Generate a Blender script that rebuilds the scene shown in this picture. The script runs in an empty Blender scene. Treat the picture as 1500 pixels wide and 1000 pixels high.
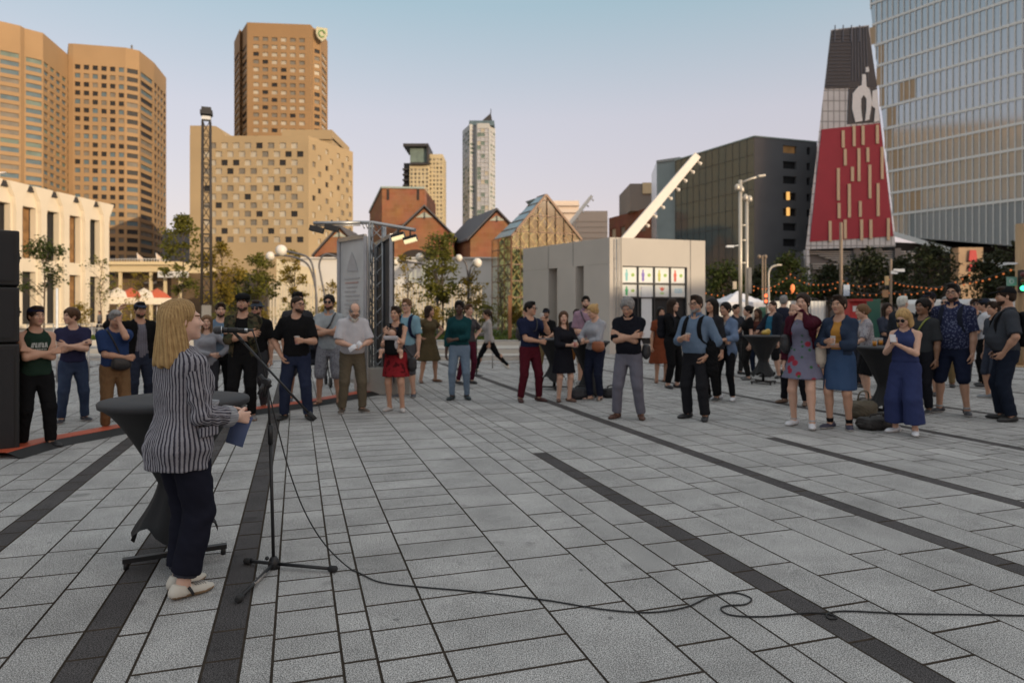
import bpy, math, random
import numpy as np
from mathutils import Vector, Matrix
random.seed(7); RNG = np.random.default_rng(7)
S = bpy.context.scene
COL = S.collection
R = math.radians
# ------------------------------------------------------------------ camera
CAM_H, FPX, HORIZON = 1.6, 1000.0, 457.0
cd = bpy.data.cameras.new("camera"); cam = bpy.data.objects.new("camera", cd); COL.objects.link(cam)
cam.location = (0, 0, CAM_H); cam.rotation_euler = (math.pi/2, 0, 0)   # level camera with a lowered lens, so that verticals stay upright
cd.shift_y = -(500-HORIZON)/1500; cd.sensor_width = 36; cd.lens = 24; cd.clip_start = .05; cd.clip_end = 4000
cd.dof.use_dof = True; cd.dof.focus_distance = 4.0; cd.dof.aperture_fstop = 2.0; cd.dof.aperture_blades = 9
S.camera = cam
# ------------------------------------------------------------------ sky and sun
SUN_AZ, SUN_EL = R(47), R(10.5)          # azimuth counted from straight behind the camera towards the right
SUN_DIR = Vector((math.sin(SUN_AZ)*math.cos(SUN_EL), -math.cos(SUN_AZ)*math.cos(SUN_EL), math.sin(SUN_EL)))
w = bpy.data.worlds.new("World"); S.world = w; w.use_nodes = True
nt = w.node_tree; bgn = nt.nodes['Background']
sky = nt.nodes.new('ShaderNodeTexSky'); sky.sky_type = 'NISHITA'; sky.sun_disc = False
sky.sun_elevation = SUN_EL; sky.sun_rotation = math.atan2(SUN_DIR.x, SUN_DIR.y)
sky.air_density = 1.0; sky.dust_density = 2.0; sky.ozone_density = 2.0
# clear evening air: the physical sky plus a pale dusk veil that turns from lavender at the horizon to blue-grey at the frame top; above that it is brightened to add ground light
tint = nt.nodes.new('ShaderNodeMix'); tint.data_type = 'RGBA'; tint.blend_type = 'MULTIPLY'
tint.inputs['Factor'].default_value = 1.0
tint.inputs['B'].default_value = (.72, .53, .42, 1)
nt.links.new(sky.outputs[0], tint.inputs['A'])
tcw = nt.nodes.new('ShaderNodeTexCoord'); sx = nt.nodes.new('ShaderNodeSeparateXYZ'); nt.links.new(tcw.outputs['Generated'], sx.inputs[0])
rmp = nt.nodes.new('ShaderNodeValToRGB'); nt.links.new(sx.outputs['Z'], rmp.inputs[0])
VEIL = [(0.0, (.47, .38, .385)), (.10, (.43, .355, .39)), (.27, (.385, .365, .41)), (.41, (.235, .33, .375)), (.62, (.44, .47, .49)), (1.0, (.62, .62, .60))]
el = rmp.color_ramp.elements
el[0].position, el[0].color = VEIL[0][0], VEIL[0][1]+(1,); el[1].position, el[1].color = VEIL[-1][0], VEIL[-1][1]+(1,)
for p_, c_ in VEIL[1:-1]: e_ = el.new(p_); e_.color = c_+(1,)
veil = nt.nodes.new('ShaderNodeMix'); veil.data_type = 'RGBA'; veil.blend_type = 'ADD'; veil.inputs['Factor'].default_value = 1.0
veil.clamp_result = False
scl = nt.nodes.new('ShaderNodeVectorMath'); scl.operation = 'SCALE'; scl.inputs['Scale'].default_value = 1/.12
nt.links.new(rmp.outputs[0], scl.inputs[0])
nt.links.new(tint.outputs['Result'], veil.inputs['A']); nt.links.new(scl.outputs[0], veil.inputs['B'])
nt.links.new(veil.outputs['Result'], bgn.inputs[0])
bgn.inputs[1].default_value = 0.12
sd = bpy.data.lights.new("sun", 'SUN'); sun = bpy.data.objects.new("sun", sd); COL.objects.link(sun)
sd.energy = 2.75; sd.angle = R(.5); sd.color = (1.0, .81, .57)
sun.rotation_euler = SUN_DIR.to_track_quat('Z', 'Y').to_euler(); sun.location = (0, 0, 60)
S.view_settings.view_transform = 'Standard'; S.view_settings.look = 'None'
S.view_settings.exposure = 0.3; S.view_settings.gamma = 1
S.render.engine = 'CYCLES'
S.cycles.use_denoising = True; S.cycles.max_bounces = 6; S.cycles.diffuse_bounces = 3; S.cycles.glossy_bounces = 3
S.cycles.transmission_bounces = 3; S.cycles.transparent_max_bounces = 6
S.cycles.caustics_reflective = False; S.cycles.caustics_refractive = False; S.cycles.sample_clamp_indirect = 4

def ray(px, py):
    return (px-750)/FPX, 1.0, -(py-HORIZON)/FPX
def at(px, py, Y):
    d = ray(px, py); s = Y/d[1]; return Vector((d[0]*s, Y, CAM_H+d[2]*s))
def gnd(px, py):
    d = ray(px, py); s = -CAM_H/d[2]; return Vector((d[0]*s, d[1]*s, 0))
def zat(py, Y): return at(750, py, Y).z
def xat(px, Y): return at(px, 457, Y).x
# ------------------------------------------------------------------ materials
MATS = {}
def srgb(r, g, b):
    f = lambda c: (c/12.92 if c <= .04045 else ((c+.055)/1.055)**2.4)
    return (f(r/255), f(g/255), f(b/255))
def newmat(name):
    m = bpy.data.materials.new(name); m.use_nodes = True
    return m, m.node_tree.nodes, m.node_tree.links, m.node_tree.nodes['Principled BSDF']
def mat(name, c, rough=.7, metal=0., var=.12, scale=6., bump=0., bscale=60., spec=.5, emit=0., stretch=(1, 1, 1), coat=0.):
    """plain surface with uneven tone and an optional fine bump"""
    if name in MATS: return MATS[name]
    m, N, L, P = newmat(name)
    P.inputs['Roughness'].default_value = rough; P.inputs['Metallic'].default_value = metal
    P.inputs['Specular IOR Level'].default_value = spec
    tc = N.new('ShaderNodeTexCoord'); mp = N.new('ShaderNodeMapping'); mp.inputs['Scale'].default_value = stretch
    L.new(tc.outputs['Object'], mp.inputs[0])
    nz = N.new('ShaderNodeTexNoise'); nz.inputs['Scale'].default_value = scale; nz.inputs['Detail'].default_value = 6
    L.new(mp.outputs[0], nz.inputs[0])
    mx = N.new('ShaderNodeMix'); mx.data_type = 'RGBA'
    c = tuple(c[:3])
    mx.inputs['A'].default_value = tuple(max(0, x*(1-var*1.6)) for x in c)+(1,)
    mx.inputs['B'].default_value = tuple(min(1, x*(1+var*1.6)) for x in c)+(1,)
    L.new(nz.outputs['Fac'], mx.inputs['Factor']); L.new(mx.outputs['Result'], P.inputs['Base Color'])
    if bump:
        n2 = N.new('ShaderNodeTexNoise'); n2.inputs['Scale'].default_value = bscale; n2.inputs['Detail'].default_value = 4
        L.new(mp.outputs[0], n2.inputs[0])
        b = N.new('ShaderNodeBump'); b.inputs['Strength'].default_value = bump; b.inputs['Distance'].default_value = .01
        L.new(n2.outputs['Fac'], b.inputs['Height']); L.new(b.outputs[0], P.inputs['Normal'])
    if emit:
        P.inputs['Emission Color'].default_value = c+(1,); P.inputs['Emission Strength'].default_value = emit
    MATS[name] = m; return m
# ------------------------------------------------------------------ objects
def tag(o, label=None, cat=None, group=None, kind=None):
    if label: o['label'] = label
    if cat: o['category'] = cat
    if group: o['group'] = group
    if kind: o['kind'] = kind
    return o
def empty(name, loc=(0, 0, 0), rz=0, label=None, cat=None, group=None):
    o = bpy.data.objects.new(name, None); COL.objects.link(o); o.location = loc; o.rotation_euler = (0, 0, rz)
    o.empty_display_size = .2
    return tag(o, label, cat, group)
def raw_mesh(name, V, Fq, mats=None, midx=None, smooth=False):
    """fast mesh from an (n,3) array and an (m,4) or (m,3) int array"""
    me = bpy.data.meshes.new(name); V = np.asarray(V, np.float32); Fq = np.asarray(Fq, np.int32)
    k = Fq.shape[1]
    me.vertices.add(len(V)); me.vertices.foreach_set('co', V.ravel())
    me.loops.add(Fq.size); me.loops.foreach_set('vertex_index', Fq.ravel())
    me.polygons.add(len(Fq)); me.polygons.foreach_set('loop_start', np.arange(0, Fq.size, k, dtype=np.int32))
    me.polygons.foreach_set('loop_total', np.full(len(Fq), k, np.int32))
    for m in (mats or []): me.materials.append(m)
    if midx is not None: me.polygons.foreach_set('material_index', np.asarray(midx, np.int32))
    me.polygons.foreach_set('use_smooth', np.full(len(Fq), bool(smooth)))
    me.update(calc_edges=True); me.validate(); return me
def link(name, me, parent=None):
    o = bpy.data.objects.new(name, me); COL.objects.link(o)
    if parent is not None: o.parent = parent
    return o
class MB:
    """collects boxes, tubes, polygons; build() links them as ONE mesh object"""
    def __init__(s): s.v = []; s.f = []; s.m = []; s.sm = []
    def add(s, V, F, m=0, sm=False):
        b = len(s.v); s.v += [tuple(p) for p in V]
        for f in F: s.f.append([i+b for i in f]); s.m.append(m); s.sm.append(sm)
        return s
    def box(s, c, d, m=0, rz=0, R3=None):
        x, y, z = d[0]/2, d[1]/2, d[2]/2
        P = [Vector(p) for p in ((-x,-y,-z),(x,-y,-z),(x,y,-z),(-x,y,-z),(-x,-y,z),(x,-y,z),(x,y,z),(-x,y,z))]
        M = R3 if R3 is not None else Matrix.Rotation(rz, 3, 'Z')
        return s.add([M @ p + Vector(c) for p in P], [(0,3,2,1),(4,5,6,7),(0,1,5,4),(1,2,6,5),(2,3,7,6),(3,0,4,7)], m)
    def bx(s, lo, hi, m=0): return s.box([(a+b)/2 for a, b in zip(lo, hi)], [b-a for a, b in zip(lo, hi)], m)
    def beam(s, a, b, wd, ht, m=0):
        a, b = Vector(a), Vector(b); d = (b-a); L = d.length; d.normalize()
        up = Vector((0,0,1)) if abs(d.z) < .95 else Vector((0,1,0))
        sx = d.cross(up).normalized(); uz = sx.cross(d)
        M = Matrix((sx, d, uz)).transposed()
        return s.box((a+b)/2, (wd, L, ht), m, R3=M)
    def tube(s, pts, r, n=8, m=0, caps=True):
        pts = [Vector(p) for p in pts]; rs = r if isinstance(r, (list, tuple)) else [r]*len(pts)
        V = []; F = []; prev = None
        for i, p in enumerate(pts):
            t = (pts[min(i+1, len(pts)-1)]-pts[max(i-1, 0)]).normalized()
            if prev is None:
                u = t.cross(Vector((0,0,1)) if abs(t.z) < .9 else Vector((1,0,0))).normalized()
            else: u = (prev - t*prev.dot(t)).normalized()
            prev = u; wv = t.cross(u)
            for k in range(n):
                a = 2*math.pi*k/n; V.append(p + (u*math.cos(a)+wv*math.sin(a))*rs[i])
        for i in range(len(pts)-1):
            for k in range(n):
                k2 = (k+1) % n; F.append((i*n+k, i*n+k2, (i+1)*n+k2, (i+1)*n+k))
        s.add(V, F, m, True)
        if caps:
            b = len(s.v)-len(V); s.f += [[b+k for k in range(n)][::-1], [b+(len(pts)-1)*n+k for k in range(n)]]
            s.m += [m, m]; s.sm += [False, False]
        return s
    def lathe(s, prof, c=(0,0,0), n=20, m=0, M=None, sm=True, sy=1.0):
        V = []; F = []
        for r, z in prof:
            for k in range(n):
                a = 2*math.pi*k/n; p = Vector((r*math.cos(a), r*sy*math.sin(a), z))
                V.append((M @ p if M is not None else p)+Vector(c))
        for i in range(len(prof)-1):
            for k in range(n):
                k2 = (k+1) % n; F.append((i*n+k, i*n+k2, (i+1)*n+k2, (i+1)*n+k))
        F += [tuple(range(n))[::-1], tuple((len(prof)-1)*n+k for k in range(n))]
        return s.add(V, F, m, sm)
    def ball(s, c, r, n=14, m=0, sz=1.0):
        return s.lathe([(max(1e-4, r*math.sin(math.pi*i/(n//2+2))), -r*sz*math.cos(math.pi*i/(n//2+2))) for i in range(n//2+3)], c, n, m)
    def prism(s, poly, d, m=0):
        """closed polygon (3-D points) pushed along vector d"""
        P = [Vector(p) for p in poly]; n = len(P); d = Vector(d)
        return s.add(P+[p+d for p in P], [tuple(range(n))[::-1], tuple(range(n, 2*n))]+[(i, (i+1) % n, n+(i+1) % n, n+i) for i in range(n)], m)
    def quad(s, a, b, c, d, m=0): return s.add([a, b, c, d], [(0,1,2,3)], m)
    def build(s, name, mats, parent=None, bevel=0., seg=2):
        me = bpy.data.meshes.new(name); me.from_pydata([tuple(p) for p in s.v], [], s.f)
        for m in (mats if isinstance(mats, (list, tuple)) else [mats]): me.materials.append(m)
        if s.f:
            me.polygons.foreach_set('material_index', s.m); me.polygons.foreach_set('use_smooth', s.sm)
        me.update(); o = link(name, me, parent)
        if bevel:
            b = o.modifiers.new('bevel', 'BEVEL'); b.width = bevel; b.segments = seg; b.limit_method = 'ANGLE'
        return o
def curve_pts(P, n=8):
    """Catmull-Rom through points"""
    P = [Vector(p) for p in P]; out = []
    for i in range(len(P)-1):
        p0, p1, p2, p3 = P[max(i-1, 0)], P[i], P[i+1], P[min(i+2, len(P)-1)]
        for k in range(n):
            t = k/n
            out.append(.5*((2*p1)+(p2-p0)*t+(2*p0-5*p1+4*p2-p3)*t*t+(3*p1-p0-3*p2+p3)*t**3))
    return out+[P[-1]]
def copy_tree(o, parent=None):
    c = o.copy(); COL.objects.link(c)
    if parent is not None: c.parent = parent
    for ch in [x for x in bpy.data.objects if x.parent == o]: copy_tree(ch, c)
    return c
# ================================================================== GROUND
mat_joint = mat('paving_joint', (.070, .058, .047), .95, var=.3, scale=9, spec=.0)
def granite(name, base, dark):
    m, N, L, P = newmat(name)
    g = N.new('ShaderNodeNewGeometry'); at_ = N.new('ShaderNodeAttribute'); at_.attribute_name = 'tone'
    def noise(sc, det=3, rough=.6):
        n = N.new('ShaderNodeTexNoise'); n.inputs['Scale'].default_value = sc; n.inputs['Detail'].default_value = det
        n.inputs['Roughness'].default_value = rough; L.new(g.outputs['Position'], n.inputs[0]); return n
    def ramp(src, p0, p1, c0, c1):
        r = N.new('ShaderNodeMapRange'); r.inputs[1].default_value = p0; r.inputs[2].default_value = p1
        r.inputs[3].default_value = c0; r.inputs[4].default_value = c1; L.new(src, r.inputs[0]); return r.outputs[0]
    def mul(a, b):
        q = N.new('ShaderNodeMath'); q.operation = 'MULTIPLY'
        L.new(a, q.inputs[0]); L.new(b, q.inputs[1]) if not isinstance(b, float) else setattr(q.inputs[1], 'default_value', b); return q.outputs[0]
    speck = ramp(noise(170, 2).outputs['Fac'], .41, .60, .34, 1.62)
    speck2 = ramp(noise(75, 3).outputs['Fac'], .35, .65, .82, 1.15)
    blot = ramp(noise(1.6, 5, .65).outputs['Fac'], .3, .7, .76, 1.16)
    stain = ramp(noise(.55, 6, .7).outputs['Fac'], .57, .68, 1.0, .78)
    spots = ramp(noise(3.3, 2, .4).outputs['Fac'], .68, .76, 1.0, .68)
    vo = N.new('ShaderNodeTexVoronoi'); vo.inputs['Scale'].default_value = 2.6; L.new(g.outputs['Position'], vo.inputs[0])
    gum = ramp(vo.outputs['Distance'], .035, .05, .55, 1.0); streak = ramp(noise(7, 4, .7).outputs['Fac'], .58, .70, 1.0, .80)
    spots = mul(mul(spots, gum), streak)
    v = mul(mul(mul(mul(mul(speck, speck2), blot), stain), spots), at_.outputs['Fac'])
    c = N.new('ShaderNodeMix'); c.data_type = 'RGBA'; c.blend_type = 'MULTIPLY'; c.inputs['Factor'].default_value = 1
    c.inputs['A'].default_value = base+(1,); L.new(v, c.inputs['B']); L.new(c.outputs['Result'], P.inputs['Base Color'])
    P.inputs['Roughness'].default_value = .8; P.inputs['Specular IOR Level'].default_value = .10
    b = N.new('ShaderNodeBump'); b.inputs['Strength'].default_value = .35; b.inputs['Distance'].default_value = .004
    L.new(noise(190, 3).outputs['Fac'], b.inputs['Height']); L.new(b.outputs[0], P.inputs['Normal'])
    return m
M_slab = granite('granite_slab', (.375, .366, .352), 0); M_band = granite('dark_granite', (.080, .074, .073), 0)
YAW = math.atan2(315, 1000)
DV = Vector((-math.sin(YAW), math.cos(YAW), 0)); DN = Vector((math.cos(YAW), math.sin(YAW), 0))   # along rows, across rows
def slabs():
    rng = random.Random(3)
    T = .155
    bands = {}
    # row boundaries across (u), measured: [start, width, dark, slab lengths]
    rows = []
    near = [(-2.58,.31,0),(-2.27,.21,0),(-2.06,.165,1),(-1.895,.31,0),(-1.585,.31,0),(-1.275,.262,0),(-1.013,.165,1),(-.848,.145,0),(-.703,.298,0),(-.405,.16,1),(-.245,.138,0),
            (-.107,.306,0),(.199,.155,0),(.354,.306,0),(.66,.623,2),(1.283,.449,0),(1.732,.312,0),(2.044,.22,0),(2.264,.283,0),(2.547,.165,1),(2.712,.31,0),
            (3.022,.46,0),(3.482,.31,0),(3.792,.42,0),(4.212,.165,1),(4.377,.31,0),(4.687,.46,0),(5.147,.53,0),(5.677,.165,1)]
    u = near[0][0]
    left = []
    while u > -34:
        if len(left) % 9 == 8: wd, k = .165, 1
        else: wd, k = rng.choice([.155, .31, .31, .31, .46]), 0
        u -= wd; left.append((u, wd, k))
    rows = left[::-1]+near
    u = near[-1][0]+near[-1][1]; n = 0
    while u < 40:
        n += 1
        if n % 9 == 0: wd, k = .165, 1
        else: wd, k = rng.choice([.155, .31, .31, .46]), 0
        rows.append((u, wd, k)); u += wd
    V = []; F = []; tone = []; mi = []
    g = .0022; ch = .0045; zt = 0.0
    for (u0, wd, k) in rows:
        v = -2 + rng.random(); u1 = u0+wd
        vmax = 30
        # two of the bands stop on the plaza, as in the photograph
        stop = 7.25 if abs(u0-2.547) < .01 else (6.75 if abs(u0-5.677) < .01 else 99)
        while v < vmax:
            if k == 1: ln = rng.choice([.31, .31, .62])
            elif k == 2: ln = rng.choice([.31, .31, .31, .31, .26])
            else: ln = rng.choice([.40, .46, .62, .62, .78]) if wd < .4 else rng.choice([.46, .62, .78])
            if k == 0 and u0 < 1 and u0 > -.2: ln = rng.choice([.22, .31, .31, .46])
            a, b = v+g+.0022, v+ln-g-.0022; c0, c1 = u0+g, u1-g
            dark = 1 if (k == 1 and v < stop) else 0
            dz = rng.uniform(-.0006, .0006)
            base = len(V)
            for (uu, vv, zz) in ((c0,a,-.009),(c1,a,-.009),(c1,b,-.009),(c0,b,-.009),(c0+ch,a+ch,zt+dz),(c1-ch,a+ch,zt+dz),(c1-ch,b-ch,zt+dz),(c0+ch,b-ch,zt+dz)):
                p = DN*uu+DV*vv; V.append((p.x, p.y, zz))
            for f in ((4,5,6,7),(0,1,5,4),(1,2,6,5),(2,3,7,6),(3,0,4,7)): F.append([base+i for i in f])
            t = rng.gauss(1, .05); tone += [t]*5; mi += [dark]+[2]*4
            v += ln
    me = raw_mesh('plaza_paving', V, F, [M_slab, M_band, mat_joint], mi)
    a_ = me.attributes.new('tone', 'FLOAT', 'FACE'); a_.data.foreach_set('value', np.array(tone, np.float32))
    o = link('plaza_paving', me); tag(o, 'grey granite slab paving with dark bands across the plaza', None, None, 'structure'); return o
slabs()
M_far = mat('far_ground', (.17, .165, .155), .9, var=.2, scale=.4, bump=.3, bscale=8)
o = MB().quad((-3000,-3000,-.06),(3000,-3000,-.06),(3000,3000,-.06),(-3000,3000,-.06)).build('ground', M_far); tag(o, kind='structure')
o = MB().add([(DN*a+DV*b)+Vector((0,0,-.0085)) for a, b in ((-36,-4),(41,-4),(41,31),(-36,31))], [(0,1,2,3)]).build('paving_bed', mat_joint); tag(o, kind='structure')
# the lit street beyond the plaza
M_street = mat('street_surface', (.25, .24, .225), .85, var=.15, scale=1.5, bump=.3, bscale=40)
o = MB().quad((-160,31,-.03),(160,31,-.03),(160,62,-.03),(-160,62,-.03)).build('street', M_street); tag(o, kind='structure')
# ================================================================== BUILDINGS
Z = Vector((0, 0, 1))
def pane(name, c, rough=.12, metal=0., spec=.45):
    return mat(name, c, rough, metal, var=.25, scale=.35, spec=spec, bump=.02, bscale=.6)
G_dark = pane('glass_dark', (.03, .03, .032), .5, 0., .15); G_mid = pane('glass_mid', (.19, .175, .15), .5, 0., .06); G_pale = pane('glass_curtained', (.42, .38, .30), .3)
G_blue = pane('glass_blue', (.12, .17, .20), .6, 0., .06); G_green = pane('glass_green', (.16, .21, .19), .6, 0., .06)
def P2(px, Y): return Vector((xat(px, Y), Y, 0))
def facade(mb, wins, a, b, z0, z1, xs, zs, depth=.35, m=0, skip=None):
    """wall from a to b (left to right seen from outside) with recessed openings; xs, zs are intervals (metres)"""
    a, b = Vector(a), Vector(b); u = (b-a); W = u.length; u.normalize(); n = u.cross(Z)
    p = lambda x, z, d=0: a+u*x+Z*z-n*d
    X = [0]; 
    for s in xs: X += [s[0], s[1]]
    X.append(W); ZZ = [z0]
    for s in zs: ZZ += [s[0], s[1]]
    ZZ.append(z1)
    for j in range(len(ZZ)-1):
        if j % 2 == 0 or not xs:
            if ZZ[j+1]-ZZ[j] > 1e-4: mb.quad(p(0, ZZ[j]), p(W, ZZ[j]), p(W, ZZ[j+1]), p(0, ZZ[j+1]), m)
            continue
        for i in range(len(X)-1):
            x0, x1, y0, y1 = X[i], X[i+1], ZZ[j], ZZ[j+1]
            if x1-x0 < 1e-4: continue
            if i % 2 == 0 or (skip and skip(i//2, j//2)):
                mb.quad(p(x0, y0), p(x1, y0), p(x1, y1), p(x0, y1), m)
            else:
                d = depth
                mb.quad(p(x0,y0), p(x1,y0), p(x1,y0,d), p(x0,y0,d), m); mb.quad(p(x0,y1,d), p(x1,y1,d), p(x1,y1), p(x0,y1), m)
                mb.quad(p(x0,y0), p(x0,y0,d), p(x0,y1,d), p(x0,y1), m); mb.quad(p(x1,y0,d), p(x1,y0), p(x1,y1), p(x1,y1,d), m)
                wins.append((p(x0,y0,d), p(x1,y0,d), p(x1,y1,d), p(x0,y1,d), n))
def even(W, n, frac, m0=0.):
    """n equal bays over width W with openings taking frac of each bay"""
    st = (W-2*m0)/n; return [(m0+st*(i+.5-frac/2), m0+st*(i+.5+frac/2)) for i in range(n)]
def floors(z0, z1, n, frac):
    st = (z1-z0)/n; return [(z0+st*(i+.5-frac/2), z0+st*(i+.5+frac/2)) for i in range(n)]
def add_windows(parent, wins, choose, seed=0, cap=100, frame=None, split=0):
    rng = random.Random(seed); eye = Vector((0, 0, 1.6))
    def size(wn):
        c = (wn[0]+wn[2])/2; ar = (wn[1]-wn[0]).length*(wn[3]-wn[0]).length
        vis = max(.02, (eye-c).normalized().dot(wn[4])); return -ar*vis/(c-eye).length_squared
    wins = sorted(wins, key=size); rest = MB(); rm = []
    for i, wn in enumerate(wins):
        mt = choose(rng, (wn[0]+wn[2])/2)
        mb = MB() if i < cap else rest
        if mt not in rm: rm.append(mt)
        k = rm.index(mt) if i >= cap else 0
        q = [wn[0], wn[1], wn[2], wn[3]]; n = wn[4]
        mb.quad(*q, m=k)
        if frame and i < cap:
            u = (q[1]-q[0]); v = (q[3]-q[0])
            for t in range(split+2):
                x = t/(split+1); a = q[0]+u*x+n*.04; mb.beam(a, a+v, .09, .09, 1)
            for t in (0, 1): a = q[0]+v*t+n*.04; mb.beam(a, a+u, .09, .09, 1)
        if i < cap: mb.build('window', [mt, frame] if frame else [mt], parent)
    if rest.f:
        o = rest.build('window', rm, parent); o['kind'] = 'stuff'
def cap_roof(mb, pts, z, m=0, para=.0, th=.5):
    n = len(pts); mb.add([Vector((p.x, p.y, z)) for p in pts], [tuple(range(n))], m)
def poly_tower(root, pts, z0, z1, specs, wall, choose, seed=1, cap=100, roof_m=None, back=None, depth=.35):
    """pts = visible plan points left to right; specs[i] = (cols, xfrac, rows, zfrac, ztop margin, zbottom) of side i"""
    mb = MB(); wins = []
    for i in range(len(pts)-1):
        a, b = pts[i], pts[i+1]; sp = specs[i]
        if sp is None: facade(mb, wins, a, b, z0, z1, [], []); continue
        c, fx, r, fz, zt, zb = sp[:6]; W = (b-a).length
        facade(mb, wins, a, b, z0, z1, even(W, c, fx, sp[6] if len(sp) > 6 else 0), floors(zb, z1-zt, r, fz), depth, 0)
    full = pts+(back or [])
    for i in range(len(pts)-1, len(full)):
        a, b = full[i], full[(i+1) % len(full)]; facade(mb, wins, a, b, z0, z1, [], [])
    w_ = mb.build('wall', wall, root)
    rb = MB(); n = len(full); rb.add([Vector((p.x, p.y, z1-.4)) for p in full], [tuple(range(n))]); rb.build('roof', roof_m or M_roofgrey, root)
    add_windows(root, wins, choose, seed, cap)
    return w_
M_roofgrey = mat('roof_grey', (.14, .135, .13), .9)
M_brown = mat('brown_precast', (.335, .22, .115), .85, var=.10, scale=.08, bump=.2, bscale=3)
M_tan = mat('tan_concrete', (.365, .272, .155), .85, var=.10, scale=.12, bump=.25, bscale=4)
M_towerbrown = mat('tower_brown', (.285, .175, .083), .85, var=.10, scale=.1, bump=.2, bscale=3)
def pick(*opts):
    def f(rng, c):
        r = rng.random()*sum(o[1] for o in opts)
        for m, wt in opts:
            r -= wt
            if r <= 0: return m
        return opts[-1][0]
    return f
# --- left complex: two linked brown office towers, each a thing
h1 = zat(38, 232)
r1 = empty('office_tower', P2(-20, 236), 0, 'broad brown tower with rounded corners and ribbon windows at the left edge, behind the theatre', 'building')
pts = [Vector((-262, -30, 0)), Vector((-250, 120, 0)), P2(-60, 215), P2(-2, 228), P2(30, 232), P2(36, 234), P2(63, 238), P2(106, 262)]
r1.location = (0, 0, 0)
sp = (1, .86, 24, .55, 9, 20)
poly_tower(r1, pts, 0, h1, [(24, .6, 24, .5, 9, 10), (14, .6, 24, .5, 9, 10), (2, .8, 24, .55, 9, 10), sp, (1, .3, 24, .0001, 9, 20), sp, (5, .7, 24, .5, 9, 20)], M_brown, pick((G_blue, 5), (G_mid, 3), (G_green, 2)), 3, back=[Vector((-200, 300, 0)), Vector((-300, 200, 0))])
h2 = zat(70, 262)
r2 = empty('office_tower', (0, 0, 0), 0, 'brown tower with a grid of small square windows, right of the rounded tower', 'building')
pts = [P2(100, 258), P2(107, 258), P2(184, 262), P2(204, 265), P2(226, 278), P2(243.5, 296)]
poly_tower(r2, pts, 0, h2, [None, (6, .62, 27, .55, 7, 8), (1, .8, 27, .55, 7, 8), (1, .8, 27, .55, 7, 8), (4, .8, 27, .55, 7, 8)], M_brown, pick((G_dark, 6), (G_mid, 3), (G_blue, 2)), 4, back=[P2(235, 340), P2(90, 340)])
# roof mast of the second tower
mb = MB(); p = P2(193, 270); mb.tube([p+Z*(h2-.4), p+Z*(h2+4)], .35); mb.build('mast', M_roofgrey, r2)
# --- low block behind, between the towers (dark)
# --- hotel podium with chequered windows
r3 = empty('hotel_block', (0, 0, 0), 0, 'sandy concrete block with chequered square windows, behind the lattice lighting mast', 'building')
hp = zat(199, 178)
mb = MB(); wins = []
A, Bp, C = P2(278, 178), P2(452, 178), P2(517, 196)
mL = (Bp-A).length
rows = 12; zb, ztp = zat(357, 178), zat(207, 178); st = (ztp-zb)/rows; spx = mL/10.2
facade(mb, wins, A, Bp, 0, zb, [(3.2+i*5.6, 6.6+i*5.6) for i in range(5)], [(3.0, 6.5)], .5)
for r in range(rows):
    z0 = zb+r*st; off = 3.6 + (spx/2 if r % 2 else 0)
    xs = [(off+i*spx, off+i*spx+1.7) for i in range(9) if off+i*spx+1.8 < mL-.3]
    facade(mb, wins, A, Bp, z0, z0+st, xs, [(z0+.35, z0+1.85)], .3)
facade(mb, wins, A, Bp, ztp, hp, [], [])
rw = (C-Bp).length
D1 = Bp.lerp(C, .22)
for r in range(rows):
    z0 = zb+r*st
    facade(mb, wins, Bp, C, z0, z0+st, [(o_*rw, o_*rw+1.25) for o_ in ((.08, .36, .62, .83) if r % 2 else (.2, .46, .72, .9))], [(z0+.4, z0+1.75)], .35)
facade(mb, wins, Bp, C, 0, zb, [], []); facade(mb, wins, Bp, C, ztp, hp, [], [])
E1, E2 = P2(500, 240), P2(278, 240)
facade(mb, wins, C, E1, 0, hp, [], []); facade(mb, wins, E1, E2, 0, hp, [], []); facade(mb, wins, E2, A, 0, hp, [], [])
mb.build('wall', M_tan, r3)
mb = MB(); mb.add([Vector((q.x, q.y, hp-.3)) for q in (A, Bp, C, E1, E2)], [(0,1,2,3,4)]); mb.build('roof', M_roofgrey, r3)
# raised lip at the left corner and the penthouse
zl = zat(184, 179); q0, q1 = P2(278, 179), P2(331, 179)
mb = MB(); prof = [(0, hp-.2), (0, zl)]+[((q1-q0).x*t, hp+(zl-hp)*c) for t, c in ((.58, 1), (.72, .95), (.84, .72), (.92, .38), (1, .0))]+[((q1-q0).x, hp-.2)]
mb.prism([q0+Vector((x, .1, z)) for x, z in prof], (0, 9, 0)); mb.build('parapet', M_tan, r3)
mb = MB(); a, b = P2(382, 192), P2(487, 192); z1, z2 = zat(205, 192), zat(191, 192)
mb.bx((a.x, 192, hp-.5), (b.x, 214, z1+.6)); mb.bx((P2(414, 192).x, 191.4, z1), (b.x, 212, z2)); mb.build('penthouse', M_tan, r3)
add_windows(r3, wins, pick((G_pale, 7), (G_mid, 4), (G_dark, 1.5)), 5)
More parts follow.
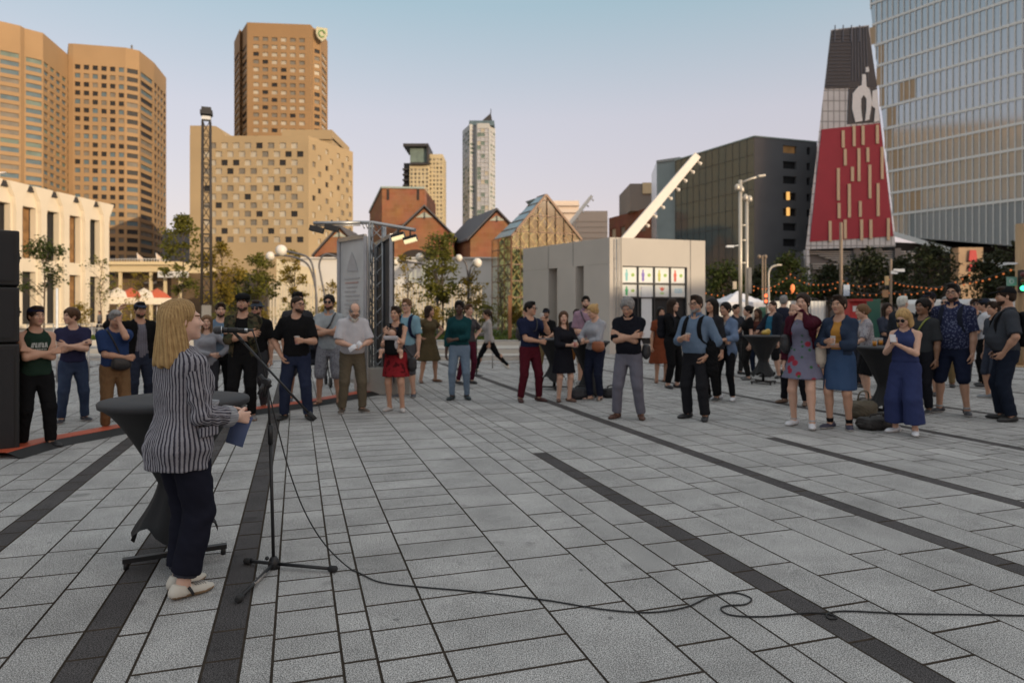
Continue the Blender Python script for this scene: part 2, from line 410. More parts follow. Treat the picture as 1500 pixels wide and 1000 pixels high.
# --- hotel tower behind
r4 = empty('hotel_tower', (0, 0, 0), 0, 'tall brown tower with a shield sign at its top corner, rising behind the chequered block', 'building')
h4 = zat(33, 250)
pts = [P2(343, 268), P2(351, 256), P2(354, 258), P2(362, 250), P2(455, 252), P2(459, 255), P2(470, 257), P2(480, 268)]
nr = 32; sp = (nr, .5, 7, 18)
poly_tower(r4, pts, 0, h4, [(1, .8, nr, .55, 7, 14), (1, .5, nr, .55, 7, 14), (1, .8, nr, .55, 7, 14), (6, .62, nr, .52, 4.5, 14, 1.5), None, (1, .7, nr, .55, 7, 14), (1, .7, nr, .55, 7, 14)], M_towerbrown, pick((G_pale, 6), (G_mid, 4), (G_dark, 2)), 6, back=[P2(470, 300), P2(350, 300)])
c = at(471.5, 51, 255.0); mb = MB(); sh = [(-2, 2.3), (2, 2.3), (2.1, 0), (1.5, -1.6), (0, -2.8), (-1.5, -1.6), (-2.1, 0)]
u = Vector((.94, .34, 0)); 
mb.prism([c+u*x+Z*z for x, z in sh], (.2, -.8, 0)); mb.build('shield_sign', mat('sign_cream', (.46, .44, .30), .5), r4)
mb = MB(); mb.tube([c+Vector((.25, -.95, 0))+u*(1.1*math.cos(t*.8))+Z*(1.3*math.sin(t*.8)) for t in range(8)], .28); mb.build('emblem', mat('sign_green', (.15, .30, .10), .5), r4)
# --- far condominium towers
M_cond = mat('condo_cream', (.52, .44, .28), .8, var=.08); M_dk = mat('dark_metal_cladding', (.035, .033, .033), .5)
r5 = empty('condo_tower', (0, 0, 0), 0, 'distant cream tower under a dark flat cap, behind the brick hall', 'building')
Y = 420; z = lambda py: zat(py, Y)
mb = MB(); wins = []
def slab_tower(x0, x1, yt, Yf, dp, c, r, fx, fz, m=0, zb=20, mg=2):
    a, b = P2(x0, Yf), P2(x1, Yf); ht = zat(yt, Yf); W = (b-a).length
    facade(mb, wins, a, b, 0, ht, even(W, c, fx), floors(zb, ht-mg, r, fz), .5, m)
    a2, b2 = a+Vector((0, dp, 0)), b+Vector((0, dp, 0))
    facade(mb, wins, b, b2, 0, ht, even(dp, 4, fx), floors(zb, ht-mg, r, fz), .5, m)
    facade(mb, wins, b2, a2, 0, ht, [], [], 0, m); facade(mb, wins, a2, a, 0, ht, even(dp, 4, fx), floors(zb, ht-mg, r, fz), .5, m)
    mb.add([a+Z*ht, b+Z*ht, b2+Z*ht, a2+Z*ht], [(0,1,2,3)], m)
slab_tower(600, 628, 241, 420, 20, 5, 28, .55, .6)
slab_tower(628, 648.5, 226, 424, 22, 4, 30, .5, .55)
mb.build('wall', M_cond, r5); add_windows(r5, wins, pick((G_mid, 5), (G_pale, 3), (G_dark, 2)), 7, cap=90)
mb = MB(); mb.bx((xat(592, 420), 416, z(216.5)), (xat(628.5, 420), 440, z(212.5))); mb.bx((xat(626, 420), 417, z(240)), (xat(628.5, 420), 440, z(216))); mb.bx((xat(602, 420), 417.5, z(242)), (xat(628, 420), 440, z(239)))
mb.build('cap_roof', M_dk, r5)
mb = MB(); mb.bx((xat(601, 420), 419, z(239)), (xat(626, 420), 438, z(216.5))); mb.build('glass_lantern', G_green, r5)
mb = MB(); mb.bx((xat(590, 420), 424, 0), (xat(600, 420), 440, z(237)))
for i in range(22): mb.bx((xat(589, 420), 421.5, 20+i*3.3), (xat(599.5, 420), 424, 20.9+i*3.3))
mb.build('balcony_stack', M_dk, r5)
r6 = empty('condo_tower', (0, 0, 0), 0, 'distant slender glass tower with a dark fin on its roof', 'building')
Y = 430; mb = MB(); wins = []
M_condgrey = mat('condo_grey', (.42, .43, .42), .7)
pts = [P2(677.5, 446), P2(688, 430), P2(696, 432), P2(699, 428), P2(716, 428), P2(718, 432), P2(725.5, 440)]
h6 = zat(182, 430)
poly_tower(r6, pts, 0, h6, [(3, .8, 36, .7, 3, 20), (1, .8, 36, .5, 3, 20), None, (3, .96, 36, .9, 3, 20), None, (2, .7, 36, .55, 3, 20)], M_condgrey, pick((pane('glass_light', (.40, .41, .44), .3, 0., .2), 5), (G_green, 3), (G_pale, 1)), 8, back=[P2(720, 470), P2(682, 470)])
mb = MB(); mb.bx((xat(687, 430), 431, h6-.4), (xat(724, 430), 452, zat(176, 430))); mb.build('crown', G_blue, r6)
mb = MB(); a = at(706, 177, 436); mb.prism([a, at(721, 177, 436), at(719, 165.5, 436)], (0, 4, 0)); mb.tube([at(719, 166, 437), at(719, 160, 437)], .25); mb.build('fin', M_dk, r6)
# --- red brick hall and gabled houses
M_brick = None
def brickmat(name, c1, c2, mortar, sc=1.0):
    m, N, L, P = newmat(name); tc = N.new('ShaderNodeTexCoord'); b = N.new('ShaderNodeTexBrick')
    mp = N.new('ShaderNodeMapping'); mp.inputs['Rotation'].default_value = (math.pi/2, 0, 0)
    L.new(tc.outputs['Object'], mp.inputs[0]); L.new(mp.outputs[0], b.inputs[0]); b.inputs['Scale'].default_value = sc
    b.inputs['Color1'].default_value = c1+(1,); b.inputs['Color2'].default_value = c2+(1,); b.inputs['Mortar'].default_value = mortar+(1,)
    b.inputs['Mortar Size'].default_value = .012; b.inputs['Brick Width'].default_value = .9; b.inputs['Row Height'].default_value = .6
    nz = N.new('ShaderNodeTexNoise'); nz.inputs['Scale'].default_value = .5; nz.inputs['Detail'].default_value = 6; L.new(tc.outputs['Object'], nz.inputs[0])
    mx = N.new('ShaderNodeMix'); mx.data_type = 'RGBA'; mx.blend_type = 'MULTIPLY'; mx.inputs['Factor'].default_value = .5
    L.new(b.outputs[0], mx.inputs['A']); L.new(nz.outputs['Color'], mx.inputs['B']); L.new(mx.outputs['Result'], P.inputs['Base Color']); P.inputs['Roughness'].default_value = .9
    return m
M_brick = brickmat('rust_brick', (.40, .175, .085), (.34, .14, .065), (.40, .22, .13))
M_copper = mat('patina_trim', (.35, .42, .38), .6); M_slate = mat('slate_roof', (.10, .095, .10), .7, stretch=(1, 1, 6), scale=2, var=.25)
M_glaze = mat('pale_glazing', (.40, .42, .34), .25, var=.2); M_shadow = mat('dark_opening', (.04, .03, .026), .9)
r7 = empty('brick_hall', (0, 0, 0), 0, 'tall windowless rust brick hall with a sloped left edge and two slots at its top', 'building')
Y = 96; z = lambda py: zat(py, Y); X = lambda px: xat(px, Y)
mb = MB()
mb.prism([(X(559.5), Y, 0), (X(622), Y, 0), (X(622), Y, z(276)), (X(559.5), Y, z(275))], (0, 14, 0))
Y2 = 104; mb.prism([(X(559.5)-.01, Y+.01, 0), (X(559.5)-.01, Y+.01, z(275.5)), (xat(541.5, Y2), Y2, zat(312, Y2)), (xat(541.5, Y2), Y2, 0)], (.3, 8, 0))
mb.build('wall', M_brick, r7)
mb = MB(); a, b = Vector((X(559.5), Y-.05, z(274.5))), Vector((xat(541.5, Y2), Y2, zat(311, Y2))); mb.beam(a, b, .3, .3); mb.beam(a, (X(622), Y-.05, z(275.5)), .25, .25); mb.build('coping', M_copper, r7)
for px in (568.5, 612.5):
    mb = MB(); mb.bx((X(px-1.7), Y-.06, z(293)), (X(px+1.7), Y+.2, z(277.5))); mb.build('slot', M_shadow, r7)
def gable(name, label, Y, apex, eL, eR, base, depth, arch=None, roofside=None):
    r = empty(name, (0, 0, 0), 0, label, 'building'); X = lambda px: xat(px, Y); z = lambda py: zat(py, Y)
    a = Vector((X(apex[0]), Y, z(apex[1]))); l = Vector((X(eL[0]), Y, z(eL[1]))); rr = Vector((X(eR[0]), Y, z(eR[1]))); dv = Vector(depth)
    mb = MB(); mb.prism([(l.x, Y, 0), (rr.x, Y, 0), rr, a, l], dv); mb.build('wall', M_brick, r)
    mb = MB()
    for e in (l, rr):
        o1 = (e-a).normalized()*.5; up = Vector((0, 0, .22)); f = Vector((0, -.35, 0))
        mb.prism([a+up+f, e+o1+up+f, e+o1+up*2+f, a+up*2+f], dv-f*1.5)
    mb.build('roof', M_slate, r)
    t = .36; p = a.lerp(l, t); q = a.lerp(rr, t); f = Vector((0, -.07, 0)); s_ = (a-Vector((0, 0, .45)))
    mb = MB(); mb.prism([p+f+(q-p)*.1+Z*.12, q+f-(q-p)*.1+Z*.12, s_+f], (0, .12, 0)); mb.beam((a.x, Y-.1, p.z), (a.x, Y-.1, a.z-.5), .12, .1, 1); mb.build('gable_window', [M_glaze, M_dk], r)
    if arch:
        cx, w_, zc = X(arch[0]), arch[1]*Y/1000, z(arch[2]); mb = MB()
        mb.prism([(cx+w_*math.cos(i*math.pi/12), Y-.06, zc+w_*.62*math.sin(i*math.pi/12)) for i in range(13)], (0, .1, 0)); mb.build('arch_opening', M_shadow, r)
    return r
gable('gabled_house', 'small rust brick gabled house half hidden by the poster kiosk', 90, (497, 334), (461, 374), (534, 374), 400, (0, 10, 0), (486, 26, 386))
gable('gabled_house', 'large rust brick gabled house with a dark arch, in front of the brick hall', 86, (622, 305), (577, 347), (664, 347), 400, (0, 9, 0), (609, 22, 379))
gable('gabled_house', 'rust brick gabled house with a long slate roof beside the glass atrium', 84, (728, 310), (689, 351), (767, 351), 400, (-4.2, 10, 0))
# --- glass atrium
M_thin = None
def thin_glass(name, tintc, f=.25):
    m, N, L, P = newmat(name); out = [n for n in N if n.type == 'OUTPUT_MATERIAL'][0]
    tr = N.new('ShaderNodeBsdfTransparent'); tr.inputs[0].default_value = tintc+(1,)
    gl = N.new('ShaderNodeBsdfGlossy'); gl.inputs['Roughness'].default_value = .04
    fr = N.new('ShaderNodeFresnel'); fr.inputs[0].default_value = 1.5
    ad = N.new('ShaderNodeMath'); ad.inputs[1].default_value = f; L.new(fr.outputs[0], ad.inputs[0])
    mx = N.new('ShaderNodeMixShader'); L.new(ad.outputs[0], mx.inputs[0]); L.new(tr.outputs[0], mx.inputs[1]); L.new(gl.outputs[0], mx.inputs[2]); L.new(mx.outputs[0], out.inputs[0]); return m
M_thin = thin_glass('atrium_glass', (.85, .90, .80), .02)
r8 = empty('glass_atrium', (0, 0, 0), 0, 'steep gabled glass atrium with diagonal timber lattice inside', 'building')
FL, FR, AP = P2(749, 60), P2(851, 62.5), P2(799.5, 61.2); dv = Vector((-1.75, 3.7, 0))
ze, za = zat(346, 60), zat(285.5, 61.2)
a_ = AP+Z*za; l_ = FL+Z*ze; r_ = FR+Z*ze
mb = MB(); mb.quad(FL, FR, r_, l_); mb.add([l_, r_, a_], [(0,1,2)]); mb.quad(FL+dv, FL, l_, l_+dv); mb.build('glazing', M_thin, r8)
M_roofglass = pane('roof_glass', (.22, .30, .32), .15)
mb = MB(); mb.quad(l_+dv+Z*.02, l_+Z*.02, a_+Z*.02, a_+dv*.42+Z*.02); mb.quad(r_, r_+dv, a_+dv, a_); mb.build('roof', M_roofglass, r8)
M_bronze = mat('bronze_frame', (.17, .085, .04), .5, var=.1)
mb = MB(); n = (FR-FL).normalized().cross(Z)*.06
for t in np.linspace(0, 1, 9):
    q = FL.lerp(FR, t); top = ze+(za-ze)*(1-abs(2*t-1)); mb.beam(q+n, q+n+Z*top, .12 if t in (0, 1) else .06, .1)
for zz in np.arange(0, za, 1.45):
    s_ = 0 if zz <= ze else (zz-ze)/(za-ze)/2; mb.beam(FL.lerp(FR, s_)+n+Z*zz, FL.lerp(FR, 1-s_)+n+Z*zz, .06, .08)
mb.beam(l_+n, a_+n, .22, .2); mb.beam(r_+n, a_+n, .22, .2)
n2 = Vector((-.9, -.4, 0))*.06
for t in np.linspace(0, 1, 4): mb.beam(FL+dv*t+n2, FL+dv*t+Z*ze+n2, .08, .08)
for zz in np.arange(0, ze+.1, 1.45): mb.beam(FL+n2+Z*zz, FL+dv+n2+Z*zz, .06, .08)
for t in np.linspace(0, 1, 6): p, q = l_.lerp(a_, t)+Z*.06, (l_+dv).lerp(a_+dv*.42, t)+Z*.06; mb.beam(p, q, .06, .06)
mb.build('mullions', M_bronze, r8)
mb = MB(); dd = (FR-FL).normalized(); dz = Vector((-.5, 1.1, 0))
W = (FR-FL).length
for s_ in (1, -1):
    for t in np.arange(-.9, 1.7, .14):
        p0 = Vector((t, 0)); pts2 = []
        for k in range(25):
            zz = za*k/24; x = t+s_*(zz-ze*.4)/W*.75
            top = ze+(za-ze)*(1-abs(2*x-1))-.2
            if 0.02 < x < .98 and zz < top: pts2.append(FL+dd*(x*W)+Z*zz+dz*(1 if s_ > 0 else 1.15))
        if len(pts2) > 2: mb.beam(pts2[0], pts2[-1], .17, .12)
mb.build('lattice', mat('pale_timber', (.36, .28, .14), .8), r8)
mb = MB(); b1 = Vector((-1.5, 3.0, 0)); mb.add([FL+b1+dd*.4, FR+b1, r_+b1-Z*.2, a_+b1-Z*.4, l_+b1+dd*.4-Z*.2], [(0,1,2,3,4)]); mb.build('inner_wall', mat('cream_plaster', (.21, .24, .14), .9), r8)
# --- white lower wall of the complex (runs left from the atrium)
M_white = mat('white_render', (.62, .60, .57), .85, var=.06, scale=.5, bump=.15, bscale=20)
mb = MB(); mb.bx((xat(440, 70), 70, 0), (xat(748, 70), 71, zat(379, 70))); mb.bx((xat(440, 70), 69.7, zat(379, 70)), (xat(748, 70), 71.2, zat(377, 70)))
o = mb.build('boundary_wall', M_white); tag(o, 'long white rendered wall below the brick gables', 'wall')
mb = MB(); mb.prism([(xat(405, 66), 66, 0), (xat(452, 66), 66, 0), (xat(452, 66), 66, zat(392, 66)), (xat(405, 66), 66, zat(379, 66))], (0, 2.5, 0)); o = mb.build('stage_wall', mat('cream_wall', (.64, .54, .36), .85)); tag(o, 'small cream wall behind the two globe lamps', 'wall')
# --- things far behind the pavilion
r9 = empty('brick_block', (0, 0, 0), 0, 'dark red brick block with pale square windows, behind the leaning white beam', 'building')
M_redbrick = brickmat('red_brick', (.22, .085, .05), (.19, .07, .04), (.20, .11, .08))
mb = MB(); wins = []; a, b = P2(892, 128), P2(966, 112); hb = zat(300, 112)
facade(mb, wins, a, b, 0, hb, even((b-a).length, 5, .5), floors(6, hb-1.5, 4, .55), .25)
mb.quad(b, b+Vector((6, 20, 0)), b+Vector((6, 20, hb)), b+Z*hb); mb.quad(a+Z*hb, b+Z*hb, b+Vector((6, 20, hb)), a+Vector((6, 20, hb))); mb.build('wall', M_redbrick, r9)
add_windows(r9, wins, pick((G_mid, 1), (G_pale, 1)), 9)
mb = MB(); mb.bx((xat(923, 118), 118, hb-.1), (xat(964, 118), 130, zat(269, 118))); mb.build('plant_room', mat('plant_room_grey', (.20, .18, .16), .8), r9)
mb = MB(); mb.bx((xat(941, 118), 117.7, zat(284, 118)), (xat(964.3, 118), 118.2, zat(268, 118))); mb.build('louvre', mat('louvre_pale', (.55, .45, .28), .7), r9)
r10 = empty('cream_block', (0, 0, 0), 0, 'pale pink cream block without windows, left of the dark red brick block', 'building')
M_pink = mat('pink_cream', (.66, .53, .42), .85, var=.05)
mb = MB(); mb.bx((xat(845, 100), 100, 0), (xat(890, 100), 118, zat(309, 100))); mb.build('wall', M_pink, r10)
mb = MB()
for i in range(12): mb.bx((xat(845, 100)-.03, 99.96, 6+i*.8), (xat(890, 100)+.03, 100.02, 6.06+i*.8))
mb.build('cladding_joint', mat('pink_joint', (.40, .31, .24), .9), r10)
r11 = empty('white_block', (0, 0, 0), 0, 'stepped white block just right of the atrium peak', 'building')
mb = MB(); mb.bx((xat(808, 120), 120, 0), (xat(848, 120), 130, zat(294, 120))); mb.bx((xat(806, 120), 119.5, zat(312, 120)), (xat(849, 120), 120.2, zat(308, 120))); mb.bx((xat(806, 120), 119.5, zat(302, 120)), (xat(848.5, 120), 120.2, zat(299, 120))); mb.build('wall', mat('white_block_wall', (.70, .58, .48), .8), r11)
# --- concrete pavilion
r12 = empty('pavilion', (0, 0, 0), 0, 'single storey pale concrete pavilion with posters in its window grid', 'building')
M_conc = mat('pavilion_concrete', (.50, .455, .40), .85, var=.07, scale=.8, bump=.15, bscale=14)
LC, CC, RC = P2(766, 30.8), P2(893, 26), P2(1033, 27.3)
zp = zat(347.5, 26)
uL = (CC-LC); wL = uL.length; uL.normalize(); nL = uL.cross(Z); uR = (RC-CC); wR = uR.length; uR.normalize(); nR = uR.cross(Z)
mb = MB(); wins = []
facade(mb, wins, CC, RC, 0, zp, [(.13*wR, .805*wR)], [(.35, zat(390, 26.5))], .16)
# left wall: a thick lintel band over recessed bays and a half-round pier
zl2 = zat(392, 28.5)
def lw(x0, x1, z0, z1, d=0.0):
    P_ = lambda x, z, d=0: LC+uL*(x*wL)+Z*z-nL*d
    mb.prism([P_(x0, z0, d), P_(x1, z0, d), P_(x1, z1, d), P_(x0, z1, d)], -nL*(1.2-d))
lw(0, 1, zl2, zp); lw(0, .33, 0, zl2-.004, .004); lw(.33, .45, 0, zl2-.004, .5); lw(.45, .66, 0, zl2-.004, -.06); lw(.66, .735, 0, zl2-.004, .5); lw(.735, .9999, 0, zl2-.004, .004)
bk = [RC+Vector((-1.2, 6.5, 0)), LC+Vector((3.0, 3.6, 0))]
for p, q in ((RC, bk[0]), (bk[0], bk[1]), (bk[1], LC)): facade(mb, wins, p, q, 0, zp-.002, [], [])
mb.build('wall', M_conc, r12)
mb = MB(); mb.add([q+Z*(zp-.06) for q in (LC, CC, RC, bk[0], bk[1])], [(0,1,2,3,4)]); mb.build('roof', M_roofgrey, r12)
mb = MB()
for x in (.33, .62): mb.bx((0, 0, 0), (.001, .001, .001)) if 0 else mb.beam(LC+uL*(x*wL)+nL*.008+Z*zl2, LC+uL*(x*wL)+nL*.008+Z*zp, .02, .02)
for x in (.115, .84): mb.beam(CC+uR*(x*wR)+nR*.006, CC+uR*(x*wR)+nR*.006+Z*zp, .02, .02)
mb.build('panel_joint', mat('joint_grey', (.25, .23, .21), .9), r12)
# window grid with the posters
w0 = wins[0]; g0 = CC+uR*(.13*wR)-nR*.14; gw = .675*wR; gz0, gz1 = .35, zat(390, 26.5)
mb = MB(); mb.quad(*w0[:4]); mb.build('window_glass', G_dark, r12)
mb = MB(); rowz = [gz1, zat(415.5, 26.5), zat(436, 26.5), gz0]
for i in range(5): mb.beam(g0+uR*(gw*i/4)+nR*.05+Z*gz0, g0+uR*(gw*i/4)+nR*.05+Z*gz1, .05, .07)
for q in rowz: mb.beam(g0+nR*.05+Z*q, g0+uR*gw+nR*.05+Z*q, .07, .05)
mb.build('window_frame', M_dk, r12)
M_paper = mat('poster_paper', (.74, .75, .72), .6, var=.02)
PC = {'teal': (.25, .55, .55), 'violet': (.22, .16, .50), 'olive': (.50, .50, .12), 'red': (.62, .10, .06), 'green': (.06, .38, .16), 'lime': (.38, .58, .14), 'blue': (.30, .55, .70), 'pink': (.55, .12, .35)}
PM = {k: mat('poster_'+k, v, .6, var=.03) for k, v in PC.items()}
grid = [['teal', 'violet', 'olive', 'red'], ['green', 'text', 'flower', 'box']]
for ri, row in enumerate(grid):
    for ci, kind in enumerate(row):
        z1_, z0_ = rowz[ri]-.04, rowz[ri+1]+.04; x0, x1 = gw*ci/4+.035, gw*(ci+1)/4-.035
        o0 = g0+nR*.03; mb = MB(); pp = lambda x, z_, d=0: o0+uR*(x0+(x1-x0)*x)+Z*(z0_+(z1_-z0_)*z_)+nR*d
        mb.prism([pp(0,0), pp(1,0), pp(1,1), pp(0,1)], -nR*.01); po = mb.build('poster', M_paper, r12)
        mb = MB(); cols = []
        def blob(x, z_, rx, rz, m, n=10): mb.prism([pp(x+rx*math.cos(k*2*math.pi/n), z_+rz*math.sin(k*2*math.pi/n), .004) for k in range(n)], -nR*.003, m)
        if kind in ('teal', 'violet', 'olive', 'red', 'green'):
            blob(.3, .78, .06, .085, 0); blob(.3, .52, .11, .19, 0); blob(.26, .25, .045, .17, 0); blob(.34, .25, .045, .17, 0)
            mb.build('symbol', PM[kind], po); mb = MB()
            for k in range(6): blob(.72+.07*math.cos(k), .5+.07*math.sin(k), .06, .06, 0, 6)
            cols = [PM['lime']]
        elif kind == 'text':
            for k in range(5): blob(.2+k*.15, .72-(k % 2)*.06, .04, .14, k % 2, 6)
            for k in range(4): mb.prism([pp(.15, .4-k*.08, .004), pp(.85, .4-k*.08, .004), pp(.85, .43-k*.08, .004), pp(.15, .43-k*.08, .004)], -nR*.003, 2)
            cols = [PM['pink'], PM['green'], PM['blue']]
        elif kind == 'flower':
            mb.prism([pp(.32, .85, .004), pp(.42, .72, .004), pp(.5, .88, .004), pp(.58, .72, .004), pp(.68, .85, .004), pp(.62, .6, .004), pp(.5, .5, .004), pp(.38, .6, .004)][::-1], -nR*.003, 0)
            mb.prism([pp(.485, .15, .004), pp(.515, .15, .004), pp(.515, .5, .004), pp(.485, .5, .004)], -nR*.003, 1); blob(.42, .3, .08, .05, 1); blob(.58, .3, .08, .05, 1); cols = [PM['red'], PM['lime']]
        else:
            for k in range(5): mb.prism([pp(.25, .35+k*.08, .004), pp(.8, .35+k*.08, .004), pp(.8, .39+k*.08, .004), pp(.25, .39+k*.08, .004)], -nR*.003, 0)
            cols = [PM['blue']]
        mb.build('symbol', cols, po)
# a long notice hanging below the second poster
mb = MB(); o0 = g0+nR*.06; mb.prism([o0+uR*(gw*.30)+Z*.6, o0+uR*(gw*.46)+Z*.6, o0+uR*(gw*.46)+Z*(rowz[1]-.1), o0+uR*(gw*.30)+Z*(rowz[1]-.1)], -nR*.01)
mb.build('notice', mat('notice_paper', (.62, .64, .66), .6, var=.05), r12)
# service ladder
mb = MB(); M_steel = mat('galvanised_steel', (.42, .41, .40), .45, .7, var=.15, scale=8)
for x in (.055, .085): mb.tube([CC+uR*(x*wR)+nR*.09+Z*.9, CC+uR*(x*wR)+nR*.09+Z*(zp-.05)], .018)
for k in range(8): mb.tube([CC+uR*(.055*wR)+nR*.09+Z*(1+k*.38), CC+uR*(.085*wR)+nR*.09+Z*(1+k*.38)], .014)
mb.build('ladder', M_steel, r12)
# --- dark glass building
r13 = empty('glass_building', (0, 0, 0), 0, 'dark glass office building with a sharp corner, behind the paired lamp mast', 'building')
K = P2(1105, 70); u13 = Vector((-.439, .898, 0)); Lf = K+u13*12.4; Rt = P2(1197, 72.4); h13 = zat(200.5, 70)
M_mirror = mat('brown_mirror_glass', (.15, .19, .19), .08, .55, var=.05, scale=.2, bump=.03, bscale=.4)
mb = MB(); mb.quad(Lf, K, K+Z*h13, Lf+Z*h13); mb.build('glass_front', M_mirror, r13)
mb = MB(); wins = []; nn = (Lf-K).normalized().cross(Z)*-.04
nn = (K-Lf).normalized().cross(Z)*.05
for t in np.arange(0, 12.5, 1.03): mb.beam(K+u13*t+nn, K+u13*t+nn+Z*h13, .022, .04)
for zz in np.arange(0, h13+.1, h13/11): mb.beam(K+nn+Z*min(zz, h13-.02), Lf+nn+Z*min(zz, h13-.02), .03, .03)
mb.build('mullions', mat('dark_mullion', (.10, .10, .095), .5), r13)
M_darkpanel = mat('dark_panel', (.12, .122, .128), .35, var=.1, scale=.5)
mb = MB(); Wd = (Rt-K).length; ys = [218, 241, 263, 287, 310, 332, 355, 377]
zs = sorted([(zat(y+5.5, 71), zat(y-5.5, 71)) for y in ys])
facade(mb, wins, K, Rt, 0, h13, [(.45*Wd, .665*Wd), (.83*Wd, .89*Wd)], zs, .3)
far = [Rt+u13*20, Lf+Vector((6, 3, 0))]
mb.build('wall', M_darkpanel, r13); mb = MB()
for p, q in ((Rt, far[0]), (far[0], Lf+Vector((.1, .2, 0)))): facade(mb, wins, p, q, 0, h13-.002, [], [])
mb.build('wall', M_conc, r13)
mb = MB(); mb.add([q+Z*(h13-.05) for q in (Lf, K, Rt, far[0])], [(0,1,2,3)]); mb.build('roof', M_roofgrey, r13)
mb = MB(); mb.beam(Lf+Z*(h13+.06), K+Z*(h13+.06), .15, .12); mb.beam(K+Z*(h13+.06), Rt+Z*(h13+.06), .15, .12); mb.build('coping', M_copper, r13)
G_lit = mat('lit_window', (.38, .20, .07), .4, emit=.12, var=.5, scale=.8); G_litbright = mat('lit_lamp_window', (1., .50, .14), .4, emit=.7, var=.3, scale=1.2)
litrows = {0: .9, 6: .9, 7: .4}
def lit(rng, c):
    py = 457-(c.z-1.6)/c.y*1000; k = min(range(8), key=lambda i: abs(ys[i]-py)); big = c.x < K.x+.75*(Rt.x-K.x)
    return G_lit if big and rng.random() < litrows.get(k, 0) else G_dark
add_windows(r13, wins, lit, 2)
for y in (287, 310):
    c = at(1154.5, y, 71.2); mb = MB(); mb.bx((c.x-.17, c.y-.02, c.z-.42), (c.x+.17, c.y+.06, c.z+.42)); mb.build('ceiling_lamp', G_litbright, r13)
# pale side block of glass
mb = MB(); a, b, c_ = P2(962, 83), P2(996, 81.4), P2(1002, 82); hq = zat(236, 83)
mb.quad(a, b, b+Z*zat(231, 81.4), a+Z*hq); mb.quad(a+Vector((1, 8, 0)), a, a+Z*hq, a+Vector((1, 8, hq)))
mb.build('glass_wing', pane('wing_glass', (.22, .27, .26), .15), r13)
mb = MB(); mb.beam(a+Z*(hq-.1), b+Z*(zat(231, 81.4)-.1), .3, .3); mb.beam(b, b+Z*zat(231, 81.4), .35, .3); mb.beam(a+Z*(hq*.55), b+Z*2, .25, .12); mb.build('wing_frame', mat('wing_frame_grey', (.30, .32, .31), .5), r13)
# --- leaning floodlight beams
M_beam = mat('white_painted_steel', (.74, .68, .60), .45, var=.06, scale=3)
lamp_side = -1
def lean_beam(label, p0, p1, Y, w0, w1, nl):
    r = empty('floodlight_beam', (0, 0, 0), 0, label, 'light mast'); a, b = at(*p0, Y), at(*p1, Y+2)
    a0 = a+(a-b)*(a.z/(b.z-a.z))     # carried down to the ground
    d = (b-a0).normalized(); sd_ = d.cross(Vector((0, 1, 0))).normalized()
    mb = MB(); L = (b-a0).length
    prof = lambda p, w_: [p+sd_*w_-Vector((0, .3, 0)), p+sd_*w_+Vector((0, .3, 0)), p-sd_*w_+Vector((0, .3, 0)), p-sd_*w_-Vector((0, .3, 0))]
    A, B = prof(a0, w0), prof(b, w1); mb.add(A+B, [(3,2,1,0), (4,5,6,7), (0,1,5,4), (1,2,6,5), (2,3,7,6), (3,0,4,7)]); mb.build('beam', M_beam, r, bevel=.05)
    for i in range(nl):
        t = 1-.045*(i*1.15+.4); p = a0.lerp(b, t)+sd_*(w1+.28)*lamp_side; mb = MB(); mb.tube([p-sd_*.25*lamp_side, p], .06); mb.ball(p, .13, 10); mb.build('floodlight', M_beam, r)
    mb = MB(); mb.bx((a0.x-1, Y-1, 0), (a0.x+1, Y+1, .5)); mb.build('base', M_conc, r)
lean_beam('long white leaning beam with floodlights, rising over the pavilion roof', (922, 345), (1021, 228), 46, .42, .26, 8)
lean_beam('smaller leaning beam with floodlights beyond the atrium', (836, 326), (867, 287), 92, .45, .22, 7)
# --- printed tower (red, white and black screen)
r14 = empty('screen_tower', (0, 0, 0), 0, 'tapering tower wrapped in a red, white and black printed screen', 'building')
YT = 66
def T(px, py, d=0.): return at(px, py, YT)+Vector((0, -d, 0))
M_wscreen = mat('white_screen', (.56, .56, .57), .6, var=.10, scale=1.2); M_red = mat('red_screen', (.31, .014, .034), .6, var=.12, scale=.6)
M_black = mat('black_screen', (.035, .037, .045), .5, var=.2, scale=1); M_strip = mat('tan_strip', (.60, .46, .30), .7, var=.1)
def grid_mat(m, sz=.9):      # thin panel joints
    N, L = m.node_tree.nodes, m.node_tree.links; P = N['Principled BSDF']; tc = N.new('ShaderNodeTexCoord'); b = N.new('ShaderNodeTexBrick')
    mp = N.new('ShaderNodeMapping'); mp.inputs['Rotation'].default_value = (math.pi/2, 0, 0); L.new(tc.outputs['Object'], mp.inputs[0]); L.new(mp.outputs[0], b.inputs[0])
    b.inputs['Color1'].default_value = b.inputs['Color2'].default_value = (1,1,1,1); b.inputs['Mortar'].default_value = (.45,.45,.45,1); b.inputs['Scale'].default_value = sz; b.offset = 0
    b.inputs['Mortar Size'].default_value = .05; b.inputs['Brick Width'].default_value = .5; b.inputs['Row Height'].default_value = .9
    src = P.inputs['Base Color'].links[0].from_socket; mx = N.new('ShaderNodeMix'); mx.data_type = 'RGBA'; mx.blend_type = 'MULTIPLY'; mx.inputs['Factor'].default_value = 1
    L.new(src, mx.inputs['A']); L.new(b.outputs[0], mx.inputs['B']); L.new(mx.outputs['Result'], P.inputs['Base Color'])
grid_mat(M_wscreen)
mb = MB(); mb.prism([T(1180, 365), T(1312, 361), T(1273, 37), T(1217, 44)], (5, 11, 0)); mb.build('wall', M_wscreen, r14)
mb = MB(); mb.prism([T(1186, 354, .08), T(1308, 346, .08), T(1289, 181, .08), T(1203, 190, .08)], (0, .07, 0)); mb.build('red_screen', M_red, r14)
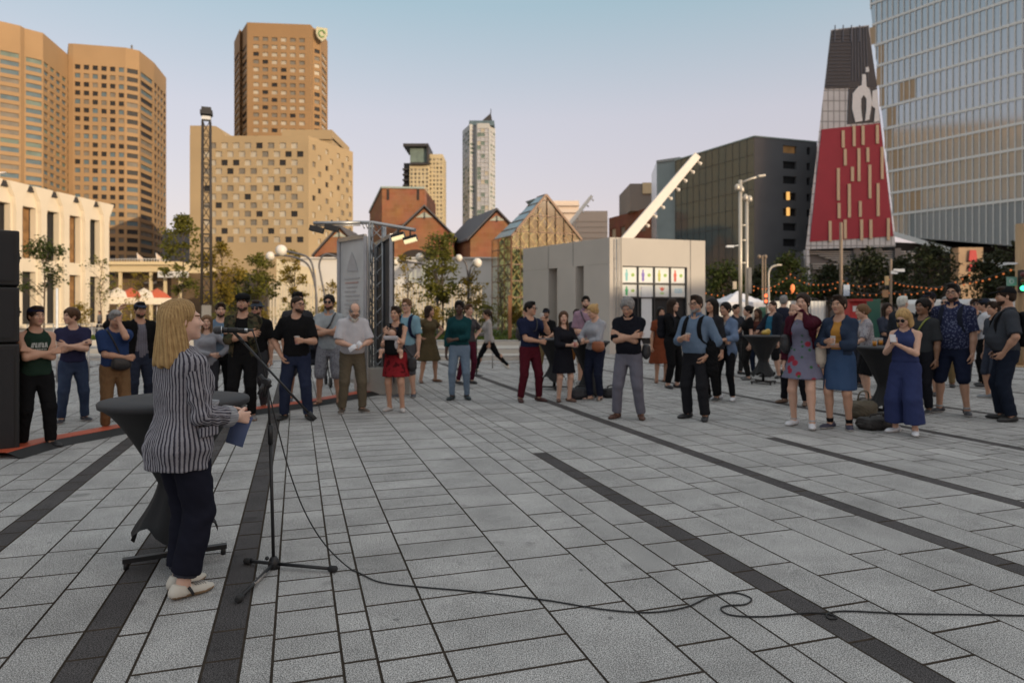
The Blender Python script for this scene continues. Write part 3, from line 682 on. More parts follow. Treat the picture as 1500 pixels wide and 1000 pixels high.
mb = MB(); mb.prism([T(1208, 130, .08), T(1284.5, 128, .08), T(1271, 39, .08), T(1217.5, 46, .08)], (0, .07, 0)); 
mb.prism([T(1241, 182, .08), T(1287, 179, .08), T(1284.5, 129, .08), T(1243, 130, .08)], (0, .07, 0)); mb.build('black_screen', M_black, r14)
mb = MB()
for i in range(15):
    y = 52+i*5.2; t = (y-38)/90; mb.prism([T(1217-t*8, y+.9, .14), T(1246-t*2, y+.7, .14), T(1246-t*2, y, .14), T(1217-t*8, y+.2, .14)], (0, .05, 0))
for i in range(6): mb.prism([T(1247+i*4.6, 120, .14), T(1248+i*4.6, 120, .14), T(1248+i*4, 42, .14), T(1247+i*4, 42, .14)], (0, .05, 0))
for i in range(4): mb.prism([T(1221+i*12, 62, .16), T(1222.6+i*12, 62, .16), T(1223+i*12, 38, .16), T(1221.6+i*12, 38, .16)], (0, .05, 0))
mb.build('louvre_line', mat('louvre_grey', (.11, .12, .15), .6), r14)
# white abstract shapes on the black field
mb = MB()
def tw(poly, d=.18): mb.prism([T(x, y, d) for x, y in poly][::-1], (0, .08, 0))
tw([(1262, 110), (1267, 110), (1268, 128), (1273, 132), (1276, 150), (1272, 176), (1266, 178), (1268, 160), (1268, 146), (1264, 140), (1260, 146), (1260, 160), (1262, 178), (1252, 180), (1247, 160), (1248, 138), (1256, 128), (1261, 126)])
tw([(1277, 134), (1284, 132), (1287, 178), (1279, 180), (1281, 160), (1276, 156)]); tw([(1267, 100), (1271, 99), (1272, 106), (1267, 107)])
mb.build('screen_artwork', mat('artwork_white', (.72, .72, .72), .6), r14)
for (x, y0, y1) in ((1234, 190, 219), (1237, 217, 245), (1227, 245, 296), (1228, 296, 322), (1215, 322, 356), (1250, 183, 217), (1247.5, 243, 268), (1257, 216, 268), (1243, 268, 321), (1259, 293, 320), (1261, 320, 354), (1263, 183, 215), (1270, 215, 240), (1273, 240, 293), (1274.5, 320, 352), (1284, 182, 213), (1291, 214, 265), (1285, 267, 319), (1300, 318, 354), (1237, 320, 352)):
    mb = MB(); mb.prism([T(x-2.0, y1-2, .2), T(x+2.0, y1-2, .2), T(x+1.8, y0+2, .2), T(x-2.2, y0+2, .2)], (0, .1, 0)); mb.build('tan_strip', M_strip, r14)
for px in (1227, 1238): mb = MB(); mb.tube([T(px, 44)+Vector((1.45, 3, 0)), T(px, 27)+Vector((1.45, 3, 0))], .06); mb.build('antenna', M_dk, r14)
# louvred foot of the tower
r15 = empty('louvred_base', (0, 0, 0), 0, 'low white louvred block under the printed tower', 'building')
mb = MB(); mb.bx((T(1184, 365).x, YT+1, 0), (T(1347, 365).x, YT+10, zat(366, YT))); mb.build('wall', M_darkpanel, r15)
for i in range(9):
    mb = MB(); x0 = 1186+(0 if i < 2 else (i*9 if i < 6 else 8)); y = 367+i*3.1; mb.bx((T(min(x0, 1260), 365).x, YT+.55, zat(y+1.3, YT)), (T(1346, 365).x, YT+.95, zat(y, YT))); mb.build('louvre', mat('white_louvre', (.52, .50, .47), .6), r15)
mb = MB()
for x in (1258, 1290, 1318): mb.bx((T(x, 0).x-.3, YT+.3, 0), (T(x, 0).x+.3, YT+.9, zat(363, YT)))
mb.build('column', M_darkpanel, r15)
mb = MB(); mb.beam(T(1181, 366), Vector((T(1186, 0).x, YT, 0)), .4, .4); mb.build('brace', M_wscreen, r15)
# --- leaning glass building at the right
r16 = empty('glass_building', (0, 0, 0), 0, 'huge pale glass building with white floor bands, leaning out at the top right', 'building')
A0 = P2(1311, 95); u = Vector((.53, -.848, 0)); n16 = u.cross(Z)
Q = lambda k, z, d=0: A0+u*k+Z*z+n16*d
M_sky = mat('silver_glass', (.50, .55, .575), .06, .58, var=.06, scale=.25, bump=.035, bscale=.35)
kl = lambda z: -3.6*(z-12.1)/34.3; zbm = lambda k: 12.1-.175*k
K1, H16 = 26., 50.
mb = MB(); mb.add([Q(kl(12.1), 12.1), Q(K1, max(2, zbm(K1)), 0), Q(K1, H16), Q(kl(H16), H16)], [(0,1,2,3)]); mb.build('glass_front', M_sky, r16)
mb = MB(); bk = -n16*26; c4 = [Q(kl(12.1), 12.1), Q(K1, 2), Q(K1, H16), Q(kl(H16), H16)]
for i in (0, 1, 2, 3): j = (i+1) % 4; mb.quad(c4[j], c4[i], c4[i]+bk, c4[j]+bk)
mb.add([q+bk for q in c4], [(3,2,1,0)]); mb.build('wall', mat('pale_panel', (.50, .52, .52), .5, var=.05), r16)
M_fin = mat('pale_fin', (.74, .76, .74), .45, var=.05)
zf = 15.0; bands = []
while zf < H16:
    k0 = kl(zf); mb = MB(); mb.prism([Q(k0, zf, .02), Q(K1, zf, .02), Q(K1, zf+.32, .02), Q(k0-.03, zf+.32, .02)], n16*.12); mb.build('floor_band', M_fin, r16); zf += 3.05
mb = MB(); mb.prism([Q(0, 12.1, .02), Q(K1, 2, .02), Q(K1, 2.7, .02), Q(-.1, 12.8, .02)], n16*.15); mb.build('floor_band', M_fin, r16)
mb = MB(); rng = random.Random(4); k = -5.
while k < K1:
    z0 = max(zbm(k), 12.1+(-k)/3.6*34.3 if k < 0 else 0)
    mb.beam(Q(k, z0+.1, .09), Q(k, H16, .09), .05, .16); k += .78
mb.build('fin', M_fin, r16)['kind'] = 'stuff'
M_tanpane = mat('tan_pane', (.46, .33, .20), .4, var=.15)
for (px, py, wd) in ((1329, 146, 2), (1279, 53, 1), (1291, 80, .8), (1289, 113, 1.), (1292, 140, .7), (1309, 153, .7), (1303, 174, .7), (1301, 205, 1), (1313, 230, 1.5), (1316, 256, .9), (1317, 310, 1.2), (1339, 307, 1.8)):
    k = (px-750)/1000; kk = (k*95-A0.x)/(.53+.848*k); Yq = 95-.848*kk; zq = zat(py, Yq); zq = 15+.42+3.05*math.floor((zq-15.42)/3.05)
    mb = MB(); mb.prism([Q(kk-wd/2, zq+.02, .005), Q(kk+wd/2, zq+.02, .005), Q(kk+wd/2, zq+2.55, .005), Q(kk-wd/2, zq+2.55, .005)], n16*.01); mb.build('tan_panel', M_tanpane, r16)
# recessed storey under the soffit
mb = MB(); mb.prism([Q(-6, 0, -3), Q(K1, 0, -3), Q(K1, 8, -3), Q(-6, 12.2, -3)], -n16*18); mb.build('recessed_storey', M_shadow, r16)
# --- building outside the frame whose roof shades the plaza, and a slim unseen block added to shade the dark glass building and printed tower
M_off = mat('shading_block_wall', (.30, .24, .18), .9)
pv = Vector((math.cos(SUN_AZ), math.sin(SUN_AZ), 0)); sv = Vector((math.sin(SUN_AZ), -math.cos(SUN_AZ), 0))
def caster(label, t0, t1, D, H):
    r = empty('shading_block', (0, 0, 0), 0, label, 'building'); wins = []; mb = MB()
    a, b = sv*D+pv*t1, sv*D+pv*t0; d = sv*22
    facade(mb, wins, a, b, 0, H, even((b-a).length, 14 if t1-t0 > 20 else 5, .5), floors(3, H-1.5, max(3, int(H/4)), .5), .3)
    facade(mb, wins, b, b+d, 0, H, [], []); facade(mb, wins, b+d, a+d, 0, H, [], []); facade(mb, wins, a+d, a, 0, H, [], [])
    mb.add([a+Z*H, b+Z*H, b+d+Z*H, a+d+Z*H], [(0,1,2,3)]); mb.build('wall', M_off, r)
    add_windows(r, wins, pick((G_dark, 1), (G_mid, 1)), 11, cap=40)
TS = math.tan(SUN_EL)
caster('office block behind the camera that shades the plaza', -75, 51, 62, 2.4+TS*(62+15.0))
caster('slim unseen block added to shade the dark glass building and the printed tower', 63.5, 77, 78, 31+TS*(78+20))
# --- white theatre with tall pilasters at the left
r17 = empty('theatre', (0, 0, 0), 0, 'white theatre building with tall pilasters and narrow rounded windows, at the left edge', 'building')
M_stone = mat('white_stone', (.68, .60, .47), .8, var=.06, scale=.5, bump=.12, bscale=10)
pA, pB = P2(-2, 64), P2(160, 79.5); u = (pB-pA).normalized(); n17 = u.cross(Z); pC = pA-u*38
L0 = (pB-pC).length; hT = zat(300, 79.5)
Q = lambda k, z, d=0: pC+u*k+Z*z+n17*d
mb = MB(); wins = []
bay = 3.15; kk = [L0-1.0-bay*i for i in range(16) if L0-1-bay*i > 3]
xs = sorted([(k-bay*.5-.98, k-bay*.5+.98) for k in kk])
facade(mb, wins, pC, pB, 0, hT-.6, xs, [(.4, 5.6), (6.9, 12.0)], .7)
for p, q in ((pB, pB-n17*16), (pB-n17*16, pC-n17*16), (pC-n17*16, pC)): facade(mb, wins, p, q, 0, hT-.6, [], [])
mb.build('wall', M_stone, r17)
add_windows(r17, wins, pick((G_dark, 3), (mat('warm_interior', (.22, .12, .05), .25, var=.5, scale=1.5), 1)), 12, frame=M_dk, split=1)
def pil(k):
    mb = MB()
    prof = [(0, .40), (hT*.43, .40), (hT*.47, .55), (hT*.50, .40), (hT-2.6, .40), (hT-1.4, .6), (hT-.55, 1.1), (hT-.15, 1.3), (hT, 1.35)]
    for i in range(len(prof)-1):
        (z0, w0), (z1, w1) = prof[i], prof[i+1]; d = .42
        V = [Q(k-w0, z0, 0), Q(k+w0, z0, 0), Q(k+w0*.9, z0, d), Q(k-w0*.9, z0, d), Q(k-w1, z1, 0), Q(k+w1, z1, 0), Q(k+w1*.9, z1, d), Q(k-w1*.9, z1, d)]
        F = [(1,2,6,5), (2,3,7,6), (3,0,4,7)]
        if i == len(prof)-2: F.append((4,5,6,7))
        mb.add(V, F, 0)
    return mb.build('pilaster', M_stone, r17)
for k in kk+[kk[-1]-bay]: pil(k)
mb = MB(); mb.prism([Q(-.3, hT-.6, -16.3), Q(L0+.3, hT-.6, -16.3), Q(L0+.3, hT-.6, .2), Q(-.3, hT-.6, .2)], Z*.55); mb.build('roof', M_dk, r17)
mb = MB(); c = at(12, 262, 66)-n17*1; mb.tube([c-Z*1, c+Z*.6, c+Z*.75+u*.8], .12); mb.build('roof_lamp', M_beam, r17)
# --- low cream building between theatre and trees
r18 = empty('restaurant_terrace', (0, 0, 0), 0, 'low cream building with a deep flat canopy, right of the theatre', 'building')
Y = 120; X = lambda px: xat(px, Y); z = lambda py: zat(py, Y)
M_cream = mat('cream_render', (.62, .50, .30), .85, var=.06)
mb = MB(); mb.bx((X(150), Y+4, 0), (X(345), Y+16, z(398))); mb.build('wall', mat('shopfront_dark', (.13, .085, .045), .6, var=.4, scale=.4), r18)
mb = MB(); mb.bx((X(146), Y, z(398)), (X(262), Y+15.5, z(383))); mb.bx((X(146), Y-.5, z(388)), (X(262), Y, z(385.5))); mb.build('canopy', M_cream, r18)
for px in (174, 219, 240, 262):
    mb = MB(); mb.bx((X(px)-.22, Y+.3, 0), (X(px)+.22, Y+.7, z(398))); mb.build('column', M_cream, r18)
mb = MB()
for px in range(160, 246, 4): mb.tube([(X(px), Y+.4, z(383)), (X(px), Y+.4, z(379))], .05, 5)
mb.tube([(X(150), Y+.4, z(379)), (X(246), Y+.4, z(379))], .05, 5); mb.build('roof_railing', M_white, r18)
for i, px in enumerate((199, 227)):
    mb = MB(); p = Vector((X(px), Y+.6, z(383))); q = Vector((X(px-1), Y+.6, z(370))); mb.tube([p, q], .06, 6)
    mb.prism([q, q+Vector((1.0, .1, -.9)), q+Vector((.9, .1, -1.7)), q+Vector((0, 0, -1.0))], (0, .04, 0), 1); mb.build('roof_flag', [M_white, mat('flag_cloth', (.62, .50, .40), .8)], r18)
mb = MB(); mb.bx((X(238), Y-1.6, z(407)), (X(281), Y-1.2, z(398))); mb.build('awning_board', M_white, r18)
mb = MB()
for i in range(9): mb.bx((X(195+i*2.1), Y+3.6, z(414)), (X(196.3+i*2.1), Y+3.9, z(414-2-(i % 3))))
mb.build('letters', M_white, r18)
M_umbr, M_umbw = mat('umbrella_red', (.50, .10, .04), .7), mat('umbrella_white', (.70, .62, .50), .7)
for i, (px, m, lb) in enumerate(((172, M_umbw, 'white terrace umbrella at the left end of the restaurant row'), (192, M_umbr, 'wide red terrace umbrella in the middle of the row'), (211, M_umbw, 'white terrace umbrella between the red ones'), (230, M_umbr, 'red terrace umbrella nearest the trees'))):
    Yu = 82+i; r = empty('terrace_umbrella', (xat(px, Yu), Yu, 0), 0, lb, 'umbrella', 'umbrellas outside the restaurant')
    mb = MB(); mb.lathe([(1.75, 3.35), (1.0, 4.0), (.02, 4.55)], n=8, sm=False); mb.build('canopy', m, r); mb = MB(); mb.lathe([(1.72, 2.55), (1.76, 3.34)], n=8, sm=False); mb.build('valance', M_umbw, r)
    mb = MB(); mb.tube([(0, 0, 0), (0, 0, 4.5)], .05); mb.build('pole', M_white, r)
# dark house sliver between tower and hotel
r19 = empty('dark_block', (0, 0, 0), 0, 'low dark block in the gap between the brown tower and the hotel', 'building')
mb = MB(); mb.bx((xat(238, 200), 200, 0), (xat(284, 200), 215, zat(341, 200))); mb.build('wall', M_darkpanel, r19)
mb = MB(); mb.bx((xat(238, 200)-.3, 199.7, zat(341, 200)), (xat(284, 200)+.3, 215.3, zat(339.5, 200))); mb.build('roof', M_roofgrey, r19)
# ================================================================== PEOPLE (distance fields turned into one continuous surface)
class Field:
    def __init__(s, lo, hi, h):
        s.h = h; s.lo = np.array(lo, float); s.n = np.ceil((np.array(hi)-s.lo)/h).astype(int)+1
        s.v = np.full(s.n, .25, np.float32)
    def win(s, lo, hi):
        a = np.clip(np.floor((np.array(lo)-s.lo)/s.h).astype(int), 0, s.n); b = np.clip(np.ceil((np.array(hi)-s.lo)/s.h).astype(int)+1, 0, s.n)
        if (b <= a).any(): return None, None
        ax = [s.lo[i]+s.h*np.arange(a[i], b[i]) for i in range(3)]
        return tuple(slice(a[i], b[i]) for i in range(3)), np.stack(np.meshgrid(*ax, indexing='ij'), -1)
    def put(s, sl, d, k, op):
        w_ = s.v[sl]; d = d.astype(np.float32)
        if op == 'add':
            q = np.maximum(k-np.abs(w_-d), 0)/max(k, 1e-6); s.v[sl] = np.minimum(w_, d)-q*q*k*.25
        elif op == 'sub':
            d = -d; q = np.maximum(k-np.abs(w_-d), 0)/max(k, 1e-6); s.v[sl] = np.maximum(w_, d)+q*q*k*.25
        elif op == 'and': s.v[sl] = np.maximum(w_, d)
    def cap(s, a, b, ra, rb, k=.03, op='add', flat=None, sq=None, cut0=False, cut1=False):
        """round-ended tapering limb; flat=(axis, factor) squashes it along axis"""
        a, b = np.array(a, float), np.array(b, float); r = max(ra, rb)+k+2*s.h
        sl, p = s.win(np.minimum(a, b)-r, np.maximum(a, b)+r)
        if sl is None: return s
        ab = b-a; L2 = max(ab@ab, 1e-9); t = ((p-a)@ab)/L2; tc = np.clip(t, 0, 1)
        q = p-(a+tc[..., None]*ab); rr = ra+(rb-ra)*tc
        if flat is not None:
            ax = np.array(flat[0], float); ax /= np.linalg.norm(ax); c = q@ax; f = flat[1]
            l = np.sqrt(np.maximum((q*q).sum(-1)+c*c*(1/f**2-1), 0)); d = (l-rr)*min(1, max(f, .5))
        else: d = np.sqrt((q*q).sum(-1))-rr
        if cut1: d = np.maximum(d, (t-1)*math.sqrt(L2))
        if cut0: d = np.maximum(d, -t*math.sqrt(L2))
        s.put(sl, d, k, op); return s
    def ell(s, c, r, Rm=None, k=.03, op='add'):
        c = np.array(c, float); r = np.array(r, float); R_ = r.max()+k+2*s.h
        sl, p = s.win(c-R_, c+R_)
        if sl is None: return s
        q = p-c
        if Rm is not None: q = q@Rm
        k0 = np.sqrt(((q/r)**2).sum(-1)); k1 = np.sqrt(((q/r**2)**2).sum(-1))+1e-9
        s.put(sl, k0*(k0-1)/k1, k, op); return s
    def box(s, c, hd, Rm=None, rnd=.01, k=.01, op='add'):
        c = np.array(c, float); hd = np.array(hd, float); R_ = np.linalg.norm(hd)+k+2*s.h
        sl, p = s.win(c-R_, c+R_)
        if sl is None: return s
        q = p-c
        if Rm is not None: q = q@Rm
        q = np.abs(q)-(hd-rnd); d = np.sqrt((np.maximum(q, 0)**2).sum(-1))+np.minimum(q.max(-1), 0)-rnd
        s.put(sl, d, k, op); return s
    def loft(s, prof, Rt=None, o=(0, 0, 0), infl=0., k=.04, op='add', z0=None, z1=None, ex=2.3, lean=None):
        """prof rows: z, rx, ry, cy"""
        P = np.array(prof, float); mx = max(P[:, 1].max(), P[:, 2].max())+infl+.12
        zl, zh = P[0, 0] if z0 is None else z0, P[-1, 0] if z1 is None else z1
        sl, p = s.win((-mx-.15, -mx-.25, zl-.1), (mx+.15, mx+.2, zh+.1))
        if sl is None: return s
        o = np.array(o, float); q = (p-o)@Rt+o if Rt is not None else p
        z = q[..., 2]; rx = np.interp(z, P[:, 0], P[:, 1])+infl; ry = np.interp(z, P[:, 0], P[:, 2])+infl; cy = np.interp(z, P[:, 0], P[:, 3])
        e = (np.abs(q[..., 0]/rx)**ex+np.abs((q[..., 1]-cy)/ry)**ex)**(1/ex)
        d = (e-1)*np.minimum(rx, ry); d = np.maximum(d, np.maximum(z-zh, zl-z))
        s.put(sl, d, k, op); return s
    def half(s, o, n, op='and'):
        """keep the side the normal points away from"""
        sl, p = s.win(s.lo, s.lo+s.h*(s.n-1)); n = np.array(n, float); n /= np.linalg.norm(n)
        s.v = np.maximum(s.v, ((p-np.array(o, float))@n).astype(np.float32)); return s
    def mesh(s, smooth=1):
        v = s.v; v[0], v[-1] = .25, .25; v[:, 0], v[:, -1] = .25, .25; v[:, :, 0], v[:, :, -1] = .25, .25
        sg = v < 0; c = np.zeros(np.array(v.shape)-1, np.int8)
        sh = [(i, j, k) for i in (0, 1) for j in (0, 1) for k in (0, 1)]
        def S_(a, o): return a[o[0]:a.shape[0]-1+o[0], o[1]:a.shape[1]-1+o[1], o[2]:a.shape[2]-1+o[2]]
        for o in sh: c += S_(sg, o)
        idx = np.argwhere((c > 0) & (c < 8))
        if len(idx) == 0: return np.zeros((0, 3)), np.zeros((0, 4), int)
        cv = np.stack([v[idx[:, 0]+o[0], idx[:, 1]+o[1], idx[:, 2]+o[2]] for o in sh], 1)
        acc = np.zeros((len(idx), 3)); cnt = np.zeros(len(idx))
        for a in range(8):
            for ax in range(3):
                if sh[a][ax]: continue
                o2 = list(sh[a]); o2[ax] = 1; b = sh.index(tuple(o2))
                m = (cv[:, a] < 0) != (cv[:, b] < 0); t = np.where(m, cv[:, a]/np.where(m, cv[:, a]-cv[:, b], 1), 0)
                pos = np.tile(np.array(sh[a], float), (len(idx), 1)); pos[:, ax] = t
                acc += pos*m[:, None]; cnt += m
        V = s.lo+s.h*(idx+acc/cnt[:, None])
        gid = np.full(c.shape, -1, np.int64); gid[tuple(idx.T)] = np.arange(len(idx)); Fs = []
        for ax in range(3):
            u, w_ = [(1, 2), (2, 0), (0, 1)][ax]
            a = [slice(None)]*3; b = [slice(None)]*3; a[ax] = slice(0, -1); b[ax] = slice(1, None)
            A, B = sg[tuple(a)], sg[tuple(b)]; e = np.argwhere(A != B); e = e[(e[:, u] > 0) & (e[:, w_] > 0) & (e[:, u] < c.shape[u]) & (e[:, w_] < c.shape[w_])]
            if not len(e): continue
            ins = A[tuple(e.T)]
            def g_(du, dw): q = e.copy(); q[:, u] -= du; q[:, w_] -= dw; return gid[tuple(q.T)]
            Q = np.stack([g_(1, 1), g_(0, 1), g_(0, 0), g_(1, 0)], 1); Q[~ins] = Q[~ins][:, ::-1]; Fs.append(Q)
        Fq = np.concatenate(Fs); Fq = Fq[(Fq >= 0).all(1)]
        for _ in range(smooth): V = lap(V, Fq, .5)
        return V, Fq
def lap(V, Fq, f):
    a = np.zeros_like(V); n = np.zeros(len(V))
    for i in range(4):
        j, k = Fq[:, i], Fq[:, (i+1) % 4]
        np.add.at(a, j, V[k]); np.add.at(n, j, 1); np.add.at(a, k, V[j]); np.add.at(n, k, 1)
    return V*(1-f)+f*a/np.maximum(n, 1)[:, None]
def normals(V, Fq):
    n = np.cross(V[Fq[:, 2]]-V[Fq[:, 0]], V[Fq[:, 3]]-V[Fq[:, 1]]); N_ = np.zeros_like(V)
    for i in range(4): np.add.at(N_, Fq[:, i], n)
    return N_/np.maximum(np.linalg.norm(N_, axis=1), 1e-9)[:, None]
_wv = [(RNG.normal(size=3), RNG.uniform(0, 6.3)) for _ in range(24)]
def folds(V, scale, seed=0, stretch=(1, 1, .45)):
    """cloth folds: a sum of bent waves, running mostly down the body"""
    p = V*np.array(stretch)*scale; out = np.zeros(len(V))
    for i in range(7):
        d, ph = _wv[(i+seed*3) % 24]; d2, ph2 = _wv[(i*5+seed+7) % 24]
        out += np.sin(p@d*(1+.35*i)+ph+seed+1.6*np.sin(p@d2*.8+ph2))/(1+.25*i)
    return out/3.2
def wrinkle(V, Fq, amp, scale, seed=0, stretch=(1, 1, .45)):
    f = folds(V, scale, seed, stretch); f = np.sign(f)*np.abs(f)**.8
    return V+normals(V, Fq)*(amp*f)[:, None]
def Rx(a): c, s_ = math.cos(a), math.sin(a); return np.array([[1, 0, 0], [0, c, -s_], [0, s_, c]])
def Ry(a): c, s_ = math.cos(a), math.sin(a); return np.array([[c, 0, s_], [0, 1, 0], [-s_, 0, c]])
def Rz(a): c, s_ = math.cos(a), math.sin(a); return np.array([[c, -s_, 0], [s_, c, 0], [0, 0, 1]])
def unit(a): a = np.array(a, float); return a/max(np.linalg.norm(a), 1e-9)
# ---- hands: five fingers, in a frame with +x along the fingers, +y to the thumb side, palm facing -z
def hand_parts(kind, h):
    F_ = Field((-.05, -.09, -.11), (.24, .12, .07), h)
    F_.cap((-.03, 0, 0), (.02, 0, 0), .026, .027, .015, flat=((0, 0, 1), .75))
    for y in (-.030, -.010, .010, .028): F_.cap((.012, y*.6, 0), (.088, y, .002), .017, .0145, .012)
    curl = {'relax': (22, 30, 20), 'grip': (48, 58, 35), 'flat': (6, 6, 5), 'tight': (75, 85, 50), 'phone': (38, 45, 30)}[kind]
    for i, (y, L, r) in enumerate(((.031, .072, .0092), (.0105, .080, .0095), (-.0105, .074, .0090), (-.031, .058, .0080))):
        p = np.array([.092-.004*abs(i-1), y, .0]); a = 0.; sp = (1.5-i)*.07*(1 if kind in ('flat', 'relax') else .5)
        for sg_, (fr, c) in enumerate(zip((.45, .32, .23), curl)):
            a += R(c+i*2.5); d = np.array([math.cos(a)*math.cos(sp), math.sin(sp), -math.sin(a)]); q = p+d*L*fr
            F_.cap(p, q, r*(1-.1*sg_), r*(.92-.1*sg_), .004); p = q
    th = {'relax': (.55, -.35), 'grip': (.35, -.75), 'flat': (.8, -.12), 'tight': (.25, -.95), 'phone': (.45, -.6)}[kind]
    p = np.array([.018, .024, -.006])
    for L, r0, r1, dy, dz in ((.042, .0145, .0125, th[0], th[1]*.6), (.034, .0118, .0105, th[0]*.55, th[1]), (.028, .0105, .0085, th[0]*.2, th[1]*1.1)):
        q = p+unit((.75, dy, dz))*L; F_.cap(p, q, r0, r1, .008); p = q
    return F_.mesh(1)
_hands = {}
def hand(kind, h=.0052):
    k_ = (kind, h)
    if k_ not in _hands: _hands[k_] = hand_parts(kind, h)
    return _hands[k_]
# ---- heads: centre between the ears, face towards -y; returns verts, quads, material index (0 skin 1 lip 2 white 3 iris 4 brow)
_heads = {}
def head(fem, h=.0062):
    k_ = (fem, h)
    if k_ in _heads: return _heads[k_]
    F_ = Field((-.12, -.15, -.20), (.12, .14, .15), h)
    F_.ell((0, .018, .036), (.074, .094, .082), k=.03); F_.ell((0, -.032, -.035), (.056 if fem else .060, .060, .078), k=.035)
    F_.ell((0, -.02, -.055), (.052 if fem else .06, .055, .045), k=.03); F_.ell((0, -.072, -.098), (.020 if fem else .026, .018, .018), k=.03)
    F_.cap((-.034, -.080, .024), (.034, -.080, .024), .013, .013, .02)
    for sx_ in (-1, 1):
        F_.ell((sx_*.038, -.064, -.022), (.024, .022, .022), k=.025); F_.ell((sx_*.031, -.104, .004), (.018, .018, .012), k=.014, op='sub')
        F_.ell((sx_*.0305, -.0785, .004), (.0125, .0125, .0105), k=.002)
        F_.cap((sx_*.018, -.0905, .0105), (sx_*.042, -.082, .0095), .005, .004, .004)
        F_.ell((sx_*.077, .012, -.004), (.009, .020, .031), Rm=Rz(sx_*.25), k=.008); F_.ell((sx_*.086, .006, -.002), (.006, .010, .016), k=.005, op='sub')
        F_.ell((sx_*.010, -.099, -.029), (.008, .009, .007), k=.008)
    F_.cap((0, -.087, .010), (0, -.106, -.024), .006, .0092, .014)
    F_.cap((-.019, -.085, -.056), (.019, -.085, -.056), .0065, .0065, .008, flat=((1, 0, 0), 1)); F_.cap((-.016, -.084, -.066), (.016, -.084, -.066), .0075, .0075, .008)
    F_.cap((-.022, -.097, -.061), (.022, -.097, -.061), .0022, .0022, .004, op='sub')
    F_.cap((0, .022, -.06), (0, .036, -.19), .050 if fem else .059, .052 if fem else .062, .03)
    V, Q = F_.mesh(1); C = V[Q].mean(1); x, y, z = np.abs(C[:, 0]), C[:, 1], C[:, 2]; mi = np.zeros(len(Q), int)
    mi[(x < .024-.25*np.abs(z+.061)) & (y < -.078) & (np.abs(z+.061) < .0105)] = 1
    eye = ((x-.0305)/.0125)**2+((z-.0035)/.0050)**2 < 1; mi[eye & (y < -.078)] = 2; mi[(((x-.0305)**2+(z-.004)**2) < .0062**2) & (y < -.08)] = 3
    bz = .026-.10*np.abs(x-.034); mi[(x > .012) & (x < .050) & (np.abs(z-bz) < (.0038 if fem else .0055)) & (y < -.06)] = 4
    _heads[k_] = (V, Q, mi); return _heads[k_]
def skinmat(name, c):
    if name in MATS: return MATS[name]
    m = mat(name, c, .5, var=.06, scale=14, bump=.04, bscale=220, spec=.4); P = m.node_tree.nodes['Principled BSDF']
    P.inputs['Subsurface Weight'].default_value = .08; P.inputs['Subsurface Radius'].default_value = (.012, .005, .003); P.inputs['Subsurface Scale'].default_value = 1.0
    return m
SKIN = {'fair': (.66, .42, .32), 'light': (.58, .35, .25), 'tan': (.47, .265, .175), 'olive': (.40, .23, .145), 'brown': (.23, .12, .07), 'dark': (.075, .038, .026)}
HAIRC = {'stubble': (.050, .032, .024), 'black': (.012, .010, .009), 'dkbrown': (.030, .018, .012), 'brown': (.075, .040, .022), 'ltbrown': (.16, .09, .045), 'blond': (.42, .27, .115), 'red': (.20, .07, .025), 'grey': (.26, .25, .24), 'white': (.62, .58, .50), 'salt': (.23, .22, .21)}
M_lip = mat('lips', (.36, .15, .12), .45); M_lipd = mat('lips_dark', (.10, .035, .03), .45); M_eyew = mat('eye_white', (.62, .60, .57), .25); M_iris = mat('iris', (.03, .02, .014), .2)
def hairmat(c):
    n = 'hair_'+c
    if n in MATS: return MATS[n]
    m = mat(n, HAIRC[c], .6, var=.5, scale=70, stretch=(1, 1, .12), bump=.5, bscale=160, spec=.16); return m
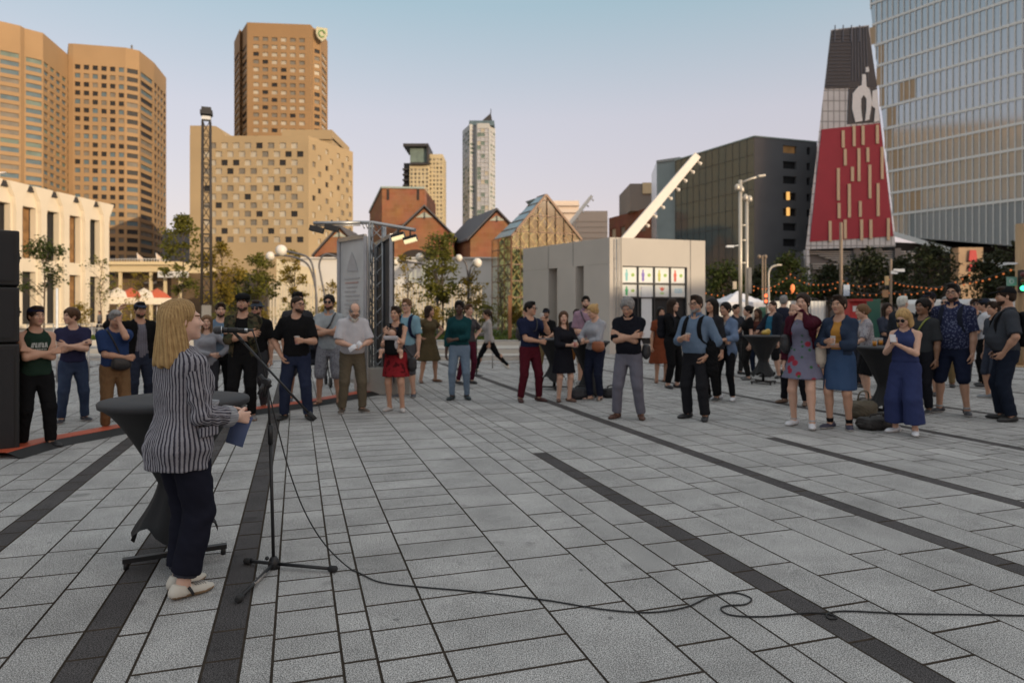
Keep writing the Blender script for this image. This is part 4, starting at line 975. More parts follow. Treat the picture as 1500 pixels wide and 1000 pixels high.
# ---- fabrics
def mute(c): l = .3*c[0]+.6*c[1]+.1*c[2]; return tuple(.80*(x*.86+l*.14) for x in c)
def fabric(c, kind='plain', c2=None, sc=1.0):
    c = mute(c); c2 = mute(c2) if c2 else None
    nm = 'fabric_%s_%s_%s_%s' % (kind, '_'.join('%d' % (x*999) for x in c), '' if c2 is None else '_'.join('%d' % (x*999) for x in c2), sc)
    if nm in MATS: return MATS[nm]
    m = mat(nm, c, .92, var=.10, scale=9, bump=.12, bscale=240, spec=.05)
    N, L = m.node_tree.nodes, m.node_tree.links; P = N['Principled BSDF']; P.inputs['Sheen Weight'].default_value = .0
    tc = [n for n in N if n.type == 'TEX_COORD'][0]
    base = P.inputs['Base Color'].links[0].from_socket
    def mixin(fac, col):
        nonlocal base
        q = N.new('ShaderNodeMix'); q.data_type = 'RGBA'; L.new(fac, q.inputs['Factor']); L.new(base, q.inputs['A']); q.inputs['B'].default_value = tuple(col)+(1,); base = q.outputs['Result']; L.new(base, P.inputs['Base Color'])
    def step(src, a, b):
        r = N.new('ShaderNodeMapRange'); r.inputs[1].default_value = a; r.inputs[2].default_value = b; L.new(src, r.inputs[0]); return r.outputs[0]
    def tex(t, s_, dist=0.):
        n = N.new(t); n.inputs['Scale'].default_value = s_; L.new(tc.outputs['Object'], n.inputs[0]); return n
    c2 = c2 or (.7, .7, .7)
    if kind == 'hstripe':
        w_ = tex('ShaderNodeTexWave', 14*sc); w_.bands_direction = 'Z'; mixin(step(w_.outputs['Fac'], .45, .6), c2)
    elif kind == 'vstripe':
        w_ = tex('ShaderNodeTexWave', 16*sc); w_.bands_direction = 'X'; w_.inputs['Distortion'].default_value = .4; mixin(step(w_.outputs['Fac'], .55, .7), c2)
    elif kind == 'plaid':
        for d in ('X', 'Z'):
            w_ = tex('ShaderNodeTexWave', 10*sc); w_.bands_direction = d; mixin(step(w_.outputs['Fac'], .5, 1.6), c2)
    elif kind == 'print':
        v = tex('ShaderNodeTexVoronoi', 34*sc); mixin(step(v.outputs['Distance'], .42, .30), c2)
    elif kind == 'floral':
        v = tex('ShaderNodeTexVoronoi', 7*sc); mixin(step(v.outputs['Distance'], .34, .27), c2); v = tex('ShaderNodeTexVoronoi', 9*sc); v.inputs['Randomness'].default_value = .8
        mp = N.new('ShaderNodeMapping'); mp.inputs['Location'].default_value = (3.1, 1.7, .4); L.new(tc.outputs['Object'], mp.inputs[0]); L.new(mp.outputs[0], v.inputs[0]); mixin(step(v.outputs['Distance'], .22, .17), (.05, .13, .06))
    elif kind == 'camo':
        n1 = tex('ShaderNodeTexNoise', 11*sc); mixin(step(n1.outputs['Fac'], .50, .53), c2); n2 = tex('ShaderNodeTexNoise', 14*sc); n2.inputs['Detail'].default_value = 1; mixin(step(n2.outputs['Fac'], .57, .60), (.02, .018, .014))
    elif kind == 'denim':
        n1 = tex('ShaderNodeTexNoise', 5*sc); mixin(step(n1.outputs['Fac'], .35, 1.1), c2)
    elif kind == 'patch':
        n1 = tex('ShaderNodeTexNoise', 13*sc); mixin(step(n1.outputs['Fac'], .55, .60), c2)
    MATS[nm] = m; return m
# ---- one person --------------------------------------------------------------------------------------------------
PROF_M = [(.80, .145, .100, .01), (.88, .166, .114, .01), (.95, .165, .114, .005), (1.03, .154, .108, 0), (1.10, .148, .104, 0), (1.20, .158, .110, 0), (1.29, .168, .116, .005), (1.36, .160, .104, .01), (1.41, .128, .085, .015), (1.45, .085, .065, .02), (1.485, .060, .056, .02)]
PROF_F = [(.80, .150, .108, .012), (.88, .176, .122, .015), (.95, .170, .116, .01), (1.03, .142, .100, 0), (1.09, .130, .092, 0), (1.18, .138, .098, -.002), (1.28, .144, .104, -.004), (1.35, .138, .090, .008), (1.41, .105, .072, .015), (1.45, .070, .056, .018), (1.485, .052, .050, .02)]
ARMS = {  # (hand target, elbow hint, hand kind) in torso space at 1.75 m; x is given for the left-of-picture arm and mirrored
 'down': ((-.235, -.03, .80), (-.6, .5, -.3), 'relax'), 'pocket': ((-.19, -.07, .90), (-1, .55, 0), 'relax'), 'hip': ((-.19, -.02, 1.02), (-1, .2, 0), 'relax'),
 'crossA': ((.105, -.185, 1.185), (-1, -.1, -.6), 'flat'), 'crossB': ((.115, -.155, 1.215), (-1, -.1, -.6), 'grip'),
 'cup': ((-.05, -.30, 1.16), (-.7, .2, -1), 'grip'), 'cupside': ((-.13, -.32, 1.13), (-.6, .2, -1), 'grip'), 'mouth': ((-.01, -.215, 1.545), (-.7, -.2, -.9), 'grip'), 'face': ((-.02, -.150, 1.575), (-.35, -.35, -1), 'relax'),
 'clasp': ((-.02, -.24, .98), (-.9, .25, -.3), 'relax'), 'read': ((-.06, -.30, 1.08), (-.8, .2, -.6), 'grip'), 'phone': ((-.035, -.31, 1.24), (-.6, .15, -1), 'phone'), 'belly': ((.05, -.215, 1.10), (-.9, .1, -.5), 'flat'),
 'chest': ((.04, -.20, 1.30), (-.9, 0, -.7), 'flat'), 'hold': ((.10, -.19, 1.06), (-1, .1, -.4), 'grip'), 'raise': ((-.33, -.12, 1.62), (-.8, .1, -1), 'relax'), 'swingF': ((-.17, -.33, 1.10), (-.3, .5, -.8), 'tight'), 'swingB': ((-.25, .22, .90), (-.4, .9, -.1), 'relax'), 'strap': ((-.12, -.15, 1.30), (-.9, 0, -.9), 'tight'), 'table': ((-.10, -.36, 1.05), (-.8, .2, -.6), 'relax')}
def ik(a, t, l1, l2, hint):
    d = t-a; L = np.linalg.norm(d); L_ = min(L, (l1+l2)*.995); u = d/max(L, 1e-6); t = a+u*L_
    x = (l1*l1-l2*l2+L_*L_)/(2*L_); hgt = math.sqrt(max(l1*l1-x*x, 0)); hv = np.array(hint, float); hv = hv-u*(hv@u); hv = unit(hv)
    return a+u*x+hv*hgt, t
PEOPLE = {}
def obj_from(name, V, Q, mats, root, s_, mi=None, smooth=True):
    me = raw_mesh(name, V*s_, Q, mats, mi, smooth); return link(name, me, root)
def join(parts):
    V = []; Q = []; M = []; b = 0
    for v, q, m in parts: V.append(v); Q.append(q+b); M.append(np.broadcast_to(m, len(q))); b += len(v)
    return np.concatenate(V), np.concatenate(Q), np.concatenate(M)
def person(label, foot, top, yaw=0, fem=False, skin='light', hair='short', hairc='dkbrown', shirt=None, legs=None, shoes=((.03, .03, .032), 'shoe'), armL='down', armR='down', head_yaw=0, head_pitch=0,
           lean=0, bulk=0., stance=.115, group='people watching the speech', h=.0128, beard=None, glasses=None, jacket=None, skirt=None, hat=None, stride=None, key=None, belly=0., twist=0, Hm=None, lx=None, knee=None, socks=None, brow=None, extra=None, hh=.0062, hx=.0052, collar=None, arms=None, fold=1., sole=(.55, .53, .50), toe=22, dx=0.):
    g0 = gnd(*foot); H = Hm or (zat(top, g0.y)); s_ = H/1.75
    body_l = label
    yawr = R(yaw)-math.atan2(g0.x, g0.y); P = dict(loc=g0, s=s_, yaw=yawr)
    seed = int(foot[0]*7+foot[1]) % 17
    Rt = Rz(R(twist))@Rx(R(lean)); piv = np.array((0, 0, .95))
    tt = lambda p: Rt@(np.array(p, float)-piv)+piv
    prof = np.array(PROF_F if fem else PROF_M); prof = prof.copy(); prof[:, 1] *= .965*(1+bulk*.8); prof[:, 2] *= 1+bulk*1.2
    if belly: bump = np.exp(-((prof[:, 0]-1.08)/.13)**2)*belly; prof[:, 2] += bump*.6; prof[:, 3] -= bump*.6; prof[:, 1] += bump*.35
    sw = (.150 if fem else .166)*(1+bulk*.5); ra = (.040 if fem else .049)*(1+bulk*.7)
    J = {}; sx0 = {'L': -1, 'R': 1}
    for sx_, nm, spec in ((-1, 'L', (arms or {}).get('L', armL)), (1, 'R', (arms or {}).get('R', armR))):
        tg, hint, kind = (ARMS[spec] if isinstance(spec, str) else spec)[:3]
        m_ = np.array((-sx_, 1, 1), float); S_ = tt((sx_*sw, .012, 1.378)); T_ = tt(np.array(tg)*m_)
        E_, W_ = ik(S_, T_, .300, .262, Rt@(np.array(hint)*m_)); J[nm] = (S_, E_, W_, kind)
        hipj = np.array((sx_*.088, .005, .90))
        if stride:
            ft = np.array(stride[nm][:3]); fy = R(stride[nm][3]) if len(stride[nm]) > 3 else 0; fp = R(stride[nm][4]) if len(stride[nm]) > 4 else 0
        else: ft = np.array((sx_*stance, (.03 if sx_*((seed % 2)*2-1) > 0 else -.03), .085)); fy = R(sx_*toe); fp = 0
        K_, A_ = ik(hipj, ft, .425, .405, (sx_*.15, -1, 0) if knee is None else knee); J['leg'+nm] = (hipj, K_, A_, fy, fp)
    lo = np.min([p for j in J.values() for p in j[:3]], 0)-.16; hi = np.max([p for j in J.values() for p in j[:3]], 0)+.16
    lo = np.minimum(lo, (-.36, -.40, -.04)); hi = np.maximum(hi, (.36, .32, 1.60)); lo[2] = -.04
    def legs_field(F_, infl, tk=1., full=1.0, cuff=None, k=.03, wide=0.):
        for nm in 'LR':
            a, b, c, fy, fp = J['leg'+nm]; t = .094*(1+bulk*.6)*tk; 
            end = c if full >= 1 else (b+(c-b)*max(0, (full-.5)*2) if full > .5 else a+(b-a)*full*2)
            m1 = a+(b-a)*.5
            if full > .5:
                F_.cap(a, b, t+infl, .063*tk+infl+wide*.5, k); r1 = .061*tk+infl+wide*.5; f_ = min(1, (full-.5)*2); r2 = (.061+(.042-.061)*f_)*tk+infl+wide*(.5+.5*f_)
                F_.cap(b, end, r1, r2, k, cut1=True); F_.ell(b+(c-b)*.28+np.array((0, .018, 0)), np.array((.052, .052, .11))+infl*.3, k=.03) if full > .8 and infl < 0 else None
            else:
                f_ = full*2; F_.cap(a, end, t+infl, t+(.063-t)*f_+infl+wide, k, cut1=True)
    parts = []
    # ---------------- body
    F_ = Field(lo, hi, h)
    F_.loft(prof, Rt, piv, 0, .05)
    if fem:
        for sx_ in (-1, 1): F_.ell(tt((sx_*.066, -.085, 1.265)), (.056, .052, .058), k=.05)
    F_.cap(tt((0, .02, 1.44)), tt((0, .012, 1.56)), .062 if not fem else .05, .054 if not fem else .046, .04)
    for nm in 'LR':
        a, b, c, kd = J[nm]; F_.cap(tt((sx0[nm]*.05, .02, 1.415)), a, .045, ra*1.10, .05); F_.cap(a, b, ra*1.08, ra*.86, .03); F_.cap(b, b+(c-b)*.35, ra*.86, ra*.86, .02); F_.cap(b+(c-b)*.3, c, ra*.86, .0265, .025)
    legs_field(F_, -.006)
    for nm in 'LR':
        a, b, c, fy, fp = J['leg'+nm]; fd = Rz(fy)@Rx(fp)@np.array((0, -1, 0)); F_.cap(c, c+np.array((0, 0, -.03))-fd*.0, .036, .036, .02); F_.cap(c-fd*.035+np.array((0, 0, -.045)), c+fd*.14+np.array((0, 0, -.06)), .032, .026, .03, flat=((0, 0, 1), .75))
    Vb, Qb = F_.mesh(1); parts.append((Vb, Qb, 0))
    # head
    hp_ = tt((0, .018, 1.50)); Rh = Rt@Rz(R(head_yaw))@Rx(R(head_pitch)); Vh, Qh, mh = head(fem, hh)
    hc = lambda v: (np.asarray(v, float)+np.array((0, -.032, .130)))@Rh.T+hp_
    parts.append((hc(Vh), Qh, mh))
    # hands
    HF = {}
    for nm, sx_ in (('L', -1), ('R', 1)):
        a, b, c, kd = J[nm]; Vm, Qm = hand(kd, hx); fx = unit(c-b)
        spec = (arms or {}).get(nm, armL if nm == 'L' else armR); sp = spec if isinstance(spec, str) else ''
        if sp in ('cup', 'cupside', 'mouth', 'hold', 'strap'): up = np.array((0, 0, 1.)); fx = unit(fx*.55+np.array((sx_*-.75, -.25, 0)) if sp in ('cup', 'mouth') else fx)
        elif sp in ('phone', 'read', 'table'): up = np.array((-sx_*.9, -.1, .55))
        elif sp in ('face',): up = np.array((-sx_*1., 0, 0)); fx = unit((0, .1, 1))
        elif sp in ('crossA', 'crossB', 'belly', 'chest'): up = np.array((0, .3, 1.))
        else: up = np.array((0, -1., .2)) if not (isinstance(spec, tuple) and len(spec) > 3) else np.array(spec[3], float)
        if isinstance(spec, tuple) and len(spec) > 4: fx = unit(spec[4])
        ty = unit(up-fx*(up@fx)); nz_ = np.cross(fx, ty); B = np.stack([fx, ty, nz_], 1); V_ = Vm.copy(); q_ = Qm
        # the palm faces -z: for this side flip so that it faces the body
        inward = np.array((-sx_, .35, -.2)) if sp not in ('phone', 'read', 'table') else np.array((0, 0, 1.))
        if sp in ('face', 'mouth', 'belly', 'chest', 'cup'): inward = np.array((0, 1., 0))
        if (-nz_)@inward < 0: V_[:, 2] *= -1; q_ = Qm[:, ::-1]
        hs = .90 if fem else 1.0; W = (V_*hs)@B.T+c; parts.append((W, q_, 0)); pn = -nz_ if (-nz_)@inward >= 0 else nz_
        HF[nm] = (c+fx*.075*hs+pn*.035, fx, ty, pn)
    V, Q, mi = join(parts); sk = skinmat('skin_'+skin, SKIN[skin])
    root = link('person', raw_mesh('person', V*s_, Q, [sk, M_lipd if skin in ('dark', 'brown') else M_lip, M_eyew, M_iris, hairmat(brow or (hairc if hairc not in ('white',) else 'grey'))], mi, True))
    root.location = g0; root.rotation_euler = (0, 0, yawr); tag(root, body_l, 'person', group)
    ob = lambda name, V, Q, m, mi=None: obj_from(name, V, Q, m if isinstance(m, list) else [m], root, s_, mi)
    # ---------------- lower garment
    if legs:
        c, full, kind = legs[0], legs[1], legs[2] if len(legs) > 2 else 'plain'; wide = legs[3] if len(legs) > 3 else 0.; c2 = legs[4] if len(legs) > 4 else None
        F_ = Field(lo, hi, h); infl = .010+(.004 if wide >= 0 else -.004)
        legs_field(F_, infl, 1., full, k=.02, wide=max(0, wide)); F_.loft(prof, Rt, piv, .007, .03, z1=1.04, z0=.775); F_.half((0, 0, 1.035), (0, 0, 1))
        V, Q = F_.mesh(1); V0 = V; V = wrinkle(V, Q, .0058*fold, 30, seed, (1, 1, .55)); V = V0+(V-V0)*np.clip((.95-V0[:, 2])/.12, 0, 1)[:, None]; ob('shorts' if full < .62 else 'trousers', V, Q, fabric(c, kind, c2))
    if skirt:
        c, zh, flare, kind = skirt[0], skirt[1], skirt[2], skirt[3] if len(skirt) > 3 else 'plain'; c2 = skirt[4] if len(skirt) > 4 else None; ztop = skirt[5] if len(skirt) > 5 else 1.05
        F_ = Field(lo, hi, h); n_ = prof[(prof[:, 0] > .87) & (prof[:, 0] < 1.16)]; hip_ = np.interp(.88, prof[:, 0], prof[:, 1]), np.interp(.88, prof[:, 0], prof[:, 2])
        pr = [(zh, hip_[0]+.02+flare, hip_[1]+.03+flare, .005)]+[tuple(r) for r in n_]
        F_.loft(pr, Rt, piv, .024, .02, z0=zh, z1=ztop, ex=2.05); V, Q = F_.mesh(1)
        ang = np.arctan2(V[:, 1], V[:, 0]); f = np.clip((.95-V[:, 2])/.4, 0, 1)
        V[:, :2] *= (1+.055*f*np.sin(ang*7+seed)*np.minimum(1, flare*14))[:, None]; V = wrinkle(V, Q, .004*fold, 30, seed)
        ob('skirt', V, Q, fabric(c, kind, c2))
    # ---------------- upper garments
    def top_garment(name, c, sleeve, hem, infl, neck=.07, vneck=0., kind='plain', c2=None, open_=None, amp=.005, sl_w=.0, flare=.0):
        F_ = Field(lo, hi, h); pr = prof.copy(); pr[:, 1] += flare*np.clip((1.15-pr[:, 0])/.3, 0, 1)
        F_.loft(pr, Rt, piv, infl, .04, z0=hem, z1=1.49)
        if fem:
            for sx_ in (-1, 1): F_.ell(tt((sx_*.066, -.085, 1.265)), np.array((.056, .052, .058))+infl, k=.06)
        for nm in 'LR':
            a, b, c_, kd = J[nm]
            if sleeve <= 0: continue
            F_.cap(tt((sx0[nm]*.05, .02, 1.415)), a, .045+infl, ra*1.10+infl, .05)
            if sleeve < .5: e = a+(b-a)*sleeve*2; F_.cap(a, e, ra*1.10+infl, ra*1.0+infl+.010+sl_w, .035, cut1=True)
            else:
                F_.cap(a, b, ra*1.10+infl, ra*.92+infl+sl_w*.6, .03); e = b+(c_-b)*((sleeve-.5)*2); f_ = (sleeve-.5)*2
                F_.cap(b, e, ra*.90+infl+sl_w*.6, ra*.88+(.034-ra*.88)*f_+infl*.8+sl_w, .02, cut1=True)
        F_.cap(tt((0, .0, 1.52)), tt((0, -.02, 1.46)), neck, neck, .005, op='sub')
        if vneck: F_.cap(tt((0, -.16, 1.50)), tt((0, -.17, 1.46-vneck)), .055, .012, .005, op='sub')
        if sleeve <= 0:
            for nm, sx_ in (('L', -1), ('R', 1)): F_.ell(tt((sx_*(sw+.035), .01, 1.40)), (.062, .12, .10), k=.01, op='sub')
        if open_:
            w0, w1 = open_; F_.box(tt((0, -.26, 1.10)), ((w0+w1)/2, .20-.0, .45), Rt, .01, .005, op='sub') if False else None
            for t in np.linspace(0, 1, 9): zc = 1.46+(hem-.08-1.46)*t; F_.box(tt((0, -.26, zc)), (w0+(w1-w0)*t, .235, .05), Rt, .005, .002, op='sub')
        V, Q = F_.mesh(1); V = wrinkle(V, Q, amp*fold, 26, seed+3); ob(name, V, Q, fabric(c, kind, c2)); return F_
    if shirt:
        d = dict(c=shirt[0], sleeve=shirt[1], hem=shirt[2] if len(shirt) > 2 else .93, infl=.019); d.update(shirt[3] if len(shirt) > 3 else {}); nm_ = d.pop('name', 'shirt')
        if jacket: d['infl'] = .009; d['sleeve'] = 0
        top_garment(nm_, **d)
        if collar:
            F_ = Field((-.16, -.2, 1.36), (.16, .16, 1.62), .008); F_.cap(tt((0, .014, 1.455)), tt((0, .005, 1.525)), .078, .072, .005, cut1=True, cut0=True); F_.cap(tt((0, .014, 1.43)), tt((0, .005, 1.56)), .068, .062, .003, op='sub')
            F_.box(tt((0, -.09, 1.50)), (.016, .06, .08), Rt, .004, .002, op='sub'); V, Q = F_.mesh(1); ob('collar', V, Q, fabric(shirt[0], 'plain'))
    if jacket:
        d = dict(c=jacket[0], sleeve=jacket[1], hem=jacket[2], infl=.028, open_=jacket[3], amp=.007, neck=.078); d.update(jacket[4] if len(jacket) > 4 else {}); top_garment('jacket', **d)
    # ---------------- shoes
    sc_, sk_ = shoes[0], shoes[1]
    for nm in 'LR':
        a, b, c, fy, fp = J['leg'+nm]; Rf = Rz(fy)@Rx(fp); o_ = c; T_ = lambda p: Rf@np.array(p, float)+o_
        F_ = Field(o_-np.array((.24, .24, .14)), o_+np.array((.24, .24, .16)), min(h, .009))
        F_.cap(T_((0, .045, -.046)), T_((0, -.11, -.056)), .041, .041, .02, flat=(Rf@np.array((0, 0, 1.)), .85)); F_.cap(T_((0, -.10, -.058)), T_((0, -.155, -.062)), .043, .030, .02, flat=(Rf@np.array((0, 0, 1.)), .7))
        if sk_ in ('shoe', 'boot', 'sneaker'): F_.cap(T_((0, .022, -.02)), T_((0, .018, .0 if sk_ != 'boot' else .07)), .043, .041, .03, cut1=True)
        if sk_ == 'sandal':
            F_.half(T_((0, 0, -.052)), Rf@np.array((0, 0, 1.)))
            F_.cap(T_((-.05, -.09, -.06)), T_((.05, -.09, -.03)), .012, .012, .01)
        F_.half(T_((0, 0, -.083)), -(Rf@np.array((0, 0, 1.)))); V, Q = F_.mesh(1)
        if len(V):
            C = (V[Q].mean(1)-o_)@Rf; ob('shoe', V, Q, [mat('shoe_%d_%d_%d' % tuple(int(x*999) for x in sc_), sc_, .55), mat('sole_%d' % int(sole[0]*99), sole, .7)], (C[:, 2] < -.062).astype(int) if sk_ in ('sneaker', 'sandal') else None)
        if socks and sk_ != 'boot':
            mb = MB(); u_ = unit(b-c); mb.tube([Vector(c*s_), Vector((c+u_*socks[1])*s_)], [.041*s_, .045*s_], 10); mb.build('sock', fabric(socks[0]), root)
    # ---------------- hair
    hm = hairmat(hairc); HL = lambda F_: F_
    def hair_obj(F_, nm='hair', m=None, amp=.003, sc=70):
        V, Q = F_.mesh(1)
        if len(V): V = wrinkle(V, Q, amp, sc, seed, (1, 1, .25)); ob(nm, hc(V), Q, m or hm)
    def HF_(): return Field((-.19, -.19, -.36), (.19, .22, .22), .0075)
    if hair and hair != 'bald':
        F_ = HF_(); th = {'buzz': .004, 'short': .012, 'curly': .026, 'fringe': .006}.get(hair, .016)
        F_.ell((0, .020, .038), np.array((.075, .095, .083))+th, k=.01)
        if hair in ('short', 'buzz', 'curly', 'bun', 'pony', 'tied', 'fringe', 'quiff'): F_.ell((0, .05, -.02), (.066+th*.6, .058+th, .06), k=.03); F_.half((0, .05, -.075), (0, -.35, -1))
        F_.ell((0, -.125, -.040), (.073, .090, .128) if hair != 'bangs' else (.066, .09, .085), k=.012, op='sub')
        if hair in ('quiff', 'short'): F_.ell((0, -.045, .108), (.058, .045, .025), k=.03)
        if hair in ('short', 'buzz', 'quiff', 'fringe', 'curly'):
            for sx_ in (-1, 1): F_.ell((sx_*.09, .0, -.035), (.03, .05, .045), k=.006, op='sub')
        if hair == 'fringe': F_.ell((0, -.02, .11), (.085, .10, .06), k=.01, op='sub')
        if hair in ('long', 'bob', 'bangs'):
            e = -.115 if hair != 'long' else -.24
            for sx_ in (-1, 1): F_.cap((sx_*.066, .015, .04), (sx_*.080, .005+(-.02 if hair == 'long' else 0), e), .032, .034, .03, flat=((sx_*1., -.2, 0), .6))
            F_.cap((0, .085, .0), (0, .088, e), .058, .05, .03, flat=((0, 1, 0), .6)); F_.cap((-.05, .07, 0), (-.06, .06, e), .04, .04, .03); F_.cap((.05, .07, 0), (.06, .06, e), .04, .04, .03)
            F_.ell((0, -.13, -.06), (.064, .10, .135), k=.012, op='sub')
        if hair in ('bun', 'tied'): F_.ell((0, .12, .075) if hair == 'bun' else (0, .125, .0), (.040, .036, .036), k=.015)
        if hair == 'pony': F_.cap((0, .12, .04), (.02, .14, -.16), .026, .018, .02)
        hair_obj(F_, amp=.007 if hair == 'curly' else .003, sc=45 if hair == 'curly' else 70)
    if beard:
        ln = beard[1] if len(beard) > 1 else 0
        F_ = HF_(); th = .0025; F_.ell((0, -.032, -.04), (.062+th, .061+th, .078+th), k=.02); F_.ell((0, -.022, -.058), (.062+th, .057+th, .047+th), k=.02); F_.ell((0, -.072, -.1), (.028+th, .020+th, .022+th), k=.02)
        if ln: F_.cap((0, -.075, -.10), (0, -.085, -.10-ln), .042, .022, .03)
        F_.half((0, 0, -.046), (0, -.15, 1)); F_.half((0, .02, 0), (0, 1, .15)); F_.ell((0, -.11, -.061), (.024, .03, .008), k=.006, op='sub'); F_.ell((0, -.12, -.02), (.018, .04, .027), k=.004, op='sub')
        for sx_ in (-1, 1): F_.ell((sx_*.034, -.10, -.022), (.024, .05, .024), k=.004, op='sub')
        hair_obj(F_, 'beard', hairmat('stubble' if beard[0] in ('black', 'dkbrown') else beard[0]), .002)
    if hat:
        kd, c = hat[0], hat[1]; F_ = HF_(); F_.ell((0, .020, .040), (.090, .110, .098), k=.01); F_.half((0, 0, .048), (0, -.10, -1))
        if kd == 'cap': F_.ell((0, -.115, .052), (.068, .075, .012), Rx(R(12)), k=.012)
        if kd == 'capback': F_.ell((0, .13, .05), (.066, .06, .012), Rx(R(-15)), k=.012)
        if kd == 'bucket': F_.cap((0, .02, .055), (0, .02, .032), .098, .135, .01, cut1=True, cut0=True)
        if kd == 'flatcap': F_.ell((0, -.03, .085), (.098, .125, .048), Rx(R(8)), k=.03); F_.ell((0, -.125, .062), (.06, .04, .010), Rx(R(12)), k=.01)
        if kd == 'band': F_.half((0, 0, .10), (0, -.1, 1))
        V, Q = F_.mesh(1); ob('cap', hc(V), Q, fabric(c))
    if glasses:
        mb = MB(); m_ = mat('glasses_'+glasses, {'dark': (.012, .012, .014), 'clear': (.03, .028, .026)}[glasses], .25)
        for sx_ in (-1, 1):
            cx = sx_*.031
            if glasses == 'dark': mb.lathe([(.001, -.003), (.0245, -.003), (.0245, .003), (.001, .003)], n=14, M=Matrix(hcR(Rh)@hcR(Rx(math.pi/2))), c=Vector(hc((cx, -.103, .003))*s_)); 
            else: mb.tube([Vector(hc((cx+.024*math.cos(a), -.104, .002+.018*math.sin(a)))*s_) for a in np.linspace(0, 2*math.pi, 15)], .0032, 5, caps=False)
            mb.tube([Vector(hc(p)*s_) for p in ((sx_*.054, -.100, .006), (sx_*.078, -.05, .006), (sx_*.083, .012, .004))], .003, 5)
        mb.tube([Vector(hc(p)*s_) for p in ((-.01, -.108, .006), (.01, -.108, .006))], .003, 5); mb.build('glasses', m_, root)
    wr = lambda p: Vector(Rz(yawr)@(np.asarray(p, float)*s_))+g0
    P.update(root=root, w=wr, J=J, tt=tt, hand={k: wr(v[0]) for k, v in HF.items()}, hf=HF, Rt=Rt, Ry=Rz(yawr), hc=hc, Rh=Rh)
    if key: PEOPLE[key] = P
    return P
def hcR(M_): return Matrix([list(r) for r in M_])
# ================================================================== THE SPEAKER
NAVY, BLACK, WHITE, DENIM = (.016, .020, .055), (.013, .013, .014), (.62, .62, .64), (.035, .055, .115)
DEN2 = (.09, .13, .21); CHAR = (.028, .028, .032); TAN = (.26, .19, .115)
SN = dict(sole=(.62, .60, .56))
SP = person('woman speaking at the microphone in a striped linen blazer, with long blond hair', (266, 868), 441, 120, fem=True, skin='fair', hair=None, hairc='blond', head_yaw=-20, head_pitch=-4,
    shirt=((.55, .53, .50), 0, .95, dict(infl=.008)), legs=((.017, .018, .030), .93, 'denim', .026, (.022, .024, .042)), shoes=((.60, .56, .48), 'sneaker'), sole=(.27, .18, .10), group=None, h=.0085, hh=.0042, hx=.0036, stance=.07, toe=8, key='speaker',
    arms={'L': ((-.155, -.27, 1.035), (-.25, .6, -1), 'relax', (0, .1, 1)), 'R': ((-.02, -.30, 1.05), (-.6, .3, -1), 'grip', (0, .2, 1))}, brow='ltbrown', bulk=.04, fold=.8)
def striped_linen():
    m = fabric((.38, .37, .40), 'plain'); m2 = m.copy(); m2.name = 'striped_linen'; N, L = m2.node_tree.nodes, m2.node_tree.links; P = N['Principled BSDF']
    a = N.new('ShaderNodeAttribute'); a.attribute_name = 'stripe'; fr = N.new('ShaderNodeMath'); fr.operation = 'FRACT'; L.new(a.outputs['Fac'], fr.inputs[0])
    nz = N.new('ShaderNodeTexNoise'); nz.inputs['Scale'].default_value = 90; tc = [n for n in N if n.type == 'TEX_COORD'][0]; L.new(tc.outputs['Object'], nz.inputs[0])
    ad = N.new('ShaderNodeMath'); ad.operation = 'MULTIPLY_ADD'; ad.inputs[1].default_value = .22; L.new(nz.outputs['Fac'], ad.inputs[0]); L.new(fr.outputs[0], ad.inputs[2])
    base = P.inputs['Base Color'].links[0].from_socket
    r = N.new('ShaderNodeValToRGB'); L.new(ad.outputs[0], r.inputs[0]); e = r.color_ramp.elements
    e[0].position, e[0].color = .10, (.9, .9, .9, 1); e[1].position, e[1].color = 1.0, (.9, .9, .9, 1)
    for p_, v in ((.14, (.9, .9, .92)), (.44, (.85, .85, .9)), (.50, (.06, .06, .085)), (.60, (.06, .06, .085)), (.645, (.45, .44, .50)), (.69, (.08, .08, .11)), (.84, (.06, .06, .085)), (.90, (.9, .9, .92))): q = e.new(p_); q.color = v+(1,)
    mx = N.new('ShaderNodeMix'); mx.data_type = 'RGBA'; mx.blend_type = 'MULTIPLY'; mx.inputs['Factor'].default_value = 1; L.new(base, mx.inputs['A']); L.new(r.outputs[0], mx.inputs['B']); L.new(mx.outputs['Result'], P.inputs['Base Color'])
    P.inputs['Sheen Weight'].default_value = .05; return m2
def streaked_hair():
    m = hairmat('blond').copy(); m.name = 'hair_streaked'; N, L = m.node_tree.nodes, m.node_tree.links; P = N['Principled BSDF']; a = N.new('ShaderNodeAttribute'); a.attribute_name = 'strand'
    mx = N.new('ShaderNodeMix'); mx.data_type = 'RGBA'; mx.inputs['A'].default_value = (.21, .12, .048, 1); mx.inputs['B'].default_value = (.52, .35, .155, 1); L.new(a.outputs['Fac'], mx.inputs['Factor']); L.new(mx.outputs['Result'], P.inputs['Base Color']); return m
